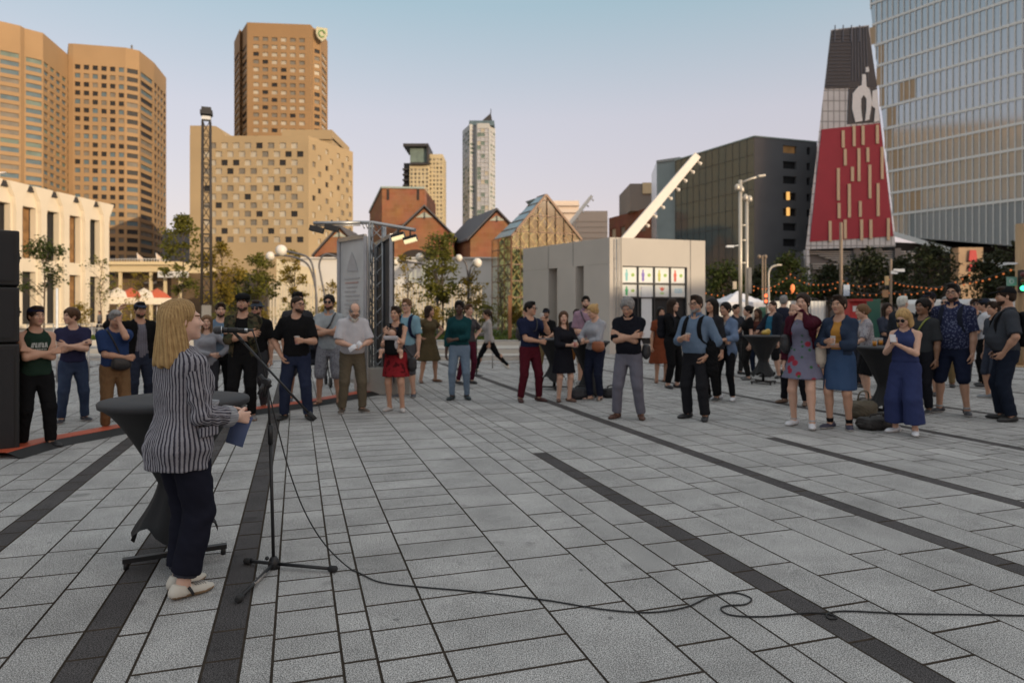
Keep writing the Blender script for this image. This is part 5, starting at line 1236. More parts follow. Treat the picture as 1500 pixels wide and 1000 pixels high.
def speaker_blazer():
    P = SP; tt, Rt, J, s_ = P['tt'], P['Rt'], P['J'], P['s']; root = P['root']; piv = np.array((0, 0, .95)); h = .0085
    pr = np.array(PROF_F).copy(); fl = np.clip((1.16-pr[:, 0])/.34, 0, 1); pr[:, 1] += .012*fl+.004; pr[:, 2] += .016*fl+.006; pr[:, 3] += .008*fl
    F_ = Field((-.46, -.46, .72), (.46, .40, 1.60), h); F_.loft(pr, Rt, piv, .030, .04, z0=.762, z1=1.475)
    for sx_ in (-1, 1): F_.ell(tt((sx_*.066, -.085, 1.255)), np.array((.056, .040, .058))+.022, k=.07)
    for nm in 'LR': F_.cap(tt((sx_*.05, .02, 1.415)) if False else tt(((-1 if nm == 'L' else 1)*.05, .02, 1.415)), J[nm][0], .062, .074, .05)
    F_.cap(tt((0, .0, 1.53)), tt((0, -.02, 1.455)), .066, .066, .005, op='sub')
    for t in np.linspace(0, 1, 12): zc = 1.46+(.86-1.46)*t; F_.box(tt((0, -.27, zc)), (.030+.05*t, .235, .045), Rt, .005, .002, op='sub')
    V, Q = F_.mesh(2); st0 = V.copy()
    V = wrinkle(V, Q, .0075, 17, 2, (1, 1, .5)); V = wrinkle(V, Q, .0035, 46, 5, (1, 1, .8)); hemz = np.clip((.98-V[:, 2])/.2, 0, 1); V[:, :2] *= (1+.035*hemz*np.sin(np.arctan2(V[:, 1], V[:, 0])*6+1))[:, None]
    parts = [(V, Q, np.arctan2(st0[:, 0], st0[:, 1]-.02)*7.8)]
    def sleeve(nm):
        a, b, c, kd = J[nm]; F2 = Field(np.min([a, b, c], 0)-.14, np.max([a, b, c], 0)+.14, h*.9); F2.cap(a, b, .072, .060, .03); e = b+(c-b)*.70; F2.cap(b, e, .058, .060, .02, cut1=True)
        v, q = F2.mesh(2); u1, u2 = unit(b-a), unit(c-b); t1 = (v-a)@u1; L1 = np.linalg.norm(b-a); near = np.clip(1-np.abs(((v-b)@unit(u1-u2)))/.16, 0, 1)
        side = np.array((1, 0, 0)); w1 = unit(side-u1*(side@u1)); n1 = np.cross(u1, w1); w2 = unit(side-u2*(side@u2)); n2 = np.cross(u2, w2)
        on2 = np.clip(((v-b)@unit(u1+u2))/.05+.5, 0, 1); r1 = v-a-t1[:, None]*u1; r2 = v-b-((v-b)@u2)[:, None]*u2
        A1 = np.arctan2(r1@n1, r1@w1); A2 = np.arctan2(r2@n2, r2@w2); ss = np.where(on2 > .5, A2, A1)*3.1
        d = v-b; v = v+normals(v, q)*(.006*near*np.sin((d@unit(u1-u2))*130+3*np.sin(d@np.array((20., 9, 5)))))[:, None]; v = wrinkle(v, q, .0055, 24, 7, (1, 1, 1))
        parts.append((v, q, ss))
        F3 = Field(np.min([b, c], 0)-.14, np.max([b, c], 0)+.14, h*.8); F3.cap(b+(c-b)*.60, b+(c-b)*.82, .066, .066, .005, cut0=True, cut1=True); F3.cap(b+(c-b)*.8, b+(c-b)*1.0, .044, .042, .003, op='sub'); v3, q3 = F3.mesh(1); v3 = wrinkle(v3, q3, .004, 30, 4)
        r3 = v3-b-((v3-b)@u2)[:, None]*u2; return (v3, q3, np.arctan2(r3@n2, r3@w2)*3.2+.3)
    cuffs = [sleeve('L'), sleeve('R')]; M_lin = striped_linen()
    def put(name, prt, mt, par):
        Vs, Qs, Ss = [], [], []; b = 0
        for v, q, s in prt: Vs.append(v); Qs.append(q+b); Ss.append(s); b += len(v)
        V, Q, S_ = np.concatenate(Vs), np.concatenate(Qs), np.concatenate(Ss); o = obj_from(name, V, Q, [mt], par, s_)
        at_ = o.data.attributes.new('stripe', 'FLOAT', 'POINT'); at_.data.foreach_set('value', np.asarray(S_, np.float32)); return o
    jk = put('blazer', parts, M_lin, root)
    M_cuff = fabric((.40, .41, .43), 'plaid', (.16, .17, .21), 2.2)
    for c in cuffs: put('cuff', [c], M_cuff, jk)
    # flap pocket on the side we see, lapel roll at the neck
    F_ = Field((-.4, -.4, .85), (.1, .2, 1.15), .006); d = np.array((-.205, -.045, .985)); F_.box(d, (.008, .070, .030), Rz(R(14)), .006, .004); v, q = F_.mesh(1); put('pocket_flap', [(v+np.array((-.008, 0, 0)), q, v[:, 1]*38)], M_lin, jk)
    F_ = Field((-.2, -.25, 1.3), (.2, .18, 1.62), .007); F_.cap(tt((0, .02, 1.425)), tt((0, .014, 1.475)), .098, .084, .004, cut0=True, cut1=True); F_.cap(tt((0, .015, 1.41)), tt((0, .0, 1.56)), .078, .072, .003, op='sub'); F_.box(tt((0, -.11, 1.48)), (.05, .07, .08), Rt, .01, .003, op='sub'); v, q = F_.mesh(1); put('lapel', [(v, q, np.arctan2(v[:, 0], v[:, 1])*5)], M_lin, jk)
    # long blond hair as many overlapping strands over a full base
    hc = P['hc']; F_ = Field((-.2, -.2, -.34), (.2, .24, .2), .006)
    F_.ell((0, .022, .042), (.088, .108, .096), k=.01)
    for sx_ in (-1, 1): F_.cap((sx_*.066, .035, .05), (sx_*.092, .040, -.225), .034, .048, .03, flat=((sx_*1., -.1, 0), .7))
    F_.cap((0, .092, .02), (0, .135, -.235), .068, .074, .03, flat=((0, 1, 0), .6)); F_.cap((-.05, .075, 0), (-.072, .100, -.235), .048, .056, .03); F_.cap((.05, .075, 0), (.072, .100, -.235), .048, .056, .03); F_.half((0, .1, -.268), (0, .25, -1))
    F_.ell((0, -.136, -.05), (.088, .120, .165), k=.012, op='sub')
    for sx_ in (-1, 1): F_.ell((sx_*.098, -.028, -.02), (.034, .040, .040), k=.012, op='sub')
    V, Q = F_.mesh(2); an = np.arctan2(V[:, 0], V[:, 1]-.02); low = np.clip((.06-V[:, 2])/.2, 0, 1); n_ = normals(V, Q)
    V = V+n_*((.0032*np.sin(an*15+3*np.sin(V[:, 2]*11+an*3))+.0020*np.sin(an*43+V[:, 2]*14))*(.35+.65*low))[:, None]; V[:, 2] += np.where(V[:, 2] < -.20, .006*np.sin(an*17), 0)
    hr = obj_from('hair', hc(V), Q, [streaked_hair()], root, s_); st = .5+.22*np.sin(an*37+2.2*np.sin(V[:, 2]*10+an*2))+.20*np.sin(an*83+5*np.sin(V[:, 2]*6))+.12*np.sin(an*151+V[:, 2]*20); st *= np.clip(1.05-.45*np.clip((V[:, 2]-.05)/.1, 0, 1), 0, 1)
    at_ = hr.data.attributes.new('strand', 'FLOAT', 'POINT'); at_.data.foreach_set('value', np.clip(st, 0, 1).astype(np.float32))
    # jean turn-ups, laces, stripe
    for nm in 'LR':
        a, b, c, fy, fp = J['leg'+nm]; u_ = unit(c-b); F3 = Field(c-.16, c+.16, .006); e = b+(c-b)*.90; F3.cap(e-u_*.050, e+u_*.002, .070, .066, .004, cut0=True, cut1=True); F3.cap(e-u_*.01, e+u_*.05, .058, .055, .003, op='sub'); v, q = F3.mesh(1); obj_from('turn_up', wrinkle(v, q, .002, 40, 3), q, [fabric((.055, .060, .080), 'denim', (.09, .10, .13))], root, s_)
        Rf = Rz(fy); mb = MB(); T_ = lambda p: Vector((Rf@np.array(p, float)+c)*s_)
        for k in range(5): y = -.060-.014*k; zz = -.012-.0016*k; mb.tube([T_((-.027, y-.006, zz-.011)), T_((-.012, y-.002, zz-.002)), T_((0, y, zz+.001)), T_((.012, y+.002, zz-.002)), T_((.027, y+.004, zz-.011))], .0042, 5)
        mb.build('laces', mat('lace_white', (.34, .33, .31), .8), root)
        mb = MB(); sg = -1
        for sg in (-1, 1): mb.tube([T_((sg*.040, -.015, -.018)), T_((sg*.0445, -.030, -.045)), T_((sg*.046, -.040, -.066))], .0085, 6)
        mb.build('side_stripe', mat('stripe_black', (.02, .02, .022), .6), root)
speaker_blazer()
# papers in the speaker's hands
def sheet(name, label, c, n, u, w_, hh_, m, group=None, cat='paper', bend=.02):
    c, n, u = Vector(c), Vector(n).normalized(), Vector(u).normalized(); v = n.cross(u); V = []; F = []; k = 6
    for i in range(k+1):
        for j in range(2):
            t = i/k-.5; V.append(c+u*(t*hh_)+v*((j-.5)*w_)+n*(bend*math.cos(t*math.pi)))
    V += [p-n*.0015 for p in V]; b = 2*(k+1)
    for i in range(k): a = 2*i; F += [(a, a+2, a+3, a+1), (b+a, b+a+1, b+a+3, b+a+2), (a, b+a, b+a+2, a+2), (a+1, a+3, b+a+3, b+a+1)]
    o = MB().add(V, F, 0, True).build(name, m); return tag(o, label, cat, group)
M_sheet = mat('paper_white', (.70, .70, .72), .7, var=.03); M_bluep = mat('paper_blue', (.10, .14, .28), .6, var=.05)
hs = SP['hand']['L']
sheet('speech_notes', 'folded blue speech notes held by the speaker below her sleeve', hs+Vector((-.035, .05, -.085)), (.25, -.9, .3), (-.35, .1, -.9), .12, .20, M_bluep)
# ================================================================== THE CROWD
def C_(*a, **k): return person(*a, **k)
J1 = dict(kind='denim')
C_('man in a sleeveless dark green top leaning against the black speaker stack with folded arms', (52, 655), 449, 18, skin='tan', hair='short', hairc='dkbrown', shirt=((.020, .045, .030), 0, .90), legs=(BLACK, 1, 'plain', .01), armL='crossA', armR='crossB', hat=('band', (.02, .025, .06)), head_yaw=10, stride={'L': (-.13, .05, .085, -15), 'R': (.13, -.10, .085, 25)}, key='green', shoes=((.02, .02, .022), 'shoe'), lx=0)
C_('young man in a plain purple navy T-shirt and jeans, arms folded, head turned away', (107, 618), 452, 8, skin='light', hair='curly', hairc='brown', shirt=((.035, .035, .085), .40, .93), legs=(DENIM, 1, 'denim', .004, DEN2), armL='crossB', armR='crossA', head_yaw=-62, stance=.16, shoes=((.03, .03, .04), 'sneaker'))
C_('man in a blue T-shirt and tan trousers covering his face with one hand', (168, 630), 453, 12, skin='tan', hair='short', hairc='salt', shirt=((.025, .055, .16), .42, .93), legs=((.22, .12, .05), 1, 'plain', .008), armR='face', armL='hold', head_pitch=22, key='facehand', belly=.03, shoes=((.03, .03, .035), 'sneaker'))
C_('bearded man in a black jacket over a checked shirt, wearing a cap', (205, 606), 443, 15, skin='tan', hair='short', hairc='black', shirt=((.22, .22, .27), .9, .88, dict(kind='plaid', c2=(.05, .05, .08))), jacket=(BLACK, .95, .86, (.05, .11)), legs=((.03, .04, .07), 1), armL='raise', armR='down', beard=('black',), hat=('cap', (.05, .06, .09)), key='cap1')
C_('woman with wavy light brown hair in a grey top, half hidden by the speaker', (303, 606), 462, -5, fem=True, skin='light', hair='long', hairc='ltbrown', shirt=((.34, .34, .37), .95, .86), legs=((.05, .05, .06), 1), armL='hold', armR='hip', key='wavy')
C_('smiling bearded man in a light denim shirt, arms folded', (323, 596), 444, 5, skin='light', hair='short', hairc='dkbrown', shirt=((.13, .21, .31), .95, .90, dict(kind='denim', c2=(.22, .31, .41))), legs=(BLACK, 1), armL='crossA', armR='crossB', beard=('dkbrown',))
C_('man in a camouflage jacket and black flat cap, arms folded', (356, 615), 431, -12, skin='tan', hair='short', hairc='black', shirt=(BLACK, .4, .90), jacket=((.050, .055, .030), .95, .88, (.07, .12), dict(kind='camo', c2=(.095, .075, .040))), legs=(BLACK, 1), armL='crossA', armR='crossB', beard=('black',), hat=('flatcap', BLACK), shoes=((.16, .15, .15), 'sneaker'), sole=(.35, .20, .12))
C_('man in a grey bucket hat and black T-shirt behind the camouflage jacket', (376, 600), 441, -15, skin='tan', hair='short', hairc='dkbrown', shirt=(BLACK, .4), legs=((.055, .055, .06), 1), armL='down', armR='down', beard=('dkbrown',), hat=('bucket', (.06, .075, .10)), glasses='dark')
C_('shaven-headed man with glasses in a black pocket T-shirt and jeans, holding a cup', (434, 614), 434, -8, skin='tan', hair='buzz', hairc='dkbrown', shirt=(BLACK, .42, .90), legs=((.022, .030, .065), 1, 'denim', .012, (.04, .055, .10)), armR='cupside', armL='pocket', head_yaw=48, beard=('dkbrown',), glasses='clear', key='black9', stance=.17, bulk=.06, shoes=((.02, .02, .02), 'shoe'))
C_('man in a black cap and shorts behind the man with the cup', (436, 588), 428, 20, skin='tan', hair='short', hairc='black', shirt=((.05, .05, .055), .4), legs=((.06, .06, .07), .55), armR='cupside', armL='down', hat=('capback', BLACK), key='capshorts', shoes=((.12, .13, .16), 'sneaker'))
C_('man with sunglasses and tied-back hair in a pale short-sleeved shirt and printed shorts', (482, 592), 432, -12, skin='tan', hair='tied', hairc='black', shirt=((.36, .40, .42), .42, .88), collar=1, legs=((.30, .30, .33), .56, 'print', .014, (.17, .17, .21)), armL='crossA', armR='crossB', beard=('black',), glasses='dark', shoes=((.16, .08, .045), 'sandal'), sole=(.14, .08, .05), key='sunglass', stance=.15)
C_('man with a long white beard in a white shirt looking down at papers', (516, 604), 441, 12, skin='light', hair='fringe', hairc='salt', shirt=((.60, .59, .62), .45, .93), collar=1, legs=((.155, .125, .080), 1, 'plain', .008), armL='read', armR='read', head_pitch=38, lean=7, beard=('white', .10), glasses='clear', belly=.05, key='whitebeard', stance=.15, Hm=1.80, shoes=((.08, .06, .045), 'sneaker'))
C_('woman in a short red skirt carrying a baby in a black front carrier', (580, 602), 449, -18, fem=True, skin='tan', hair='short', hairc='dkbrown', shirt=((.02, .022, .04), 0, .98), skirt=((.33, .012, .020), .585, .02, 'patch', (.12, .01, .014)), armL='belly', armR='chest', key='mother', stance=.12, shoes=((.45, .42, .40), 'flat'), head_yaw=-5)
C_('man in a light blue T-shirt standing close behind the mother with the baby', (596, 582), 438, -25, skin='light', hair='short', hairc='ltbrown', shirt=((.22, .42, .52), .42), legs=((.10, .10, .11), .58), armL='down', armR='down', glasses='clear', key='lightblue', shoes=((.05, .05, .06), 'sneaker'))
C_('woman in a belted olive dress and dark scarf looking to the side', (628, 560), 448, 28, fem=True, skin='tan', hair='bob', hairc='dkbrown', shirt=((.105, .080, .038), .25, .98), skirt=((.105, .080, .038), .50, .07), armL='hip', armR='hip', head_yaw=38, key='olive', stride={'L': (-.20, 0, .085, -20), 'R': (.20, .05, .085, 30)}, shoes=((.15, .08, .05), 'flat'))
C_('woman in a teal jumper and light blue jeans holding one arm', (673, 585), 440, -5, fem=True, skin='dark', hair='short', hairc='black', shirt=((.008, .062, .070), .80, .96), legs=((.16, .235, .33), 1, 'denim', -1, (.24, .33, .43)), armL='down', armR='hold', head_pitch=10, stance=.13, key='teal', shoes=((.012, .022, .026), 'boot'), fold=.7)
C_('person in maroon leggings mostly hidden behind the woman in teal', (686, 562), 446, 40, fem=True, skin='light', hair='short', hairc='brown', shirt=((.07, .065, .07), .4), legs=((.10, .012, .03), 1, 'plain', -1), armL='down', armR='hip', stride={'L': (-.30, 0, .085), 'R': (.10, .0, .085)})
C_('woman walking past in a loose cream top and black leggings with sunglasses', (716, 548), 459, -82, fem=True, skin='tan', hair='pony', hairc='dkbrown', shirt=((.42, .385, .36), .85, .86, dict(flare=.05)), legs=((.012, .012, .014), 1, 'plain', -1), armL='swingF', armR='down', glasses='dark', stride={'L': (-.10, -.36, .085, 0), 'R': (.10, .50, .24, 0, -45)}, knee=(0, -1, .1), lean=4, shoes=((.60, .56, .48), 'sneaker'), Hm=1.66)
C_('man in a navy T-shirt and maroon trousers raising a paper cup', (776, 588), 442, 30, skin='tan', hair='short', hairc='black', shirt=((.018, .024, .06), .38, .96), legs=((.105, .010, .020), 1, 'plain', .002), armR='mouth', armL='hold', head_yaw=25, glasses='clear', key='maroon', stance=.17, arms={'R': ((-.10, -.33, 1.42), (-.6, -.1, -1), 'grip'), 'L': 'hold'}, shoes=((.05, .015, .012), 'shoe'))
C_('man in a dark cap and black T-shirt leaning on the far high table', (800, 556), 452, -10, skin='tan', hair='short', hairc='black', shirt=(BLACK, .4), legs=((.26, .18, .07), 1, 'plain', .02), armL='table', armR='table', hat=('cap', (.03, .035, .05)), beard=('black',), shoes=((.5, .5, .5), 'sneaker'), stance=.2)
C_('woman in a short black dress with long brown hair looking aside', (826, 588), 456, 25, fem=True, skin='light', hair='long', hairc='brown', shirt=((.018, .018, .024), .80, .95), skirt=((.016, .016, .022), .56, .02), armL='belly', armR='cupside', head_yaw=-20, key='blackdress', shoes=((.12, .06, .04), 'flat'), stance=.10)
C_('woman in orange shorts hidden behind the woman in the black dress', (845, 560), 453, -15, fem=True, skin='tan', hair='long', hairc='dkbrown', shirt=((.05, .045, .05), .4), legs=((.55, .21, .025), .42), armL='down', armR='down', shoes=((.3, .25, .2), 'flat'))
C_('man in a pink polo shirt with a dark shoulder strap and pale shorts', (858, 562), 434, 5, skin='light', hair='short', hairc='black', shirt=((.40, .245, .325), .45), legs=((.40, .33, .25), .56), armL='down', armR='hold', beard=('dkbrown',), collar=1, key='pink', shoes=((.2, .2, .2), 'sneaker'))
C_('blond woman with a bun in a striped white top and dark jeans with sandals', (872, 586), 445, -35, fem=True, skin='light', hair='bun', hairc='blond', shirt=((.56, .56, .58), .82, .92, dict(kind='hstripe', c2=(.24, .25, .30), sc=1.2) if False else dict(kind='hstripe', c2=(.24, .25, .30))), legs=((.018, .022, .045), 1, 'denim', 0, (.03, .04, .07)), armL='read', armR='hold', head_pitch=20, head_yaw=-20, key='stripes', shoes=((.05, .035, .03), 'sandal'), stance=.09)
C_('grey-haired man in a black polo shirt looking down with folded arms and papers', (921, 613), 433, -15, skin='tan', hair='curly', hairc='salt', shirt=((.014, .015, .022), .48, .93), collar=1, legs=((.17, .165, .205), 1, 'plain', .010), armL='crossA', armR='crossB', head_pitch=28, belly=.04, key='polo', stance=.17, Hm=1.83, shoes=((.075, .032, .020), 'shoe'))
C_('woman all in black with long dark hair and a backpack, turned to the right', (985, 568), 438, 55, fem=True, skin='light', hair='long', hairc='dkbrown', shirt=(BLACK, .95, .90), legs=(BLACK, .96, 'plain', .006), armL='hold', armR='clasp', key='allblack', head_yaw=15, shoes=((.02, .02, .025), 'flat'))
C_('woman in a long rust dress half hidden behind the woman in black', (968, 560), 450, 20, fem=True, skin='tan', hair='long', hairc='black', shirt=((.24, .055, .018), .3, .98), skirt=((.24, .055, .018), .45, .07), armL='down', armR='down', shoes=((.2, .1, .06), 'flat'))
C_('bearded man with glasses in a blue shirt, one hand in his trouser pocket', (1020, 614), 433, -28, skin='tan', hair='short', hairc='dkbrown', shirt=((.15, .225, .33), .72, .94), collar=1, legs=((.024, .024, .028), 1, 'plain', .014), armL='cup', armR='pocket', beard=('salt',), glasses='clear', belly=.05, key='blueshirt', bulk=.06, stance=.15, shoes=((.02, .02, .022), 'shoe'))
C_('dark-haired woman hidden behind the man in the blue shirt', (1043, 586), 437, -40, fem=True, skin='tan', hair='long', hairc='black', shirt=((.03, .03, .035), .9), legs=(BLACK, 1), armL='down', armR='down', shoes=((.03, .03, .03), 'sneaker'))
C_('woman in an open denim shirt over a white top and black leggings', (1063, 586), 443, -30, fem=True, skin='tan', hair='tied', hairc='black', shirt=((.58, .56, .56), .1, .98, dict(vneck=.07)), jacket=((.13, .20, .33), .78, .76, (.045, .11), dict(kind='denim', c2=(.20, .28, .42))), legs=((.014, .014, .016), 1, 'plain', -1), armL='hold', armR='read', head_yaw=-10, shoes=((.64, .64, .66), 'sneaker'), key='denimshirt', stance=.12)
C_('woman in black with a low bun standing in profile by the far table', (1096, 556), 448, -75, fem=True, skin='light', hair='bun', hairc='black', shirt=(BLACK, .3), legs=((.02, .02, .02), .99), armL='table', armR='down', shoes=((.1, .1, .1), 'flat'))
C_('long-haired woman in a rust sleeveless top behind the far table', (1110, 548), 452, -30, fem=True, skin='brown', hair='long', hairc='dkbrown', shirt=((.10, .03, .02), 0), legs=((.02, .03, .06), 1), armL='table', armR='table')
C_('man in a teal T-shirt, navy jacket and black shorts seen side-on', (1132, 553), 441, -48, skin='light', hair='buzz', hairc='dkbrown', shirt=((.02, .16, .27), .4, .9), jacket=((.022, .026, .040), .95, .88, (.08, .14)), legs=((.016, .016, .018), .56, 'plain', .03), armL='table', armR='down', shoes=((.018, .018, .02), 'boot'), belly=.03, stance=.16)
C_('grey-haired man in a navy shirt with his back turned', (1148, 546), 433, 165, skin='light', hair='short', hairc='salt', shirt=((.028, .032, .055), .4), legs=((.02, .02, .025), .58), armL='down', armR='down')
C_('woman in a lilac floral dress and maroon cardigan drinking from a cup', (1176, 624), 430, -18, fem=True, skin='light', hair='pony', hairc='dkbrown', shirt=((.205, .20, .285), .2, 1.0, dict(kind='floral', c2=(.40, .03, .06), vneck=.09)), jacket=((.070, .010, .022), .93, 1.02, (.085, .15)), skirt=((.205, .20, .285), .635, .05, 'floral', (.40, .03, .06)), armL='down', armR='mouth', key='floral', stride={'L': (-.12, .02, .085, -15), 'R': (.17, -.16, .085, 18)}, shoes=((.60, .60, .62), 'sneaker'), socks=((.5, .5, .5), .02))
C_('person in black trousers and brown shoes hidden behind the floral dress', (1164, 592), 446, -30, skin='light', hair='short', hairc='dkbrown', shirt=((.03, .03, .035), .9), legs=((.016, .016, .02), 1), armL='down', armR='down', shoes=((.12, .07, .045), 'boot'), stance=.22)
C_('small woman in a yellow dress in the background crowd', (1199, 556), 474, 5, fem=True, skin='tan', hair='long', hairc='ltbrown', shirt=((.48, .36, .10), .2, .98), skirt=((.48, .36, .10), .62, .03), armL='hold', armR='down', shoes=((.03, .03, .03), 'boot'))
C_('woman in a dark denim jacket and buttoned denim skirt holding a drink', (1230, 628), 433, -20, fem=True, skin='tan', hair='short', hairc='dkbrown', shirt=((.60, .26, .015), .3, 1.0), jacket=((.030, .048, .088), .92, .98, (.045, .08), dict(kind='denim', c2=(.055, .08, .13))), skirt=((.045, .095, .20), .52, -.005, 'denim', (.07, .13, .26)), armL='cup', armR='belly', key='denimskirt', socks=((.015, .015, .016), .06), shoes=((.03, .03, .055), 'sneaker'), stance=.11, head_yaw=-8)
C_('woman in a pale floral blouse and black shorts leaning over the near right table', (1272, 588), 441, -72, fem=True, skin='light', hair='tied', hairc='ltbrown', shirt=((.42, .40, .42), .45, .95, dict(kind='print', c2=(.20, .16, .20))), legs=((.015, .015, .017), .50, 'plain', .03), armL='table', armR='table', lean=8, key='blouse', shoes=((.1, .09, .08), 'shoe'), Hm=1.74)
C_('dark-haired woman in a light blue top behind the floral blouse', (1262, 566), 446, -60, fem=True, skin='tan', hair='long', hairc='dkbrown', shirt=((.22, .30, .38), .5), legs=((.04, .04, .05), 1), armL='table', armR='down')
C_('blond woman in a blue wide-legged jumpsuit looking at her phone', (1326, 635), 455, -22, fem=True, skin='light', hair='bangs', hairc='blond', shirt=((.042, .058, .165), 0, 1.0, dict(vneck=.10)), legs=((.042, .058, .165), .90, 'plain', .085), armL='phone', armR='phone', head_pitch=24, glasses='dark', key='jumpsuit', Hm=1.66, shoes=((.62, .62, .64), 'sneaker'), stance=.14, bulk=.10)
C_('white-haired person in dark clothes with back turned behind the jumpsuit', (1322, 572), 434, 150, skin='light', hair='short', hairc='white', shirt=((.03, .035, .045), .9), legs=((.03, .03, .035), 1), armL='down', armR='down')
C_('man in a charcoal T-shirt with a yellow-green strap and dark trousers', (1352, 604), 438, -35, skin='brown', hair='curly', hairc='black', shirt=((.045, .048, .052), .45), legs=((.02, .02, .026), 1), armL='down', armR='down', key='charcoal', shoes=((.03, .03, .03), 'sneaker'))
C_('man in a black cap and black top behind the charcoal T-shirt', (1362, 578), 428, -30, skin='tan', hair='short', hairc='black', shirt=(BLACK, .45), legs=((.10, .08, .06), .6), armL='down', armR='down', hat=('cap', (.02, .02, .03)), beard=('black',))
C_('stout bearded man in a navy patterned short-sleeved shirt and navy shorts', (1396, 606), 416, -15, skin='tan', hair='short', hairc='black', shirt=((.028, .034, .082), .45, .88, dict(kind='print', c2=(.14, .16, .26))), collar=1, legs=((.018, .024, .052), .53, 'plain', .008), armL='down', armR='down', beard=('black',), glasses='clear', key='pattern', bulk=.16, belly=.05, stance=.17, socks=((.45, .45, .45), .03), shoes=((.03, .03, .035), 'sneaker'))
C_('man with sunglasses and grey beard behind the navy patterned shirt', (1386, 566), 434, -20, skin='tan', hair='buzz', hairc='salt', shirt=((.06, .06, .07), .45), legs=((.25, .17, .07), 1), armL='down', armR='down', glasses='dark')
C_('man in a white T-shirt and dark cap turned to the left', (1442, 566), 438, -95, skin='tan', hair='short', hairc='black', shirt=((.60, .61, .64), .42), legs=(BLACK, 1), armL='clasp', armR='clasp', hat=('cap', (.03, .035, .055)), key='white')
C_('man in grey trainers and shorts standing behind the white T-shirt', (1456, 584), 442, -60, skin='tan', hair='short', hairc='dkbrown', shirt=((.06, .07, .09), .4), legs=((.05, .06, .09), .56), armL='down', armR='down', shoes=((.22, .24, .26), 'sneaker'))
C_('bearded man in a slate T-shirt and black cap with a backpack, seen in profile', (1474, 616), 421, -78, skin='tan', hair='short', hairc='dkbrown', shirt=((.055, .062, .075), .45, .92), legs=((.016, .022, .038), 1, 'denim', .012, (.025, .035, .06)), armL='pocket', armR='pocket', beard=('dkbrown',), hat=('cap', (.016, .016, .018)), belly=.09, key='slate', bulk=.08, shoes=((.02, .02, .02), 'shoe'))
C_('sunglassed man in a grey top at the back, right of the patterned shirt', (1428, 560), 438, 10, skin='tan', hair='short', hairc='dkbrown', shirt=((.09, .09, .10), .45), legs=((.05, .05, .06), 1), armL='down', armR='down', glasses='dark')
C_('woman with dark wavy hair at the back, left of the white-haired person', (1300, 566), 444, 30, fem=True, skin='tan', hair='long', hairc='dkbrown', shirt=((.05, .06, .09), .45), legs=((.03, .03, .04), 1), armL='hold', armR='down')
C_('man in a dark polo at the back between the tent and the teal T-shirt', (1078, 548), 446, 40, skin='tan', hair='short', hairc='black', shirt=((.04, .045, .06), .45), legs=((.05, .05, .05), 1), armL='down', armR='cupside')
C_('small distant person in dark clothes walking on the lit street', (160, 487), 434, 40, skin='tan', hair='short', hairc='black', shirt=((.04, .04, .05), .9), legs=(BLACK, 1), h=.022, hh=.012, hx=.009, group='passers-by on the street', stride={'L': (-.1, -.2, .085), 'R': (.1, .25, .1)}, Hm=1.72)
C_('small distant person in a pale top walking on the lit street', (146, 489), 436, -60, skin='tan', hair='short', hairc='black', shirt=((.3, .28, .26), .5), legs=((.05, .05, .06), 1), h=.022, hh=.012, hx=.009, group='passers-by on the street', stride={'L': (-.1, -.22, .085), 'R': (.1, .22, .1)}, Hm=1.70)
C_('person in a black top seen between the teal jumper and the walking woman', (770, 532), 442, -20, skin='tan', hair='short', hairc='black', shirt=(BLACK, .45), legs=((.05, .05, .06), 1), armL='down', armR='down', Hm=1.74)
# ---------------------------------------------------------------- what they hold and carry
M_plast = mat('clear_plastic_cup', (.55, .54, .52), .25, var=.05); M_beer = mat('amber_drink', (.50, .20, .02), .3, var=.1); M_pinkd = mat('pink_drink', (.50, .16, .14), .3, var=.1); M_pcup = mat('paper_cup', (.68, .66, .64), .6, var=.03)
def cup(label, p, drink=None, m=None, up=(0, 0, 1)):
    r = empty('drink_cup', p-Vector((0, 0, .055)), 0, label, 'cup', 'drinks in the crowd'); mb = MB(); mb.lathe([(.026, 0), (.034, .118), (.035, .120), (.033, .121), (.031, .110)], n=14); mb.build('cup', m or M_plast, r)
    if drink: mb = MB(); mb.lathe([(.0268, .006), (.0335, .085), (.001, .086)], n=14); mb.build('drink', drink, r)
pp = PEOPLE; H_ = lambda k, s: pp[k]['hand'][s]
cup('clear cup with a pink drink held by the man in the black pocket T-shirt', H_('black9', 'R'), M_pinkd); cup('cup held by the man in the black cap and shorts', H_('capshorts', 'R'), M_pinkd)
cup('white paper cup raised by the man in maroon trousers', H_('maroon', 'R')+Vector((0, 0, .03)), None, M_pcup); cup('cup held by the woman in the black dress', H_('blackdress', 'R'), M_pinkd)
cup('plastic cup with a last sip held by the man in the blue shirt', H_('blueshirt', 'L'), M_pinkd); cup('white cup at the mouth of the woman in the floral dress', H_('floral', 'R')+Vector((0, 0, .02)), None, M_pcup); cup('iced drink held by the woman in the denim jacket', H_('denimskirt', 'L'), M_plast)
def dirp(k): y = pp[k]['yaw']; return Vector((math.sin(y), -math.cos(y), 0))
def paper_at(k, s, label, off, n, u, w_=.15, hh_=.21, m=None): sheet('paper_sheet', label, H_(k, s)+Vector(off), n, u, w_, hh_, m or M_sheet, 'papers held in the crowd')
paper_at('whitebeard', 'L', 'small folded white paper in the white-bearded man\'s near hand', (-.05, -.02, -.03), (.2, -.8, .6), (.8, 0, .5), .10, .13); paper_at('whitebeard', 'R', 'white paper slip in the white-bearded man\'s other hand', (0, -.03, .02), (.1, -.9, .4), (.6, 0, .7), .09, .11)
paper_at('polo', 'R', 'white printed sheets held under the arm of the man in the black polo', (.32, .02, -.10), (.3, -.9, .1), (.5, .1, -.85), .17, .26)
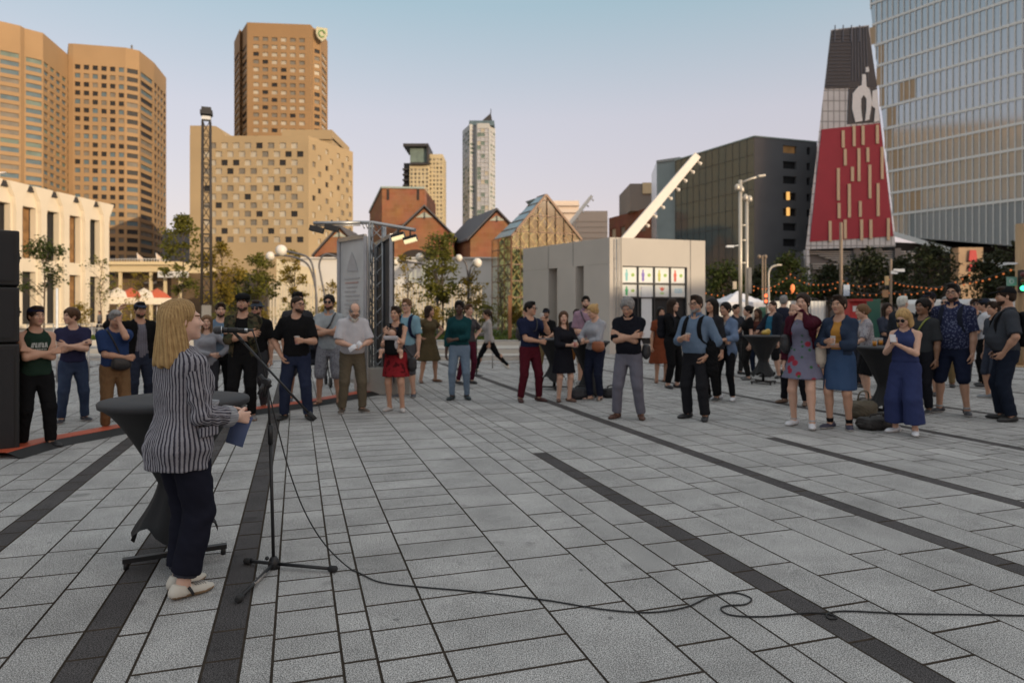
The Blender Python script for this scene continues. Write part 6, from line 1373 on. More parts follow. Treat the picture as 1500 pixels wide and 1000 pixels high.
paper_at('facehand', 'L', 'blue and red flyer held by the man covering his face', (-.30, -.02, .0), (.2, -.95, .1), (.5, 0, -.85), .13, .20, mat('flyer', (.10, .10, .22), .5, var=.6, scale=22))
paper_at('teal', 'L', 'crumpled white tissue in the hand of the woman in teal', (.06, -.02, -.05), (.2, -.9, .3), (.1, .2, -1), .05, .10)
o = MB().box(H_('jumpsuit', 'L').lerp(H_('jumpsuit', 'R'), .5)+Vector((-.02, -.01, .03)), (.072, .010, .145), R3=Matrix.Rotation(R(-22), 3, 'Z') @ Matrix.Rotation(R(-50), 3, 'X')).build('mobile_phone', mat('phone_pale', (.45, .42, .42), .3), bevel=.006); tag(o, 'pale mobile phone held by the woman in the blue jumpsuit', 'phone')
def soft(name, parts, loc, rz, m, root=None, h=.012, amp=.006, s_=1.0):
    """a sewn or padded shape grown from boxes and ellipsoids"""
    P_ = np.array([np.array(p[1])-np.array(p[2]) for p in parts]); Q_ = np.array([np.array(p[1])+np.array(p[2]) for p in parts]); F_ = Field(P_.min(0)-.05, Q_.max(0)+.05, h)
    for p in parts:
        if p[0] == 'box': F_.box(p[1], p[2], None, min(p[2])*.8, .02)
        else: F_.ell(p[1], p[2], k=.03)
    V, Q = F_.mesh(1); V = wrinkle(V, Q, amp, 26, int(abs(loc[0])*10) % 9, (1, 1, 1)); o = link(name, raw_mesh(name, V*s_, Q, [m], None, True), root)
    if root is None: o.location = loc; o.rotation_euler = (0, 0, rz)
    return o
def backpack(k, label, c, strap_only=False):
    P = pp[k]; y = P['yaw']; r = empty('backpack', P['root'].location, y, label, 'backpack', 'backpacks in the crowd'); m = fabric(c); tt, s_ = P['tt'], P['s']
    soft('pack', [('box', tuple(tt((0, .20, 1.20))), (.15, .085, .23)), ('ell', tuple(tt((0, .27, 1.10))), (.12, .06, .12))], (0, 0, 0), 0, m, r, s_=s_)
    for sx_ in (-1, 1):
        mb = MB(); pts = curve_pts([Vector(tt(p)*s_) for p in ((sx_*.095, .12, 1.40), (sx_*.100, .02, 1.465), (sx_*.108, -.085, 1.40), (sx_*.115, -.145, 1.28), (sx_*.14, -.125, 1.13), (sx_*.17, -.02, 1.06))], 5)
        for i in range(len(pts)-1): mb.beam(pts[i], pts[i+1]+(pts[i+1]-pts[i])*.15, .055*s_, .022*s_)
        mb.build('strap', m, r)
def crossbag(k, label, c, sx_, size=(.10, .05, .08), at_=(.19, -.03, .95), name='shoulder_bag', strap=True):
    P = pp[k]; r = empty(name, P['root'].location, P['yaw'], label, 'bag', 'bags carried in the crowd'); m = mat('leather_%d' % int(c[0]*999+c[1]*99), c, .5, var=.15, bump=.2, bscale=60); tt, s_ = P['tt'], P['s']
    a = np.array((at_[0]*sx_, at_[1], at_[2])); soft('bag', [('box', tuple(tt(a)), size), ('ell', tuple(tt(a-np.array((0, 0, size[2]*.35)))), tuple(np.array(size)*1.08))], (0, 0, 0), 0, m, r, .010, .003, s_)
    if strap:
        mb = MB(); pts = curve_pts([Vector(tt(p)*s_) for p in ((a[0], a[1]+.02, a[2]+size[2]), (-sx_*.02, -.150, 1.24), (-sx_*.10, -.07, 1.435), (-sx_*.09, .08, 1.42), (sx_*.05, .14, 1.15), (a[0], a[1]+.06, a[2]+size[2]))], 6); mb.tube(pts, .012*s_, 6); mb.build('strap', m, r)
backpack('blueshirt', 'black backpack worn over one shoulder by the man in the blue shirt', BLACK); backpack('lightblue', 'dark backpack of the man in the light blue T-shirt', NAVY); backpack('allblack', 'black backpack of the woman all in black', (.02, .02, .025)); backpack('pattern', 'dark navy backpack of the man in the patterned shirt', (.02, .024, .04)); backpack('slate', 'black backpack of the man in the slate T-shirt', BLACK)
crossbag('facehand', 'black waist bag of the man covering his face', BLACK, 1, (.12, .05, .08), (.05, -.16, .98)); crossbag('sunglass', 'small dark cross-body bag over the pale short-sleeved shirt', (.03, .03, .035), -1, (.05, .05, .09), (.20, -.02, 1.02)); crossbag('maroon', 'dark sling strap bag of the man in maroon trousers', (.02, .02, .025), -1, (.05, .09, .10), (.12, .14, 1.20)); crossbag('stripes', 'tan leather handbag of the woman in the striped top', (.28, .09, .035), 1, (.115, .06, .08), (.16, -.14, 1.00), 'handbag', False)
crossbag('wavy', 'woven brown basket bag of the woman in the light grey top', (.11, .08, .05), -1, (.13, .09, .13), (.20, -.12, .90), 'basket_bag', False); crossbag('mother', 'black handbag hanging beside the mother with the baby', BLACK, 1, (.07, .05, .10), (.28, .0, .80)); crossbag('floral', 'black shoulder bag of the woman in the floral dress', (.016, .016, .018), -1, (.06, .09, .11), (.20, -.04, 1.10), 'shoulder_bag', False); crossbag('floral', 'cream tote bag behind the woman in the floral dress', (.50, .42, .33), 1, (.06, .10, .15), (.22, .05, .98), 'tote_bag', False); crossbag('charcoal', 'yellow-green strap bag of the man in the charcoal T-shirt', (.20, .22, .03), -1, (.05, .05, .06), (.16, .12, 1.0)); crossbag('polo', 'black shoulder bag at the hip of the man in the black polo', (.018, .018, .02), 1, (.05, .07, .09), (.24, .06, .98), 'shoulder_bag', False)
crossbag('pink', 'dark shoulder bag of the man in the pink polo shirt', (.02, .02, .026), 1, (.05, .06, .08), (.19, .10, .98))
# folded coats over an arm
def coat(k, s, label, c, off=(0, 0, 0)):
    P = pp[k]; a, b, w_, _ = P['J'][s]; r = np.array((a+b)/2) if False else (b+w_)/2; soft_o = soft('folded_coat', [('box', tuple(r+np.array((0, 0, -.10))+np.array(off)), (.075, .06, .22)), ('ell', tuple(r+np.array((0, 0, -.28))+np.array(off)), (.085, .07, .14)), ('ell', tuple(r), (.075, .07, .06))], (0, 0, 0), 0, fabric(c), None, .011, .012, P['s']); soft_o.location = P['root'].location; soft_o.rotation_euler = (0, 0, P['yaw']); tag(soft_o, label, 'coat', 'coats carried over an arm')
coat('blueshirt', 'R', 'black coat hanging over the forearm of the man in the blue shirt', BLACK); coat('olive', 'L', 'blue denim jacket hanging from the arm of the woman in olive', (.07, .11, .19), (-.02, .06, -.05))
# the baby and its carrier
P = pp['mother']; y = P['yaw']; tt, s_ = P['tt'], P['s']
r = empty('baby_carrier', P['root'].location, y, 'black baby carrier with a white sun flap on the mother in the red skirt', 'baby carrier')
soft('pouch', [('box', tuple(tt((0, -.22, 1.10))), (.115, .09, .15))], (0, 0, 0), 0, fabric(BLACK), r, .011, .004, s_); soft('flap', [('box', tuple(tt((.0, -.27, 1.235))), (.12, .05, .035)), ('ell', tuple(tt((.09, -.26, 1.13))), (.035, .05, .09))], (0, 0, 0), 0, fabric((.5, .47, .48)), r, .009, .003, s_)
for sx_ in (-1, 1):
    mb = MB(); pts = curve_pts([Vector(tt(p)*s_) for p in ((sx_*.09, -.16, 1.20), (sx_*.10, -.12, 1.34), (sx_*.095, -.01, 1.46), (sx_*.09, .10, 1.38), (sx_*.02, .13, 1.15))], 5)
    for i in range(len(pts)-1): mb.beam(pts[i], pts[i+1]+(pts[i+1]-pts[i])*.15, .06*s_, .025*s_)
    mb.build('strap', fabric(BLACK), r)
F_ = Field((-.3, -.5, .85), (.3, .05, 1.5), .011); F_.ell(tt((.01, -.215, 1.325)), (.062, .068, .070)); F_.ell(tt((0, -.20, 1.15)), (.08, .07, .13), k=.04)
for sx_ in (-1, 1): F_.cap(tt((sx_*.06, -.21, 1.04)), tt((sx_*.17, -.26, 1.02)), .042, .034, .03); F_.cap(tt((sx_*.17, -.26, 1.02)), tt((sx_*.175, -.27, .93)), .032, .026, .02); F_.cap(tt((sx_*.175, -.27, .93)), tt((sx_*.18, -.31, .915)), .024, .018, .02); F_.cap(tt((sx_*.07, -.21, 1.22)), tt((sx_*.135, -.28, 1.16)), .028, .020, .02); F_.ell(tt((sx_*.142, -.29, 1.155)), (.02, .02, .018), k=.01)
V, Q = F_.mesh(1); bo = link('person', raw_mesh('person', V*s_, Q, [skinmat('skin_light', SKIN['light'])], None, True)); bo.location = P['root'].location; bo.rotation_euler = (0, 0, y); tag(bo, 'baby asleep in the black carrier on its mother\'s chest', 'baby')
F_ = Field((-.3, -.5, 1.2), (.3, .05, 1.5), .009); F_.ell(tt((.01, -.205, 1.34)), (.066, .068, .066)); F_.half(tt((0, -.26, 1.33)), (0, -1, -.5)); V, Q = F_.mesh(1); obj_from('hair', V, Q, [hairmat('brown')], bo, s_)
# worn white chest print on the sleeveless top
P = pp['green']; mb = MB(); rng = random.Random(2)
for i in range(5):
    for k in range(2): x = -.085+i*.036+k*.015; q = Vector(P['tt']((x, -.146, 1.275))*P['s']); mb.box(q, (.009, .004, .058), R3=Matrix.Rotation(R(rng.uniform(-14, 14)), 3, 'Y'))
    q = Vector(P['tt']((-.078+i*.036, -.146, 1.275+rng.choice([-.022, 0, .022])))*P['s']); mb.box(q, (.022, .004, .009))
for i in range(9): q = Vector(P['tt']((-.08+i*.018, -.147, 1.222))*P['s']); mb.box(q, (.009, .004, .014))
mb.build('chest_print', mat('print_white', (.45, .47, .44), .8, var=.25, scale=60), P['root'])
# ================================================================== MICROPHONE, STAND, CABLE
M_blk = mat('black_powder_coat', (.014, .014, .015), .45, var=.2, scale=30, bump=.1, bscale=150); M_rub = mat('black_rubber', (.018, .018, .018), .75); M_chr = mat('chrome', (.5, .5, .5), .2, 1.)
b0 = gnd(402, 832); YM = b0.y; A = lambda px, py, d=0.: at(px, py, YM+d)
r = empty('microphone_stand', b0, 0, 'black tripod microphone stand with a boom arm beside the speaker', 'microphone stand'); L_ = lambda p: p-b0
mb = MB(); mb.tube([L_(A(401, 832)), L_(A(396, 640))], .0105, 12); mb.build('lower_tube', M_blk, r)
mb = MB(); mb.tube([L_(A(396.3, 650)), L_(A(396, 622))], .016, 12); mb.tube([L_(A(396, 640)), L_(A(392, 560))], .008, 12); mb.build('upper_tube', M_blk, r)
hubp = L_(A(401, 826)); mb = MB(); mb.lathe([(.018, -.035), (.034, -.028), (.036, .01), (.026, .035), (.016, .05)], hubp, 14); mb.ball(hubp+Vector((-.035, -.02, .045)), .013, 10); mb.build('hub', M_blk, r)
for e in ((362, 826), (489, 838), (350, 882)):
    g_ = gnd(*e); q = L_(g_)+Z*.022; mb = MB(); mb.tube([hubp+Z*.005, q], .0105, 10); lg = mb.build('leg', M_blk, r)
    mb = MB(); d = (q-hubp).normalized(); mb.tube([q-d*.03, q+d*.012, q+d*.022], [.019, .021, .012], 12); mb.build('rubber_foot', M_rub, lg)
g_ = L_(gnd(350, 882))+Z*.022; mb = MB(); mb.tube([hubp.lerp(g_, .30), hubp.lerp(g_, .62)], .0122, 10); mb.build('leg_label', mat('label_silver', (.30, .28, .26), .5, var=.6, scale=40), r)
J0 = L_(A(390, 560)); mb = MB(); mb.tube([J0-Vector((0, .03, 0)), J0+Vector((0, .03, 0))], .024, 14); mb.tube([J0+Vector((-.012, 0, -.09)), J0], .013, 10); mb.tube([J0+Vector((-.005, -.035, -.005)), J0+Vector((-.03, -.05, -.07))], .011, 8); mb.build('clutch', M_blk, r)
B0, B1 = L_(A(459, 612)), L_(A(350, 494)); bd = (B1-B0).normalized()
mb = MB(); mb.tube([B0+bd*.03, B1], .0072, 10); bm = mb.build('boom', M_blk, r); mb = MB(); mb.tube([B0-bd*.015, B0+bd*.045], .0165, 12); mb.build('counterweight', M_rub, bm)
mb = MB(); mb.tube([B1, B1-bd*.04], .011, 10); mb.build('boom_tip', M_blk, bm); mb = MB(); mb.tube([J0-bd*.04, J0+bd*.06], .014, 10); mb.build('boom_sleeve', M_blk, bm)
m0, m1 = A(312, 483.5, -.05), A(364, 483.5, .02); md = (m1-m0).normalized()
mr = empty('microphone', m0, 0, 'black handheld microphone clipped on the boom in front of the speaker', 'microphone'); q = m1-m0
M_mesh = mat('mic_grille', (.10, .10, .105), .35, .8, var=.5, scale=260, bump=.8, bscale=420)
mb = MB(); mb.tube([md*.0, md*.004, md*.014, md*.03, md*.044, md*.05], [.008, .017, .0245, .0255, .0245, .020], 18); mb.build('grille', M_mesh, mr)
mb = MB(); mb.tube([md*.046, md*.052], [.0262, .0262], 18); mb.build('grille_band', M_chr, mr)
mb = MB(); mb.tube([md*.050, md*.066, md*.12, q-md*.022], [.021, .0175, .0145, .0115], 18); mb.build('handle', M_blk, mr)
mb = MB(); mb.tube([q-md*.024, q-md*.004], .0118, 14); mb.build('connector_ring', M_chr, mr); mb = MB(); mb.tube([q-md*.006, q+md*.03], [.0095, .007], 12); mb.build('connector', M_blk, mr)
mb = MB(); mb.tube([q*.55-md*.03+Z*.0, q*.55+md*.03], [.0185, .0175], 14); mb.tube([q*.58-Z*.012, B1+b0-m0], .009, 8); mb.build('clip', M_rub, mr)
pts = [m1+md*.02, A(372, 490), A(381, 520), A(389, 552, .02), A(399, 596), A(408, 632), A(424, 690), A(446, 748), A(476, 797)]
pts += [gnd(x, y)+Z*.006 for x, y in ((516, 836), (555, 853), (610, 860), (700, 868), (800, 880), (880, 893), (950, 898), (1005, 890), (1040, 875), (1075, 869), (1100, 877), (1092, 886), (1066, 888), (1056, 893), (1072, 902), (1120, 904), (1180, 899), (1212, 900), (1226, 906), (1215, 907), (1212, 900), (1240, 896), (1330, 900), (1420, 901), (1600, 904), (2300, 912))]
cv = [Vector((p.x, p.y, max(p.z, .006))) for p in curve_pts(pts, 8)]
o = MB().tube(cv, .0045, 6).build('microphone_cable', M_rub); tag(o, 'long thin black cable trailing from the microphone across the paving', 'cable')
# ================================================================== HIGH TABLES
M_cloth = mat('black_stretch_cloth', (.011, .011, .012), .8, var=.12, scale=4, bump=.1, bscale=300); M_ctop = mat('charcoal_table_cloth', (.030, .030, .033), .8, var=.1, scale=3)
def high_table(loc, label, rz=0., H=1.06, rad=.43, lowz=.22):
    r = empty('high_table', loc, rz, label, 'table', 'high tables with black cloths'); mb = MB(); n = 40; k = 16; V = []; F = []
    for i in range(k+1):
        t = i/k; zz = H-.03-t*(H-.03-lowz)
        base = rad+(.10-rad)*min(1, t/.62)**.72 if t < .62 else .10+(.24-.10)*((t-.62)/.38)**1.5
        for j in range(n):
            a = 2*math.pi*j/n; pl = (.10*math.sin(4*a)**2+.035*math.sin(9*a+1))*t; V.append((base*(1+pl)*math.cos(a), base*(1+pl)*math.sin(a), zz-(.06*math.cos(4*a) if i == k else 0)))
    for i in range(k):
        for j in range(n): j2 = (j+1) % n; F.append((i*n+j, (i+1)*n+j, (i+1)*n+j2, i*n+j2))
    mb.add(V, F, 0, True); mb.build('cloth', M_cloth, r)
    mb = MB(); mb.lathe([(rad+.004, H-.035), (rad+.008, H-.012), (rad, H), (rad*.6, H+.001), (.001, H+.001)], n=40); mb.build('top', M_ctop, r)
    mb = MB(); mb.tube([(0, 0, .05), (0, 0, H-.04)], .03, 12); mb.build('post', M_blk, r)
    for q in range(2):
        mb = MB(); a = q*math.pi/2; d = Vector((math.cos(a), math.sin(a), 0)); mb.beam(-d*.30+Z*(.055+q*.003), d*.30+Z*(.055+q*.003), .045, .028)
        for s in (-1, 1): mb.tube([d*.28*s+Z*.0, d*.28*s+Z*.045], .016, 10)
        mb.build('foot_bar', M_blk, r)
    return r
high_table(gnd(258, 822), 'high table with a black tapered cloth right behind the speaker', R(28), 1.045, .435)
high_table(gnd(812, 570), 'high table in the crowd beside the woman in the black dress', 0, 1.05, .40); high_table(gnd(862, 580), 'high table between the black dress and the striped top, dark bags at its foot', .4, 1.05, .40, .1)
high_table(gnd(1118, 562), 'far high table with drinks beside the man in the teal T-shirt', .2, 1.08, .42); high_table(gnd(1296, 606), 'high table between the floral blouse and the blue jumpsuit', .1, 1.06, .42, .1)
for i, (x, y, lb) in enumerate(((1283, 606, 'beer glass on the high table by the floral blouse'), (1292, 602, 'second beer glass on that table, nearer the jumpsuit'))): g_ = gnd(x, y); cup(lb, Vector((g_.x-.02, g_.y, 1.115)), M_beer)
r = empty('snack_bag', gnd(1122, 562)+Z*1.081, .3, 'yellow snack packet on the far high table', 'snack'); soft('packet', [('box', (0, 0, .06), (.10, .05, .05)), ('ell', (.05, 0, .1), (.06, .05, .05))], (0, 0, 0), 0, mat('snack_yellow', (.45, .30, .05), .5, var=.5, scale=20), r)
# bags standing on the ground
def ground_bag(label, px, py, c, size, tall=.12, rz=.3):
    r = empty('bag', gnd(px, py), rz, label, 'bag', 'bags on the ground'); m = mat('bag_%d' % int(sum(c)*999), c, .7, var=.2, bump=.2, bscale=70); x, y, z_ = size
    soft('body', [('box', (0, 0, z_*.5), (x, y, z_*.5)), ('ell', (0, 0, z_*.40), (x*1.12, y*1.15, z_*.42))], (0, 0, 0), 0, m, r, .014, .012)
    mb = MB(); mb.tube(curve_pts([(-x*.5, 0, z_*.9), (-x*.35, -.02, z_+tall), (x*.35, -.02, z_+tall), (x*.5, 0, z_*.9)], 5), .012, 6); mb.build('handle', m, r)
ground_bag('olive brown bag on the ground by the high table', 1264, 612, (.085, .07, .045), (.21, .13, .27)); ground_bag('dark grey soft bag under the high table behind the black dress', 850, 584, (.035, .035, .04), (.22, .15, .20), .04); ground_bag('black bag on the ground by the striped top', 895, 582, (.014, .014, .016), (.17, .12, .17), .05); ground_bag('black bag on the ground at the foot of the table by the jumpsuit', 1283, 628, (.022, .018, .016), (.25, .14, .16), .04)
# ================================================================== LOUDSPEAKER, CABLE RAMP, POSTER KIOSK, STROLLER
g_ = gnd(27, 664); r = empty('loudspeaker_stack', g_, R(37), 'tall black loudspeaker stack at the left edge', 'loudspeaker')
M_cab = mat('black_cabinet', (.012, .012, .013), .6, var=.15, bump=.25, bscale=90); M_gr = mat('speaker_grille', (.02, .02, .022), .5, .4, var=.4, scale=160, bump=.4, bscale=260)
for i, (z0, hh_) in enumerate(((0.02, 1.22), (1.26, .62), (1.90, .62))):
    mb = MB(); mb.box((-.42, .45, z0+hh_/2), (.86, .90, hh_)); cb = mb.build('cabinet', M_cab, r, bevel=.018)
    mb = MB(); mb.box((-.42, -.008, z0+hh_/2), (.76, .02, hh_-.10)); mb.build('grille', M_gr, cb)
    mb = MB(); mb.box((.012, .45, z0+hh_*.55), (.02, .22, .10)); mb.tube([(.02, .36, z0+hh_*.55), (.03, .45, z0+hh_*.55), (.02, .54, z0+hh_*.55)], .012, 8); mb.build('handle', M_rub, cb)
rp = [gnd(x, y) for x, y in ((30, 672), (90, 654), (150, 642), (205, 631), (270, 621), (340, 612), (410, 603), (480, 592), (556, 578))]; rp = curve_pts(rp, 6)
r = empty('cable_ramp', (0, 0, 0), 0, 'low black cable ramp with a red lid curving over the paving behind the speaker', 'cable ramp')
def strip(prof, m, name):
    V = []; F = []; n = len(prof)
    for i, p in enumerate(rp):
        t = (rp[min(i+1, len(rp)-1)]-rp[max(i-1, 0)]).normalized(); nn_ = Vector((-t.y, t.x, 0))
        for d, zz in prof: V.append(p+nn_*d+Z*zz)
    for i in range(len(rp)-1):
        for j in range(n-1): F.append((i*n+j, (i+1)*n+j, (i+1)*n+j+1, i*n+j+1))
    MB().add(V, F).build(name, m, r)
strip([(-.02, .003), (.13, .062), (.15, .064)], M_rub, 'ramp'); strip([(.152, .066), (.16, .071), (.40, .071), (.41, .066)], mat('red_lid', (.44, .075, .030), .55, var=.25, scale=5), 'lid'); strip([(.412, .064), (.43, .062), (.58, .003)], M_rub, 'ramp')
kb = gnd(556, 577); r = empty('poster_kiosk', kb, 0, 'poster kiosk of two framed panels on a steel truss with light bars on top', 'poster kiosk'); YK = kb.y
K = lambda px, py, d=0.: at(px, py, YK+d)-kb
M_alu = mat('aluminium', (.36, .37, .38), .4, .8, var=.15, scale=6); M_post = mat('poster_print', (.52, .52, .51), .6, var=.22, scale=1.6); M_pdark = mat('dark_panel_back', (.05, .052, .058), .5, var=.25, scale=2)
def panel(p0, p1, zt0, zt1, zb, m, fr):
    p0, p1 = Vector(p0), Vector(p1); n = (p1-p0).normalized().cross(Z); mb = MB()
    mb.prism([Vector((p0.x, p0.y, zb)), Vector((p1.x, p1.y, zb)), Vector((p1.x, p1.y, zt1)), Vector((p0.x, p0.y, zt0))], -n*.05); o_ = mb.build('panel', m, r)
    mb = MB(); f = .05
    for a, b in (((p0.x, p0.y, zb), (p0.x, p0.y, zt0)), ((p1.x, p1.y, zb), (p1.x, p1.y, zt1)), ((p0.x, p0.y, zt0), (p1.x, p1.y, zt1)), ((p0.x, p0.y, zb), (p1.x, p1.y, zb))): mb.beam(Vector(a)+n*.01, Vector(b)+n*.01, .06, .08)
    mb.build('frame', fr, o_); return o_, n
pl, pr_, pm = K(497, 577, .55), K(536, 577, -.25), K(574, 577, -.35); pl.z = pr_.z = pm.z = 0
zt = zat(348, YK)
po, n = panel(pl, pr_, zt, zt, .25, M_post, M_alu)
u = (pr_-pl); mb = MB()
for i in range(13):
    x0 = .22+.03*(i % 3); x1 = .78-.09*((i*5) % 4)*.5; zz = 2.25-i*.085; mb.prism([pl+u*x0+Z*zz+n*.012, pl+u*x1+Z*zz+n*.012, pl+u*x1+Z*(zz+.03)+n*.012, pl+u*x0+Z*(zz+.03)+n*.012], n*-.006, 1 if i == 1 else 0)
mb.prism([pl+u*.3+Z*2.42+n*.012, pl+u*.72+Z*2.40+n*.012, pl+u*.62+Z*2.62+n*.012, pl+u*.5+Z*2.78+n*.012, pl+u*.4+Z*2.62+n*.012], n*-.006, 0); mb.build('print', [mat('print_grey', (.42, .41, .41), .7), mat('print_red', (.44, .30, .27), .7)], po)
panel(K(551, 577, .45)*Vector((1, 1, 0)) if False else Vector((K(551, 577, .45).x, K(551, 577, .45).y, 0)), pm, zt-.1, zt, .25, M_pdark, M_alu)
mb = MB(); c0, c1 = K(541, 577, .05), K(549, 577, .35); tz = zat(326, YK)
P4 = [Vector((c.x, c.y, 0)) for c in (c0, c0+Vector((.26, 0, 0)), c0+Vector((.26, .26, 0)), c0+Vector((0, .26, 0)))]
for p in P4: mb.tube([p+Z*.1, p+Z*tz], .024, 8)
for i in range(12):
    for a in range(4): mb.tube([P4[a]+Z*(.15+i*.26), P4[(a+1) % 4]+Z*(.41+i*.26)], .010, 5)
mb.build('truss', M_alu, r)
mb = MB(); mb.tube([K(459, 327, -.1), K(528, 326, 0)], .035, 8); mb.tube([K(528, 326, 0), K(545, 326, .1), K(608, 337, -.5)], .035, 8); mb.tube([K(459, 331, -.1), K(528, 330, 0)], .014, 6)
for i in range(5): mb.tube([K(530+i*5, 326+i*.2, .05), K(534+i*5, 335, .05)], .012, 5)
mb.build('light_bar', M_alu, r)
M_lamp_on = mat('flood_lens_lit', (1., .80, .45), .4, emit=.6)
for px, py, d, on in ((464, 336, -.1, 0), (486, 334, -.05, 0), (583, 346, -.35, 1), (601, 350, -.5, 1)):
    c = K(px, py, d); mb = MB(); M3 = Matrix.Rotation(R(-16 if on else 14), 3, 'Y'); mb.box(c, (.26, .16, .11), R3=M3); mb.tube([c, c+Vector((0, 0, .16))], .018, 6); fl = mb.build('floodlight', M_blk, r, bevel=.01)
    if on: mb = MB(); mb.box(c+M3 @ Vector((0, -.03, -.062)), (.24, .14, .012), R3=M3); mb.box(c+M3 @ Vector((0, -.085, -.03)), (.24, .012, .05), R3=M3); mb.build('lens', M_lamp_on, fl)
mb = MB(); mb.bx((K(520, 577).x, -.10, 0), (K(602, 577).x, .75, .52)); mb.build('base_block', mat('kiosk_base', (.44, .42, .38), .8, var=.08, bump=.1), r, bevel=.02)
g_ = gnd(464, 566); r = empty('stroller', g_, R(25), 'dark folding stroller parked behind the man with sunglasses', 'stroller')
mb = MB()
for s in (-1, 1): mb.tube(curve_pts([(s*.24, .38, 1.02), (s*.24, .25, .85), (s*.23, -.05, .42), (s*.22, -.38, .10)], 4), .014, 6); mb.tube([(s*.23, -.02, .46), (s*.24, .34, .12)], .014, 6)
mb.tube([(-.24, .38, 1.02), (.24, .38, 1.02)], .018, 8); mb.build('frame', M_blk, r)
for x, y in ((-.22, -.40), (.22, -.40), (-.25, .34), (.25, .34)):
    mb = MB(); M3 = Matrix.Rotation(math.pi/2, 3, 'Y'); mb.lathe([(.05, -.02), (.105, -.022), (.115, 0), (.105, .022), (.05, .02)], (x, y, .115), 16, M=M3); mb.build('wheel', M_rub, r)
soft('seat', [('box', (0, .05, .52), (.20, .24, .05)), ('box', (0, .20, .72), (.20, .05, .24))], (0, 0, 0), 0, fabric((.03, .032, .04)), r, .014, .004); soft('hood', [('ell', (0, .06, .92), (.22, .26, .16))], (0, 0, 0), 0, fabric((.045, .05, .062)), r, .014, .006)
# ================================================================== MASTS, LAMPS, POLES
M_mast = mat('dark_steel', (.05, .043, .04), .55, .3, var=.2, scale=4)
def base_at(px, Y): return Vector((xat(px, Y), Y, 0))
p = base_at(302.5, 28); r = empty('lattice_mast', p, R(20), 'tall lattice lighting mast with a boxed floodlight on top', 'light mast'); ztop = zat(178, 28); hw = .18
cs = [Vector((a, b, 0)) for a, b in ((-hw, -hw), (hw, -hw), (hw, hw), (-hw, hw))]; mb = MB()
for c in cs: mb.tube([c+Z*1.9, c*.8+Z*ztop], .045, 6)
nb = 13
for i in range(nb):
    z0, z1 = 1.9+(ztop-1.9)*i/nb, 1.9+(ztop-1.9)*(i+1)/nb; f0, f1 = 1-.2*i/nb, 1-.2*(i+1)/nb
    for a in range(4): mb.tube([cs[a]*f0+Z*z0, cs[(a+1) % 4]*f1+Z*z1], .016, 5); mb.tube([cs[a]*f0+Z*z0, cs[(a+1) % 4]*f0+Z*z0], .018, 5)
mb.build('lattice', M_mast, r)
mb = MB(); mb.box((0, 0, .95), (.36, .36, 1.9)); mb.build('base_box', mat('mast_box_grey', (.16, .155, .15), .6), r, bevel=.02)
mb = MB(); zz = zat(166, 28); mb.box((0, 0, zz), (.46, .46, .16)); mb.box((0, 0, zz+.14), (.36, .40, .14)); 
for c in cs: mb.tube([c*.8+Z*(ztop-.05), c*.9+Z*zz], .02, 5)
mb.build('floodlight_box', M_blk, r); mb = MB(); mb.box((0, 0, zat(174, 28)), (.34, .34, .14)); mb.build('lens', mat('lamp_glass', (.62, .62, .60), .3), r)
M_globe = mat('globe_white', (.74, .68, .60), .35, var=.03); M_arm = mat('lamp_arm_grey', (.13, .125, .13), .5, .3)
def globe_lamp(label, px, Y, stems):
    p = base_at(px, Y); r = empty('globe_lamp', p, 0, label, 'street lamp', 'curved lamps with white globes'); mb = MB()
    for pth in stems: mb.tube(curve_pts([at(x, y, Y+d)-p if y < 470 else Vector((at(x, y, Y).x-p.x, 0, 0)) for x, y, d in pth], 6), .045, 8)
    mb.build('stem', M_arm, r)
    for pth in stems: x, y, d = pth[-1]; mb = MB(); mb.ball(at(x, y, Y+d)-p, pth_r(pth)*Y/1000, 16); mb.build('globe', M_globe, r)
rad_of = {(396, 375): 6.5, (412, 367): 8.5, (500, 380): 6.5, (615, 377): 6.5, (579, 384): 5.5, (672, 378): 5.5, (699, 385): 7}
def pth_r(p): return rad_of[(p[-1][0], p[-1][1])]
globe_lamp('curved lamp with a pair of white globes left of the kiosk', 463, 30, [[(463, 480, 0), (463, 440, 0), (460, 400, 0), (452, 378, 0), (430, 370, 0), (412, 367, 0)], [(463, 480, 0), (464, 440, 0), (455, 395, 0), (440, 380, 0), (416, 374, 0), (396, 375, 0)]])
globe_lamp('curved lamp with one white globe just left of the kiosk', 476, 31, [[(476, 480, 0), (476, 440, 0), (470, 405, 0), (468, 385, 0), (478, 372, 0), (500, 380, 0)]])
globe_lamp('curved lamp with two white globes behind the middle tree', 640, 33, [[(640, 480, 0), (640, 420, 0), (636, 385, 0), (628, 378, 0), (615, 377, 0)], [(640, 480, 0), (641, 420, 0), (630, 392, 0), (600, 384, 0), (579, 384, 0)]])
globe_lamp('curved lamp with two white globes beside the glass atrium', 686, 34, [[(686, 480, 0), (686, 420, 0), (684, 392, 0), (680, 382, 0), (672, 378, 0)], [(686, 480, 0), (687, 420, 0), (689, 395, 0), (693, 388, 0), (699, 385, 0)]])
def pole(name, label, px, Y, ytop, rad, m, extra=None, cat='pole'):
    p = base_at(px, Y); r = empty(name, p, 0, label, cat); mb = MB(); mb.tube([(0, 0, 0), (0, 0, zat(ytop, Y))], rad, 12); mb.lathe([(rad*2.2, 0), (rad*2.2, .03), (rad*1.2, .05)], n=12); mb.build('shaft', m, r)
    if extra: extra(r, p, lambda x, y, d=0.: at(x, y, Y+d)-p)
    return r
M_polec = mat('pale_pole', (.52, .47, .40), .4, .3, var=.1, scale=3); M_brownpole = mat('weathered_pole', (.25, .185, .13), .7, var=.2, scale=3); M_white_s = mat('sign_white', (.66, .68, .70), .5)
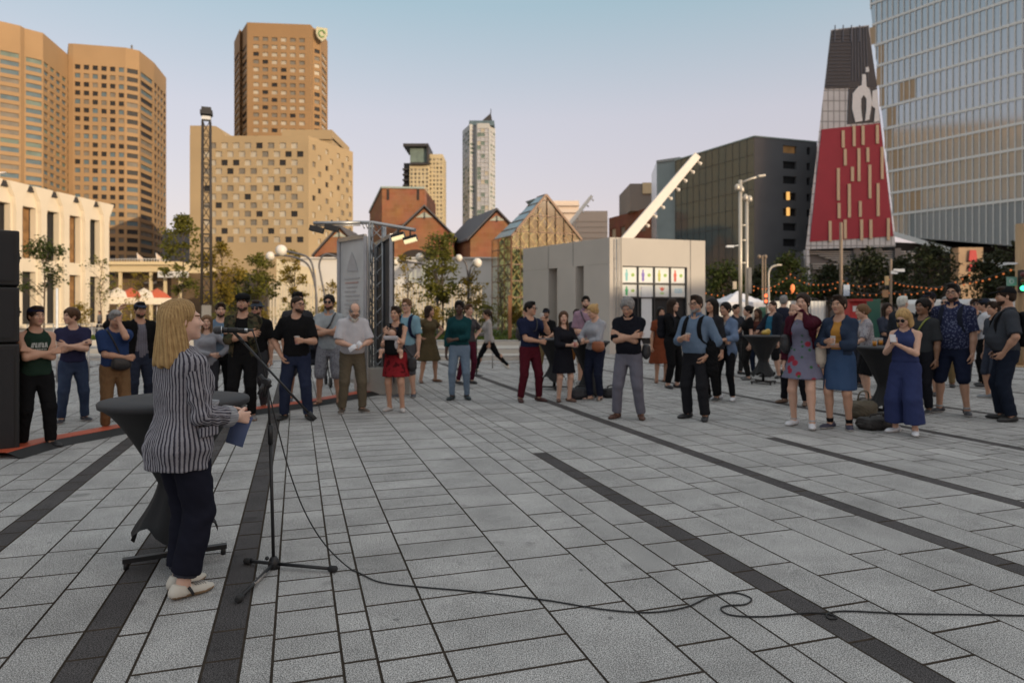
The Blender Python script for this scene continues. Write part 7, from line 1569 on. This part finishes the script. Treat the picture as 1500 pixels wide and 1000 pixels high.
def paired(r, p, A_):
    mb = MB(); q = A_(1094, 470)*Vector((1, 1, 0)) if False else Vector((A_(1094, 470).x, 0, 0)); mb.tube([q, q+Z*zat(292, 32)], .075, 10)
    for y in (290, 330, 352, 385): mb.tube([Vector((0, 0, zat(y, 32))), q+Z*zat(y, 32)], .05, 6)
    mb.build('second_shaft', M_polec, r)
    for nm, pth in (('arm', [(1085, 268), (1100, 262), (1114, 258)]),): mb = MB(); mb.tube([A_(x, y) for x, y in pth], .05, 8); mb.build(nm, M_polec, r)
    c = A_(1115, 258); mb = MB(); mb.box(c, (.34, .26, .12), R3=Matrix.Rotation(R(-8), 3, 'Y')); mb.build('lamp_head', M_polec, r, bevel=.03)
    for x, y in ((1080, 274), (1086, 277), (1092, 289), (1098, 291)): mb = MB(); mb.lathe([(.05, .14), (.12, .05), (.13, -.10), (.10, -.14)], A_(x, y), 12); mb.build('floodlight', M_polec, r)
    c = A_(1069, 361); mb = MB(); mb.box(c, (.34, .2, .09)); mb.tube([c, A_(1085, 359)], .025, 6); mb.build('side_lamp', M_white_s, r)
    mb = MB(); mb.box(A_(1097, 411), (.17, .26, 1.2)); mb.build('banner_box', mat('banner_grey', (.17, .16, .155), .6), r)
    mb = MB(); mb.box(A_(1076, 418), (.16, .12, .36)); mb.build('control_box', mat('box_cream', (.5, .42, .32), .6), r)
pole('light_mast', 'tall paired lamp mast with floodlights right of the pavilion', 1084.5, 32, 264, .085, M_polec, paired, 'light mast')
def twolamp(r, p, A_):
    mb = MB(); mb.tube([A_(1121, 376)*Vector((1, 1, 1)), Vector((A_(1121, 376).x, 0, 0))], .06, 8)
    for x in (1112, 1121): mb.ball(A_(x, 376), .14, 8)
    mb.build('lamp_arm', M_brownpole, r)
pole('street_lamp', 'thin brown double lamp post between the paired mast and the curved lamp', 1117, 46, 374, .06, M_brownpole, twolamp, 'street lamp')
def curved(r, p, A_):
    mb = MB(); mb.tube(curve_pts([Vector((0, 0, zat(420, 48))), A_(1126, 400), A_(1131, 391), A_(1141, 388)], 6), .07, 8); mb.box(A_(1141, 388), (.35, .2, .1)); mb.build('curved_arm', M_polec, r)
pole('street_lamp', 'grey street lamp with a curved arm in front of the dark glass building', 1126, 48, 418, .075, M_polec, curved, 'street lamp')
def sgn(r, p, A_): mb = MB(); c = A_(1240, 425, -.12); mb.box(c, (.34, .03, .62)); mb.build('sign_panel', mat('sign_bluewhite', (.42, .50, .62), .5, var=.4, scale=2), r)
pole('sign_pole', 'plain tall grey pole with a pale blue sign in front of the printed tower', 1232, 38, 326, .085, M_brownpole, sgn)
def sig(r, p, A_):
    mb = MB(); mb.box(A_(1299, 411, -.1), (.14, .14, .42)); mb.build('signal_box', mat('signal_yellow', (.60, .42, .20), .5), r, bevel=.02)
    for x, y, w_ in ((1317, 396, .52), (1310, 399, .30)): mb = MB(); mb.box(A_(x, y, -.08), (w_, .03, .14)); mb.build('street_sign', M_white_s, r)
    for y in (430,): mb = MB(); mb.box(A_(1297, y, -.14), (.20, .16, .34)); mb.build('pedestrian_signal', mat('signal_tan', (.36, .20, .10), .6), r)
pole('signal_pole', 'slim lit signal pole with small street signs in front of the louvred block', 1305, 32, 379, .055, M_brownpole, sig, 'signal pole')
def bigp(r, p, A_):
    mb = MB(); mb.box(A_(1482, 412, -.2), (.30, .02, .26)); s_ = mb.build('street_sign', mat('sign_green_pale', (.20, .34, .29), .5), r)
    mb = MB(); mb.tube([A_(1482, 412, -.216)+Vector((.06*math.cos(t), 0, .06*math.sin(t))) for t in np.linspace(0, 6.28, 13)], .010, 5, caps=False); mb.build('symbol', M_white_s, s_)
    mb = MB(); mb.box(A_(1500, 412, -.3), (.24, .2, .66)); tl = mb.build('traffic_light', M_blk, r, bevel=.02)
    for i, (m, y) in enumerate(((mat('lens_red_off', (.10, .02, .02), .3), 402), (mat('lens_amber_off', (.10, .06, .01), .3), 412), (mat('lens_green_lit', (.05, .9, .35), .3, emit=2.5), 422))): mb = MB(); mb.ball(A_(1499, y, -.42), .075, 10); mb.build('lens', m, tl)
    mb = MB(); mb.tube([A_(1494, 386, 0), A_(1479, 386, -.2)], .02, 6); mb.box(A_(1479, 386, -.2), (.3, .12, .06)); mb.build('camera_arm', M_white_s, r)
pole('traffic_light_pole', 'thick weathered wooden pole with a green traffic light and street sign at the right edge', 1494, 20, 328, .115, mat('sunlit_wood_pole', (.40, .27, .15), .8, var=.3, scale=2, stretch=(4, 4, .3)), bigp, 'traffic light')
def handsig(r, p, A_): mb = MB(); mb.box(A_(1122, 438, -.1), (.22, .16, .62)); s_ = mb.build('signal_head', M_blk, r); mb = MB(); mb.box(A_(1122, 433, -.19), (.15, .02, .18)); mb.box(A_(1122, 441, -.19), (.15, .02, .18)); mb.build('signal_lens', mat('hand_signal_lit', (1., .16, .05), .4, emit=1.3), s_)
pole('pedestrian_signal', 'short post with a lit orange pedestrian signal near the white tent', 1123, 40, 428, .05, M_brownpole, handsig, 'signal')
mb = MB(); p = base_at(747, 27); mb.box((p.x, p.y, 1.1), (.14, .10, 2.2)); mb.box((p.x, p.y-.01, 2.22), (.16, .14, .06)); o = mb.build('rust_post', mat('corten_steel', (.24, .11, .05), .85, var=.25, scale=4)); tag(o, 'rusty steel post in front of the glass atrium', 'post')
p = base_at(83.5, 24); mb = MB(); mb.tube([p, p+Z*zat(422, 24)], .035, 8); mb.lathe([(.12, 0), (.12, .03)], p, 12); o = mb.build('white_post', M_white_s); tag(o, 'slim pale post behind the young man with folded arms', 'post')
for i, (px, lb) in enumerate(((691, 'left one of two thin black stanchions behind the teal jumper'), (698, 'right one of two thin black stanchions behind the teal jumper'))):
    r = empty('stanchion', gnd(px, 549+i), 0, lb, 'stanchion', 'black stanchions'); mb = MB(); mb.tube([(0, 0, 0), (0, 0, 1.55)], .016, 8); mb.build('rod', M_blk, r); mb = MB(); mb.lathe([(.17, 0), (.17, .012), (.03, .03)], n=18); mb.build('base', M_blk, r)
# ================================================================== TENT, HOARDING, VEHICLES, BANNER, STRING LIGHTS
M_tent = mat('tent_white', (.72, .71, .74), .7, var=.03, bump=.1, bscale=4)
p = base_at(1080, 42); r = empty('market_tent', p, R(8), 'white peaked market tent beyond the crowd, right of the pavilion', 'tent'); hw = 1.45; zt_, ze_ = zat(426, 42), zat(443, 42)
mb = MB(); V = []; N_ = 10
for i in range(N_+1):
    for j in range(N_+1): x, y = -1+2*i/N_, -1+2*j/N_; f = max(abs(x), abs(y)); V.append((x*hw, y*hw, ze_+(zt_-ze_)*(1-f)**1.25*1.0))
mb.add(V, [(i*(N_+1)+j, (i+1)*(N_+1)+j, (i+1)*(N_+1)+j+1, i*(N_+1)+j+1) for i in range(N_) for j in range(N_)])
for s in (-1, 1): mb.bx((-hw, s*hw-.01, ze_-.28), (hw, s*hw+.01, ze_-.002)); mb.bx((s*hw-.01, -hw, ze_-.281), (s*hw+.01, hw, ze_-.001))
mb.build('canopy', M_tent, r)
for x in (-1, 1):
    for y in (-1, 1): mb = MB(); mb.tube([(x*hw*.98, y*hw*.98, 0), (x*hw*.98, y*hw*.98, ze_)], .025, 6); mb.build('leg', M_alu, r)
M_hoard = mat('hoarding_white', (.66, .65, .62), .6, var=.05)
r = empty('site_hoarding', (0, 0, 0), 0, 'white corrugated site hoarding behind the right half of the crowd', 'hoarding'); Y = 47; mb = MB(); x = xat(1040, Y); x1 = xat(1208, Y); zt_ = zat(441, Y); n = 60; V = []; F = []
for i in range(n+1): xx = x+(x1-x)*i/n; d = .03 if i % 2 else 0; V += [(xx, Y-d, 0), (xx, Y-d, zt_), (xx, Y+.08, 0), (xx, Y+.08, zt_)]
for i in range(n): a = i*4; F += [(a, a+4, a+5, a+1), (a+2, a+3, a+7, a+6), (a+1, a+5, a+7, a+3)]
mb.add(V, F); mb.build('panel', M_hoard, r); mb = MB()
for i in range(9): xx = x+(x1-x)*i/8; mb.bx((xx-.03, Y-.06, 0), (xx+.03, Y-.035, zt_+.03))
mb.build('post', M_alu, r)
def boxy(name, label, cat, px0, px1, yt, Y, dp, m, yb=None, deco=None):
    r = empty(name, (0, 0, 0), 0, label, cat); z0 = 0 if yb is None else zat(yb, Y); mb = MB(); mb.bx((xat(px0, Y), Y, z0), (xat(px1, Y), Y+dp, zat(yt, Y))); mb.build('body', m, r, bevel=.03)
    if deco: deco(r)
    return r
def redk(r):
    mb = MB(); mb.bx((xat(1249, 40), 39.97, zat(456, 40)), (xat(1266, 40), 39.99, zat(448, 40))); mb.build('notice_panel', M_white_s, r); mb = MB(); mb.bx((xat(1243, 40), 39.5, zat(441, 40)), (xat(1272, 40), 41.2, zat(438, 40))); mb.build('roof', mat('kiosk_red_roof', (.32, .02, .02), .5), r)
boxy('red_kiosk', 'small red kiosk with a white notice in the background right of the denim jacket', 'kiosk', 1245, 1270, 440, 40, 1.2, mat('kiosk_red', (.42, .02, .025), .5), None, redk)
boxy('green_panel', 'dark green panel beside the red kiosk', 'panel', 1264, 1290, 438, 43, .1, mat('panel_green', (.02, .10, .07), .6)); boxy('green_panel', 'small green panel in front of the hoarding near the far high table', 'panel', 1112, 1122, 446, 44, .1, mat('panel_green', (.02, .10, .07), .6))
M_tyre = M_rub; G_car = pane('car_glass', (.02, .022, .025), .06)
def van(label, px, Y, c, rz):
    r = empty('delivery_van', base_at(px, Y), rz, label, 'van', 'vehicles on the street at the right'); mb = MB(); prof = [(-2.6, .45), (-2.6, 2.1), (-2.4, 2.35), (.9, 2.35), (1.2, 2.25), (1.95, 1.35), (2.65, 1.1), (2.75, .8), (2.75, .45)]
    mb.prism([(x, -.95, z_) for x, z_ in prof], (0, 1.9, 0)); mb.build('body', mat('van_paint_%d' % int(c[0]*99), c, .3, var=.03), r, bevel=.06)
    mb = MB(); mb.prism([(1.0, -.965, 1.35), (1.75, -.965, 1.35), (1.15, -.965, 2.1), (.3, -.965, 2.1), (.3, -.965, 1.35)], (0, .02, 0)); mb.build('side_window', G_car, r)
    mb = MB(); mb.quad((1.26, -.8, 2.19), (1.26, .8, 2.19), (1.96, .85, 1.37), (1.96, -.85, 1.37)); mb.build('windscreen', G_car, r)
    for x in (-1.7, 1.75):
        for y in (-.88, .88): mb = MB(); mb.lathe([(.18, -.11), (.33, -.12), (.35, 0), (.33, .12), (.18, .11)], (x, y, .35), 18, M=Matrix.Rotation(math.pi/2, 3, 'X')); mb.build('wheel', M_tyre, r)
van('white delivery van seen behind the man in the navy patterned shirt', 1388, 42, (.68, .68, .66), .1); van('pale grey van at the right, beyond the white T-shirt and cap', 1462, 40, (.55, .55, .55), .05)
r = empty('street_banner', base_at(1425, 70), 0, 'red vertical banner hanging on a beige pier under the glass building', 'banner'); Y = 70; q = r.location
mb = MB(); mb.bx((xat(1407, Y)-q.x, .3, 0), (xat(1443, Y)-q.x, 1.6, zat(362, Y))); mb.build('pier', mat('beige_pier', (.38, .26, .16), .85, var=.2, scale=.6), r)
for y0, y1 in ((366, 383), (386, 397)): mb = MB(); mb.prism([(xat(1420, Y)-q.x, .1, zat(y1, Y)), (xat(1433, Y)-q.x, .1, zat(y1, Y)), (xat(1431, Y)-q.x, .1, zat(y0, Y)), (xat(1422, Y)-q.x, .1, zat(y0, Y))], (0, .06, 0)); mb.build('banner_cloth', mat('banner_red', (.45, .012, .012), .6, var=.1), r)
M_bulb = mat('bulb_warm', (1., .25, .05), .4, emit=.2)
def string(label, p0, p1, Y0, Y1, sag, n):
    r = empty('string_lights', (0, 0, 0), 0, label, 'string lights', 'strings of warm bulbs'); a, b = at(*p0, Y0), at(*p1, Y1); P = [a.lerp(b, t)-Z*(sag*4*t*(1-t)) for t in np.linspace(0, 1, n)]; mb = MB(); mb.tube(P, .012, 4); mb.build('wire', M_blk, r)
    bm = None
    for i, q in enumerate(P):
        if bm is None: mb = MB(); mb.ball((0, 0, 0), .038, 8); bm = mb.build('bulb', M_bulb, r); bm.location = q-Z*.07
        else: o = bm.copy(); COL.objects.link(o); o.location = q-Z*(.07+.03*math.sin(i*7)); o.parent = r
string('string of warm bulbs from the tent to the curved street lamp', (1034, 428), (1104, 424), 44, 42, .2, 9); string('string of warm bulbs rising from the curved lamp to a high point over the hoarding', (1098, 414), (1158, 400), 40, 42, .55, 11); string('string of warm bulbs from the high point over the hoarding to the grey sign pole', (1158, 400), (1234, 408), 42, 40, .5, 12)
string('lower string of warm bulbs over the hoarding', (1122, 422), (1232, 418), 43, 40, .35, 15); string('string of warm bulbs between the sign pole and the signal pole', (1234, 410), (1303, 408), 38, 34, .3, 9); string('lower string of warm bulbs from sign pole to signal pole', (1240, 424), (1303, 428), 38, 34, .15, 8); string('long string of warm bulbs from the signal pole to the wooden pole', (1306, 410), (1492, 388), 34, 24, .55, 24); string('lower string of warm bulbs right of the signal pole', (1310, 428), (1420, 400), 34, 30, .3, 13)
mb = MB(); c = at(1161, 423, 41); mb.lathe([(.02, .28), (.10, .2), (.13, 0), (.05, -.22), (.01, -.25)], c, 10); o = mb.build('lantern', mat('lantern_warm', (.8, .20, .06), .5, emit=.8)); tag(o, 'orange paper lantern hanging from the bulb strings', 'lantern')
# ================================================================== STEPS, LAWN, FENCE, RAILINGS, PLANTS
M_stepm = mat('pale_step_stone', (.46, .43, .38), .8, var=.08, scale=1.2, bump=.15, bscale=25)
mb = MB(); mb.bx((-19, 22.6, -.02), (.6, 23.6, .17)); mb.bx((-19, 23.6, -.02), (.6, 26.1, .33)); mb.bx((-19, 26.1, -.02), (.6, 26.5, .52)); o = mb.build('stone_steps', M_stepm); tag(o, 'long pale stone steps and kerb along the lawn', None, None, 'structure')
M_soil = mat('lawn_ground', (.055, .075, .022), .95, var=.4, scale=1.2)
o = MB().add([(-19, 26.5, .50), (.6, 26.5, .50), (.6, 41, .50), (-19, 41, .50), (-19, 41, -.05), (.6, 41, -.05), (-19, 26.5, -.05), (.6, 26.5, -.05)], [(0,1,2,3), (3,2,5,4), (1,7,5,2), (0,3,4,6)]).build('lawn', M_soil); tag(o, 'raised lawn bed behind the steps', None, None, 'structure')
def leafmat(name, c, tr=.35):
    m, N, L, P = newmat(name); a = N.new('ShaderNodeAttribute'); a.attribute_name = 'tone'; mx = N.new('ShaderNodeMix'); mx.data_type = 'RGBA'; L.new(a.outputs['Fac'], mx.inputs['Factor'])
    mx.inputs['A'].default_value = tuple(x*.55 for x in c)+(1,); mx.inputs['B'].default_value = (min(1, c[0]*1.6), min(1, c[1]*1.45), c[2]*1.2, 1); L.new(mx.outputs['Result'], P.inputs['Base Color']); P.inputs['Roughness'].default_value = .55; P.inputs['Specular IOR Level'].default_value = .25
    t = N.new('ShaderNodeBsdfTranslucent'); L.new(mx.outputs['Result'], t.inputs[0]); ms = N.new('ShaderNodeMixShader'); ms.inputs[0].default_value = tr; out = [n for n in N if n.type == 'OUTPUT_MATERIAL'][0]; L.new(P.outputs[0], ms.inputs[1]); L.new(t.outputs[0], ms.inputs[2]); L.new(ms.outputs[0], out.inputs[0]); return m
LM = {'fresh': leafmat('leaf_fresh', (.15, .155, .034), .45), 'yellow': leafmat('leaf_yellow', (.25, .195, .036), .45), 'deep': leafmat('leaf_deep', (.050, .072, .018)), 'dark': leafmat('leaf_dark', (.030, .040, .016), .2), 'grass': leafmat('leaf_grass', (.085, .13, .024), .25)}
M_bark = mat('bark', (.11, .08, .055), .9, var=.3, scale=8, bump=.5, bscale=25)
def leaves(name, C, size, m, parent, rng, up=.3, droop=0.):
    n = len(C); d = rng.normal(size=(n, 3)); d[:, 2] = d[:, 2]*.7-droop; d /= np.linalg.norm(d, axis=1)[:, None]; nn_ = rng.normal(size=(n, 3)); nn_[:, 2] += up; e = np.cross(d, nn_); e /= np.maximum(np.linalg.norm(e, axis=1), 1e-6)[:, None]
    s_ = size*rng.uniform(.6, 1.35, n)[:, None]; V = np.stack([C-d*s_*.5, C+e*s_*.28, C+d*s_*.55, C-e*s_*.28], 1).reshape(-1, 3); F = np.arange(4*n).reshape(n, 4)
    me = raw_mesh(name, V, F, [m]); a = me.attributes.new('tone', 'FLOAT', 'FACE'); a.data.foreach_set('value', np.clip(rng.normal(.42, .24, n), 0, 1).astype(np.float32)); return link(name, me, parent)
def tree(label, px, Y, y_top, y_bot, wpx, leaf, nleaf, size, seed, clumps=34, kind='tree', group='trees around the square', trunk=.07, cat='tree', zbase=0., spread=.34, bare=0.):
    rng = np.random.default_rng(seed); p = base_at(px, Y); p.z = zbase; r = empty(kind, p, 0, label, cat, group); z1, z0 = zat(y_top, Y)-zbase, max(.25, zat(y_bot, Y)-zbase); w_ = wpx*Y/2000; mb = MB(); hh_ = z1-z0
    mb.tube(curve_pts([(0, 0, -.05), (.03, 0, z0*.6), (rng.uniform(-.1, .1), rng.uniform(-.1, .1), z0+hh_*.35), (rng.uniform(-.15, .15), 0, z0+hh_*.8)], 4), [trunk*(1-.75*i/12) for i in range(13)], 7)
    cc = []; clumps = int(clumps*1.5)
    for i in range(clumps):
        t = rng.uniform(0, 1); zc = z0+hh_*(.06+.90*t); rr = w_*(math.sin(math.pi*min(1, .18+.80*t))**.7)*rng.uniform(.15, 1.0); a = rng.uniform(0, 6.28); c = np.array((rr*math.cos(a), rr*math.sin(a), zc)); cc.append(c)
        b = np.array((0, 0, max(z0*.7, zc-abs(rr)*rng.uniform(.6, 1.1)-.15))); mid = (b+c)/2+np.array((0, 0, .08*hh_*rng.uniform(-.3, .6))); mb.tube(curve_pts([b, mid, c], 3), [trunk*.32*(1-.8*k/6) for k in range(7)], 5, caps=False)
        for q in range(2): d = unit(rng.normal(size=3)+np.array((0, 0, .5)))*w_*spread*.9; mb.tube([mid, mid*.35+(c+d)*.65, c+d], [trunk*.13, trunk*.09, .004], 4, caps=False)
    mb.build('trunk' if kind == 'tree' else 'stem', M_bark, r)
    if nleaf:
        k = rng.integers(0, clumps, nleaf); sc = rng.uniform(.6, 1.3, clumps)[k][:, None]; g = rng.normal(size=(nleaf, 3)); g /= np.linalg.norm(g, axis=1)[:, None]; g *= rng.uniform(.1, 1.25, nleaf)[:, None]**.8
        leaves('crown' if kind == 'tree' else 'foliage', np.array(cc)[k]+g*sc*w_*spread*np.array((1, 1, .85)), size, LM[leaf], r, rng)
    return r
tree('sparse young tree in front of the theatre, beside the black speaker stack', 64, 44, 348, 432, 78, 'deep', 1500, .19, 1, 18, spread=.30)
tree('thin young tree with few leaves right of the theatre', 148, 40, 376, 446, 62, 'fresh', 330, .15, 2, 12, trunk=.045); tree('small sapling before the restaurant terrace', 205, 40, 394, 446, 40, 'yellow', 330, .13, 3, 10, trunk=.035)
tree('tall tree with dark spiky top left of the lattice mast', 266, 40, 312, 440, 66, 'fresh', 2300, .20, 4, 24, spread=.30); tree('yellow-green tree leaning into the lattice mast from the right', 324, 39, 350, 448, 66, 'yellow', 2000, .19, 5, 22, spread=.30); tree('bushy olive tree below the chequered block', 378, 41, 372, 452, 66, 'fresh', 1900, .19, 6, 22, spread=.32); tree('narrow yellow tree behind the pair of globe lamps', 430, 40, 364, 452, 50, 'yellow', 1100, .18, 7, 16, spread=.30); tree('small bush-like tree between mast and olive tree', 350, 43, 398, 456, 50, 'deep', 1100, .18, 17, 14, spread=.34)
tree('dense green tree in front of the large gabled house', 648, 33, 338, 446, 78, 'fresh', 3000, .17, 8, 26, spread=.30, zbase=.5); tree('sparse pale tree just right of the poster kiosk', 596, 33, 372, 452, 56, 'yellow', 520, .15, 9, 15, zbase=.5, trunk=.045); tree('wispy yellow tree between the dense tree and the atrium', 688, 34, 384, 456, 50, 'yellow', 720, .15, 10, 15, zbase=.5, trunk=.045); tree('bare pale tree with fine branches in front of the atrium', 735, 35, 388, 458, 44, 'yellow', 90, .12, 11, 26, zbase=.5, trunk=.05); tree('dry ornamental tuft of branches left of the kiosk', 487, 36, 412, 452, 38, 'yellow', 260, .14, 12, 16, zbase=.5, trunk=.04)
for i, (px, yt, wd, Y, lb) in enumerate(((1062, 384, 66, 62, 'round dark tree right of the pavilion'), (1112, 396, 56, 64, 'dark tree behind the double lamp post'), (1158, 376, 80, 60, 'broad dark tree below the dark glass building'), (1214, 388, 66, 62, 'dark tree left of the grey sign pole'), (1268, 368, 78, 58, 'dark tree between sign pole and signal pole'), (1322, 380, 70, 60, 'dark tree right of the slim signal pole'), (1366, 360, 86, 56, 'largest dark tree under the glass building'), (1452, 362, 74, 54, 'dark tree right of the red banner'), (1496, 352, 60, 50, 'dark tree behind the wooden traffic light pole'), (1560, 350, 80, 52, 'dark tree at the far right end of the row'))):
    tree(lb, px, Y, yt, 447, wd, 'dark' if i not in (0, 2) else 'deep', 2600, .30, 30+i, 24, group='dark trees along the street', trunk=.12, spread=.36)
for i, (px, Y, yt, wd, lf, lb) in enumerate(((118, 37, 447, 44, 'yellow', 'low yellow shrub below the theatre wall'), (190, 37, 444, 60, 'yellow', 'yellow flowering shrub by the restaurant terrace'), (250, 36, 447, 44, 'fresh', 'green shrub left of the lattice mast'), (322, 35, 444, 50, 'fresh', 'rounded shrub right of the lattice mast'), (372, 34, 446, 46, 'yellow', 'yellow-green shrub behind the bucket hat'), (440, 34, 444, 60, 'fresh', 'wide shrub behind the shaven-headed man'), (478, 33, 448, 40, 'yellow', 'small shrub left of the kiosk'), (590, 32, 449, 46, 'fresh', 'shrub right of the kiosk'), (632, 31, 447, 46, 'yellow', 'shrub at the foot of the dense tree'), (668, 32, 449, 44, 'deep', 'dark shrub behind the teal jumper'), (712, 31, 448, 48, 'fresh', 'shrub above the walking woman'), (752, 32, 450, 30, 'yellow', 'last shrub before the pavilion'))):
    tree(lb, px, Y, yt, 475, wd, lf, 900, .11, 60+i, 16, 'shrub', 'shrubs along the planting bed', .02, 'shrub', .48 if px > 200 or 1 else 0, .42)
rng = np.random.default_rng(3); n = 9000; C = np.stack([rng.uniform(-19, .6, n), 26.5+14.4*rng.uniform(0, 1, n)**1.4, np.full(n, .54)], 1); o = leaves('grass', C, .13, LM['grass'], None, rng, .0, -1.2); tag(o, 'short grass on the raised lawn', 'grass', None, 'stuff')
M_slat = mat('pale_fence_slat', (.58, .50, .38), .8, var=.15, scale=3)
mb = MB(); Y = 50; x = xat(395, Y); i = 0
while x < xat(705, Y): hh_ = zat(416, Y)+.12*math.sin(i*.7); mb.bx((x, Y, 0), (x+.14, Y+.04, hh_)); x += .22; i += 1
mb.bx((xat(395, Y), Y+.045, .6), (xat(705, Y), Y+.09, .72)); mb.bx((xat(395, Y), Y+.045, 2.6), (xat(705, Y), Y+.09, 2.72)); r = empty('slat_fence', (0, 0, 0), 0, 'tall pale slatted fence in front of the white boundary wall', 'fence'); mb.build('slats', M_slat, r)
mb = MB()
for px in range(400, 705, 38): mb.bx((xat(px, Y)-.06, Y+.1, 0), (xat(px, Y)+.06, Y+.2, 3.0))
mb.build('posts', M_slat, r)
def railing(label, px0, px1, Y0, Y1, zs, n):
    a, b = base_at(px0, Y0), base_at(px1, Y1); r = empty('steel_railing', (0, 0, 0), 0, label, 'railing', 'steel railings'); mb = MB()
    for zz in zs: mb.tube([a+Z*zz, b+Z*zz], .018, 6)
    mb.build('rails', M_steel, r)
    for i in range(n): q = a.lerp(b, i/(n-1)); mb = MB(); mb.tube([q, q+Z*(zs[-1]+.02)], .022, 6); mb.build('post', M_steel, r)
railing('low steel railing behind the left end of the crowd', 36, 262, 15.5, 16.5, (.15, .34, .55, .78), 6); railing('low steel railing between the mast and the kiosk', 300, 500, 17.5, 18, (.15, .34, .55, .78), 6); railing('low steel railing behind the olive dress and the teal jumper', 600, 762, 19.5, 19.5, (.15, .34, .55, .78), 5); railing('white street railing in the far left distance', 40, 190, 33, 34, (.3, .55, .80, 1.0), 9)
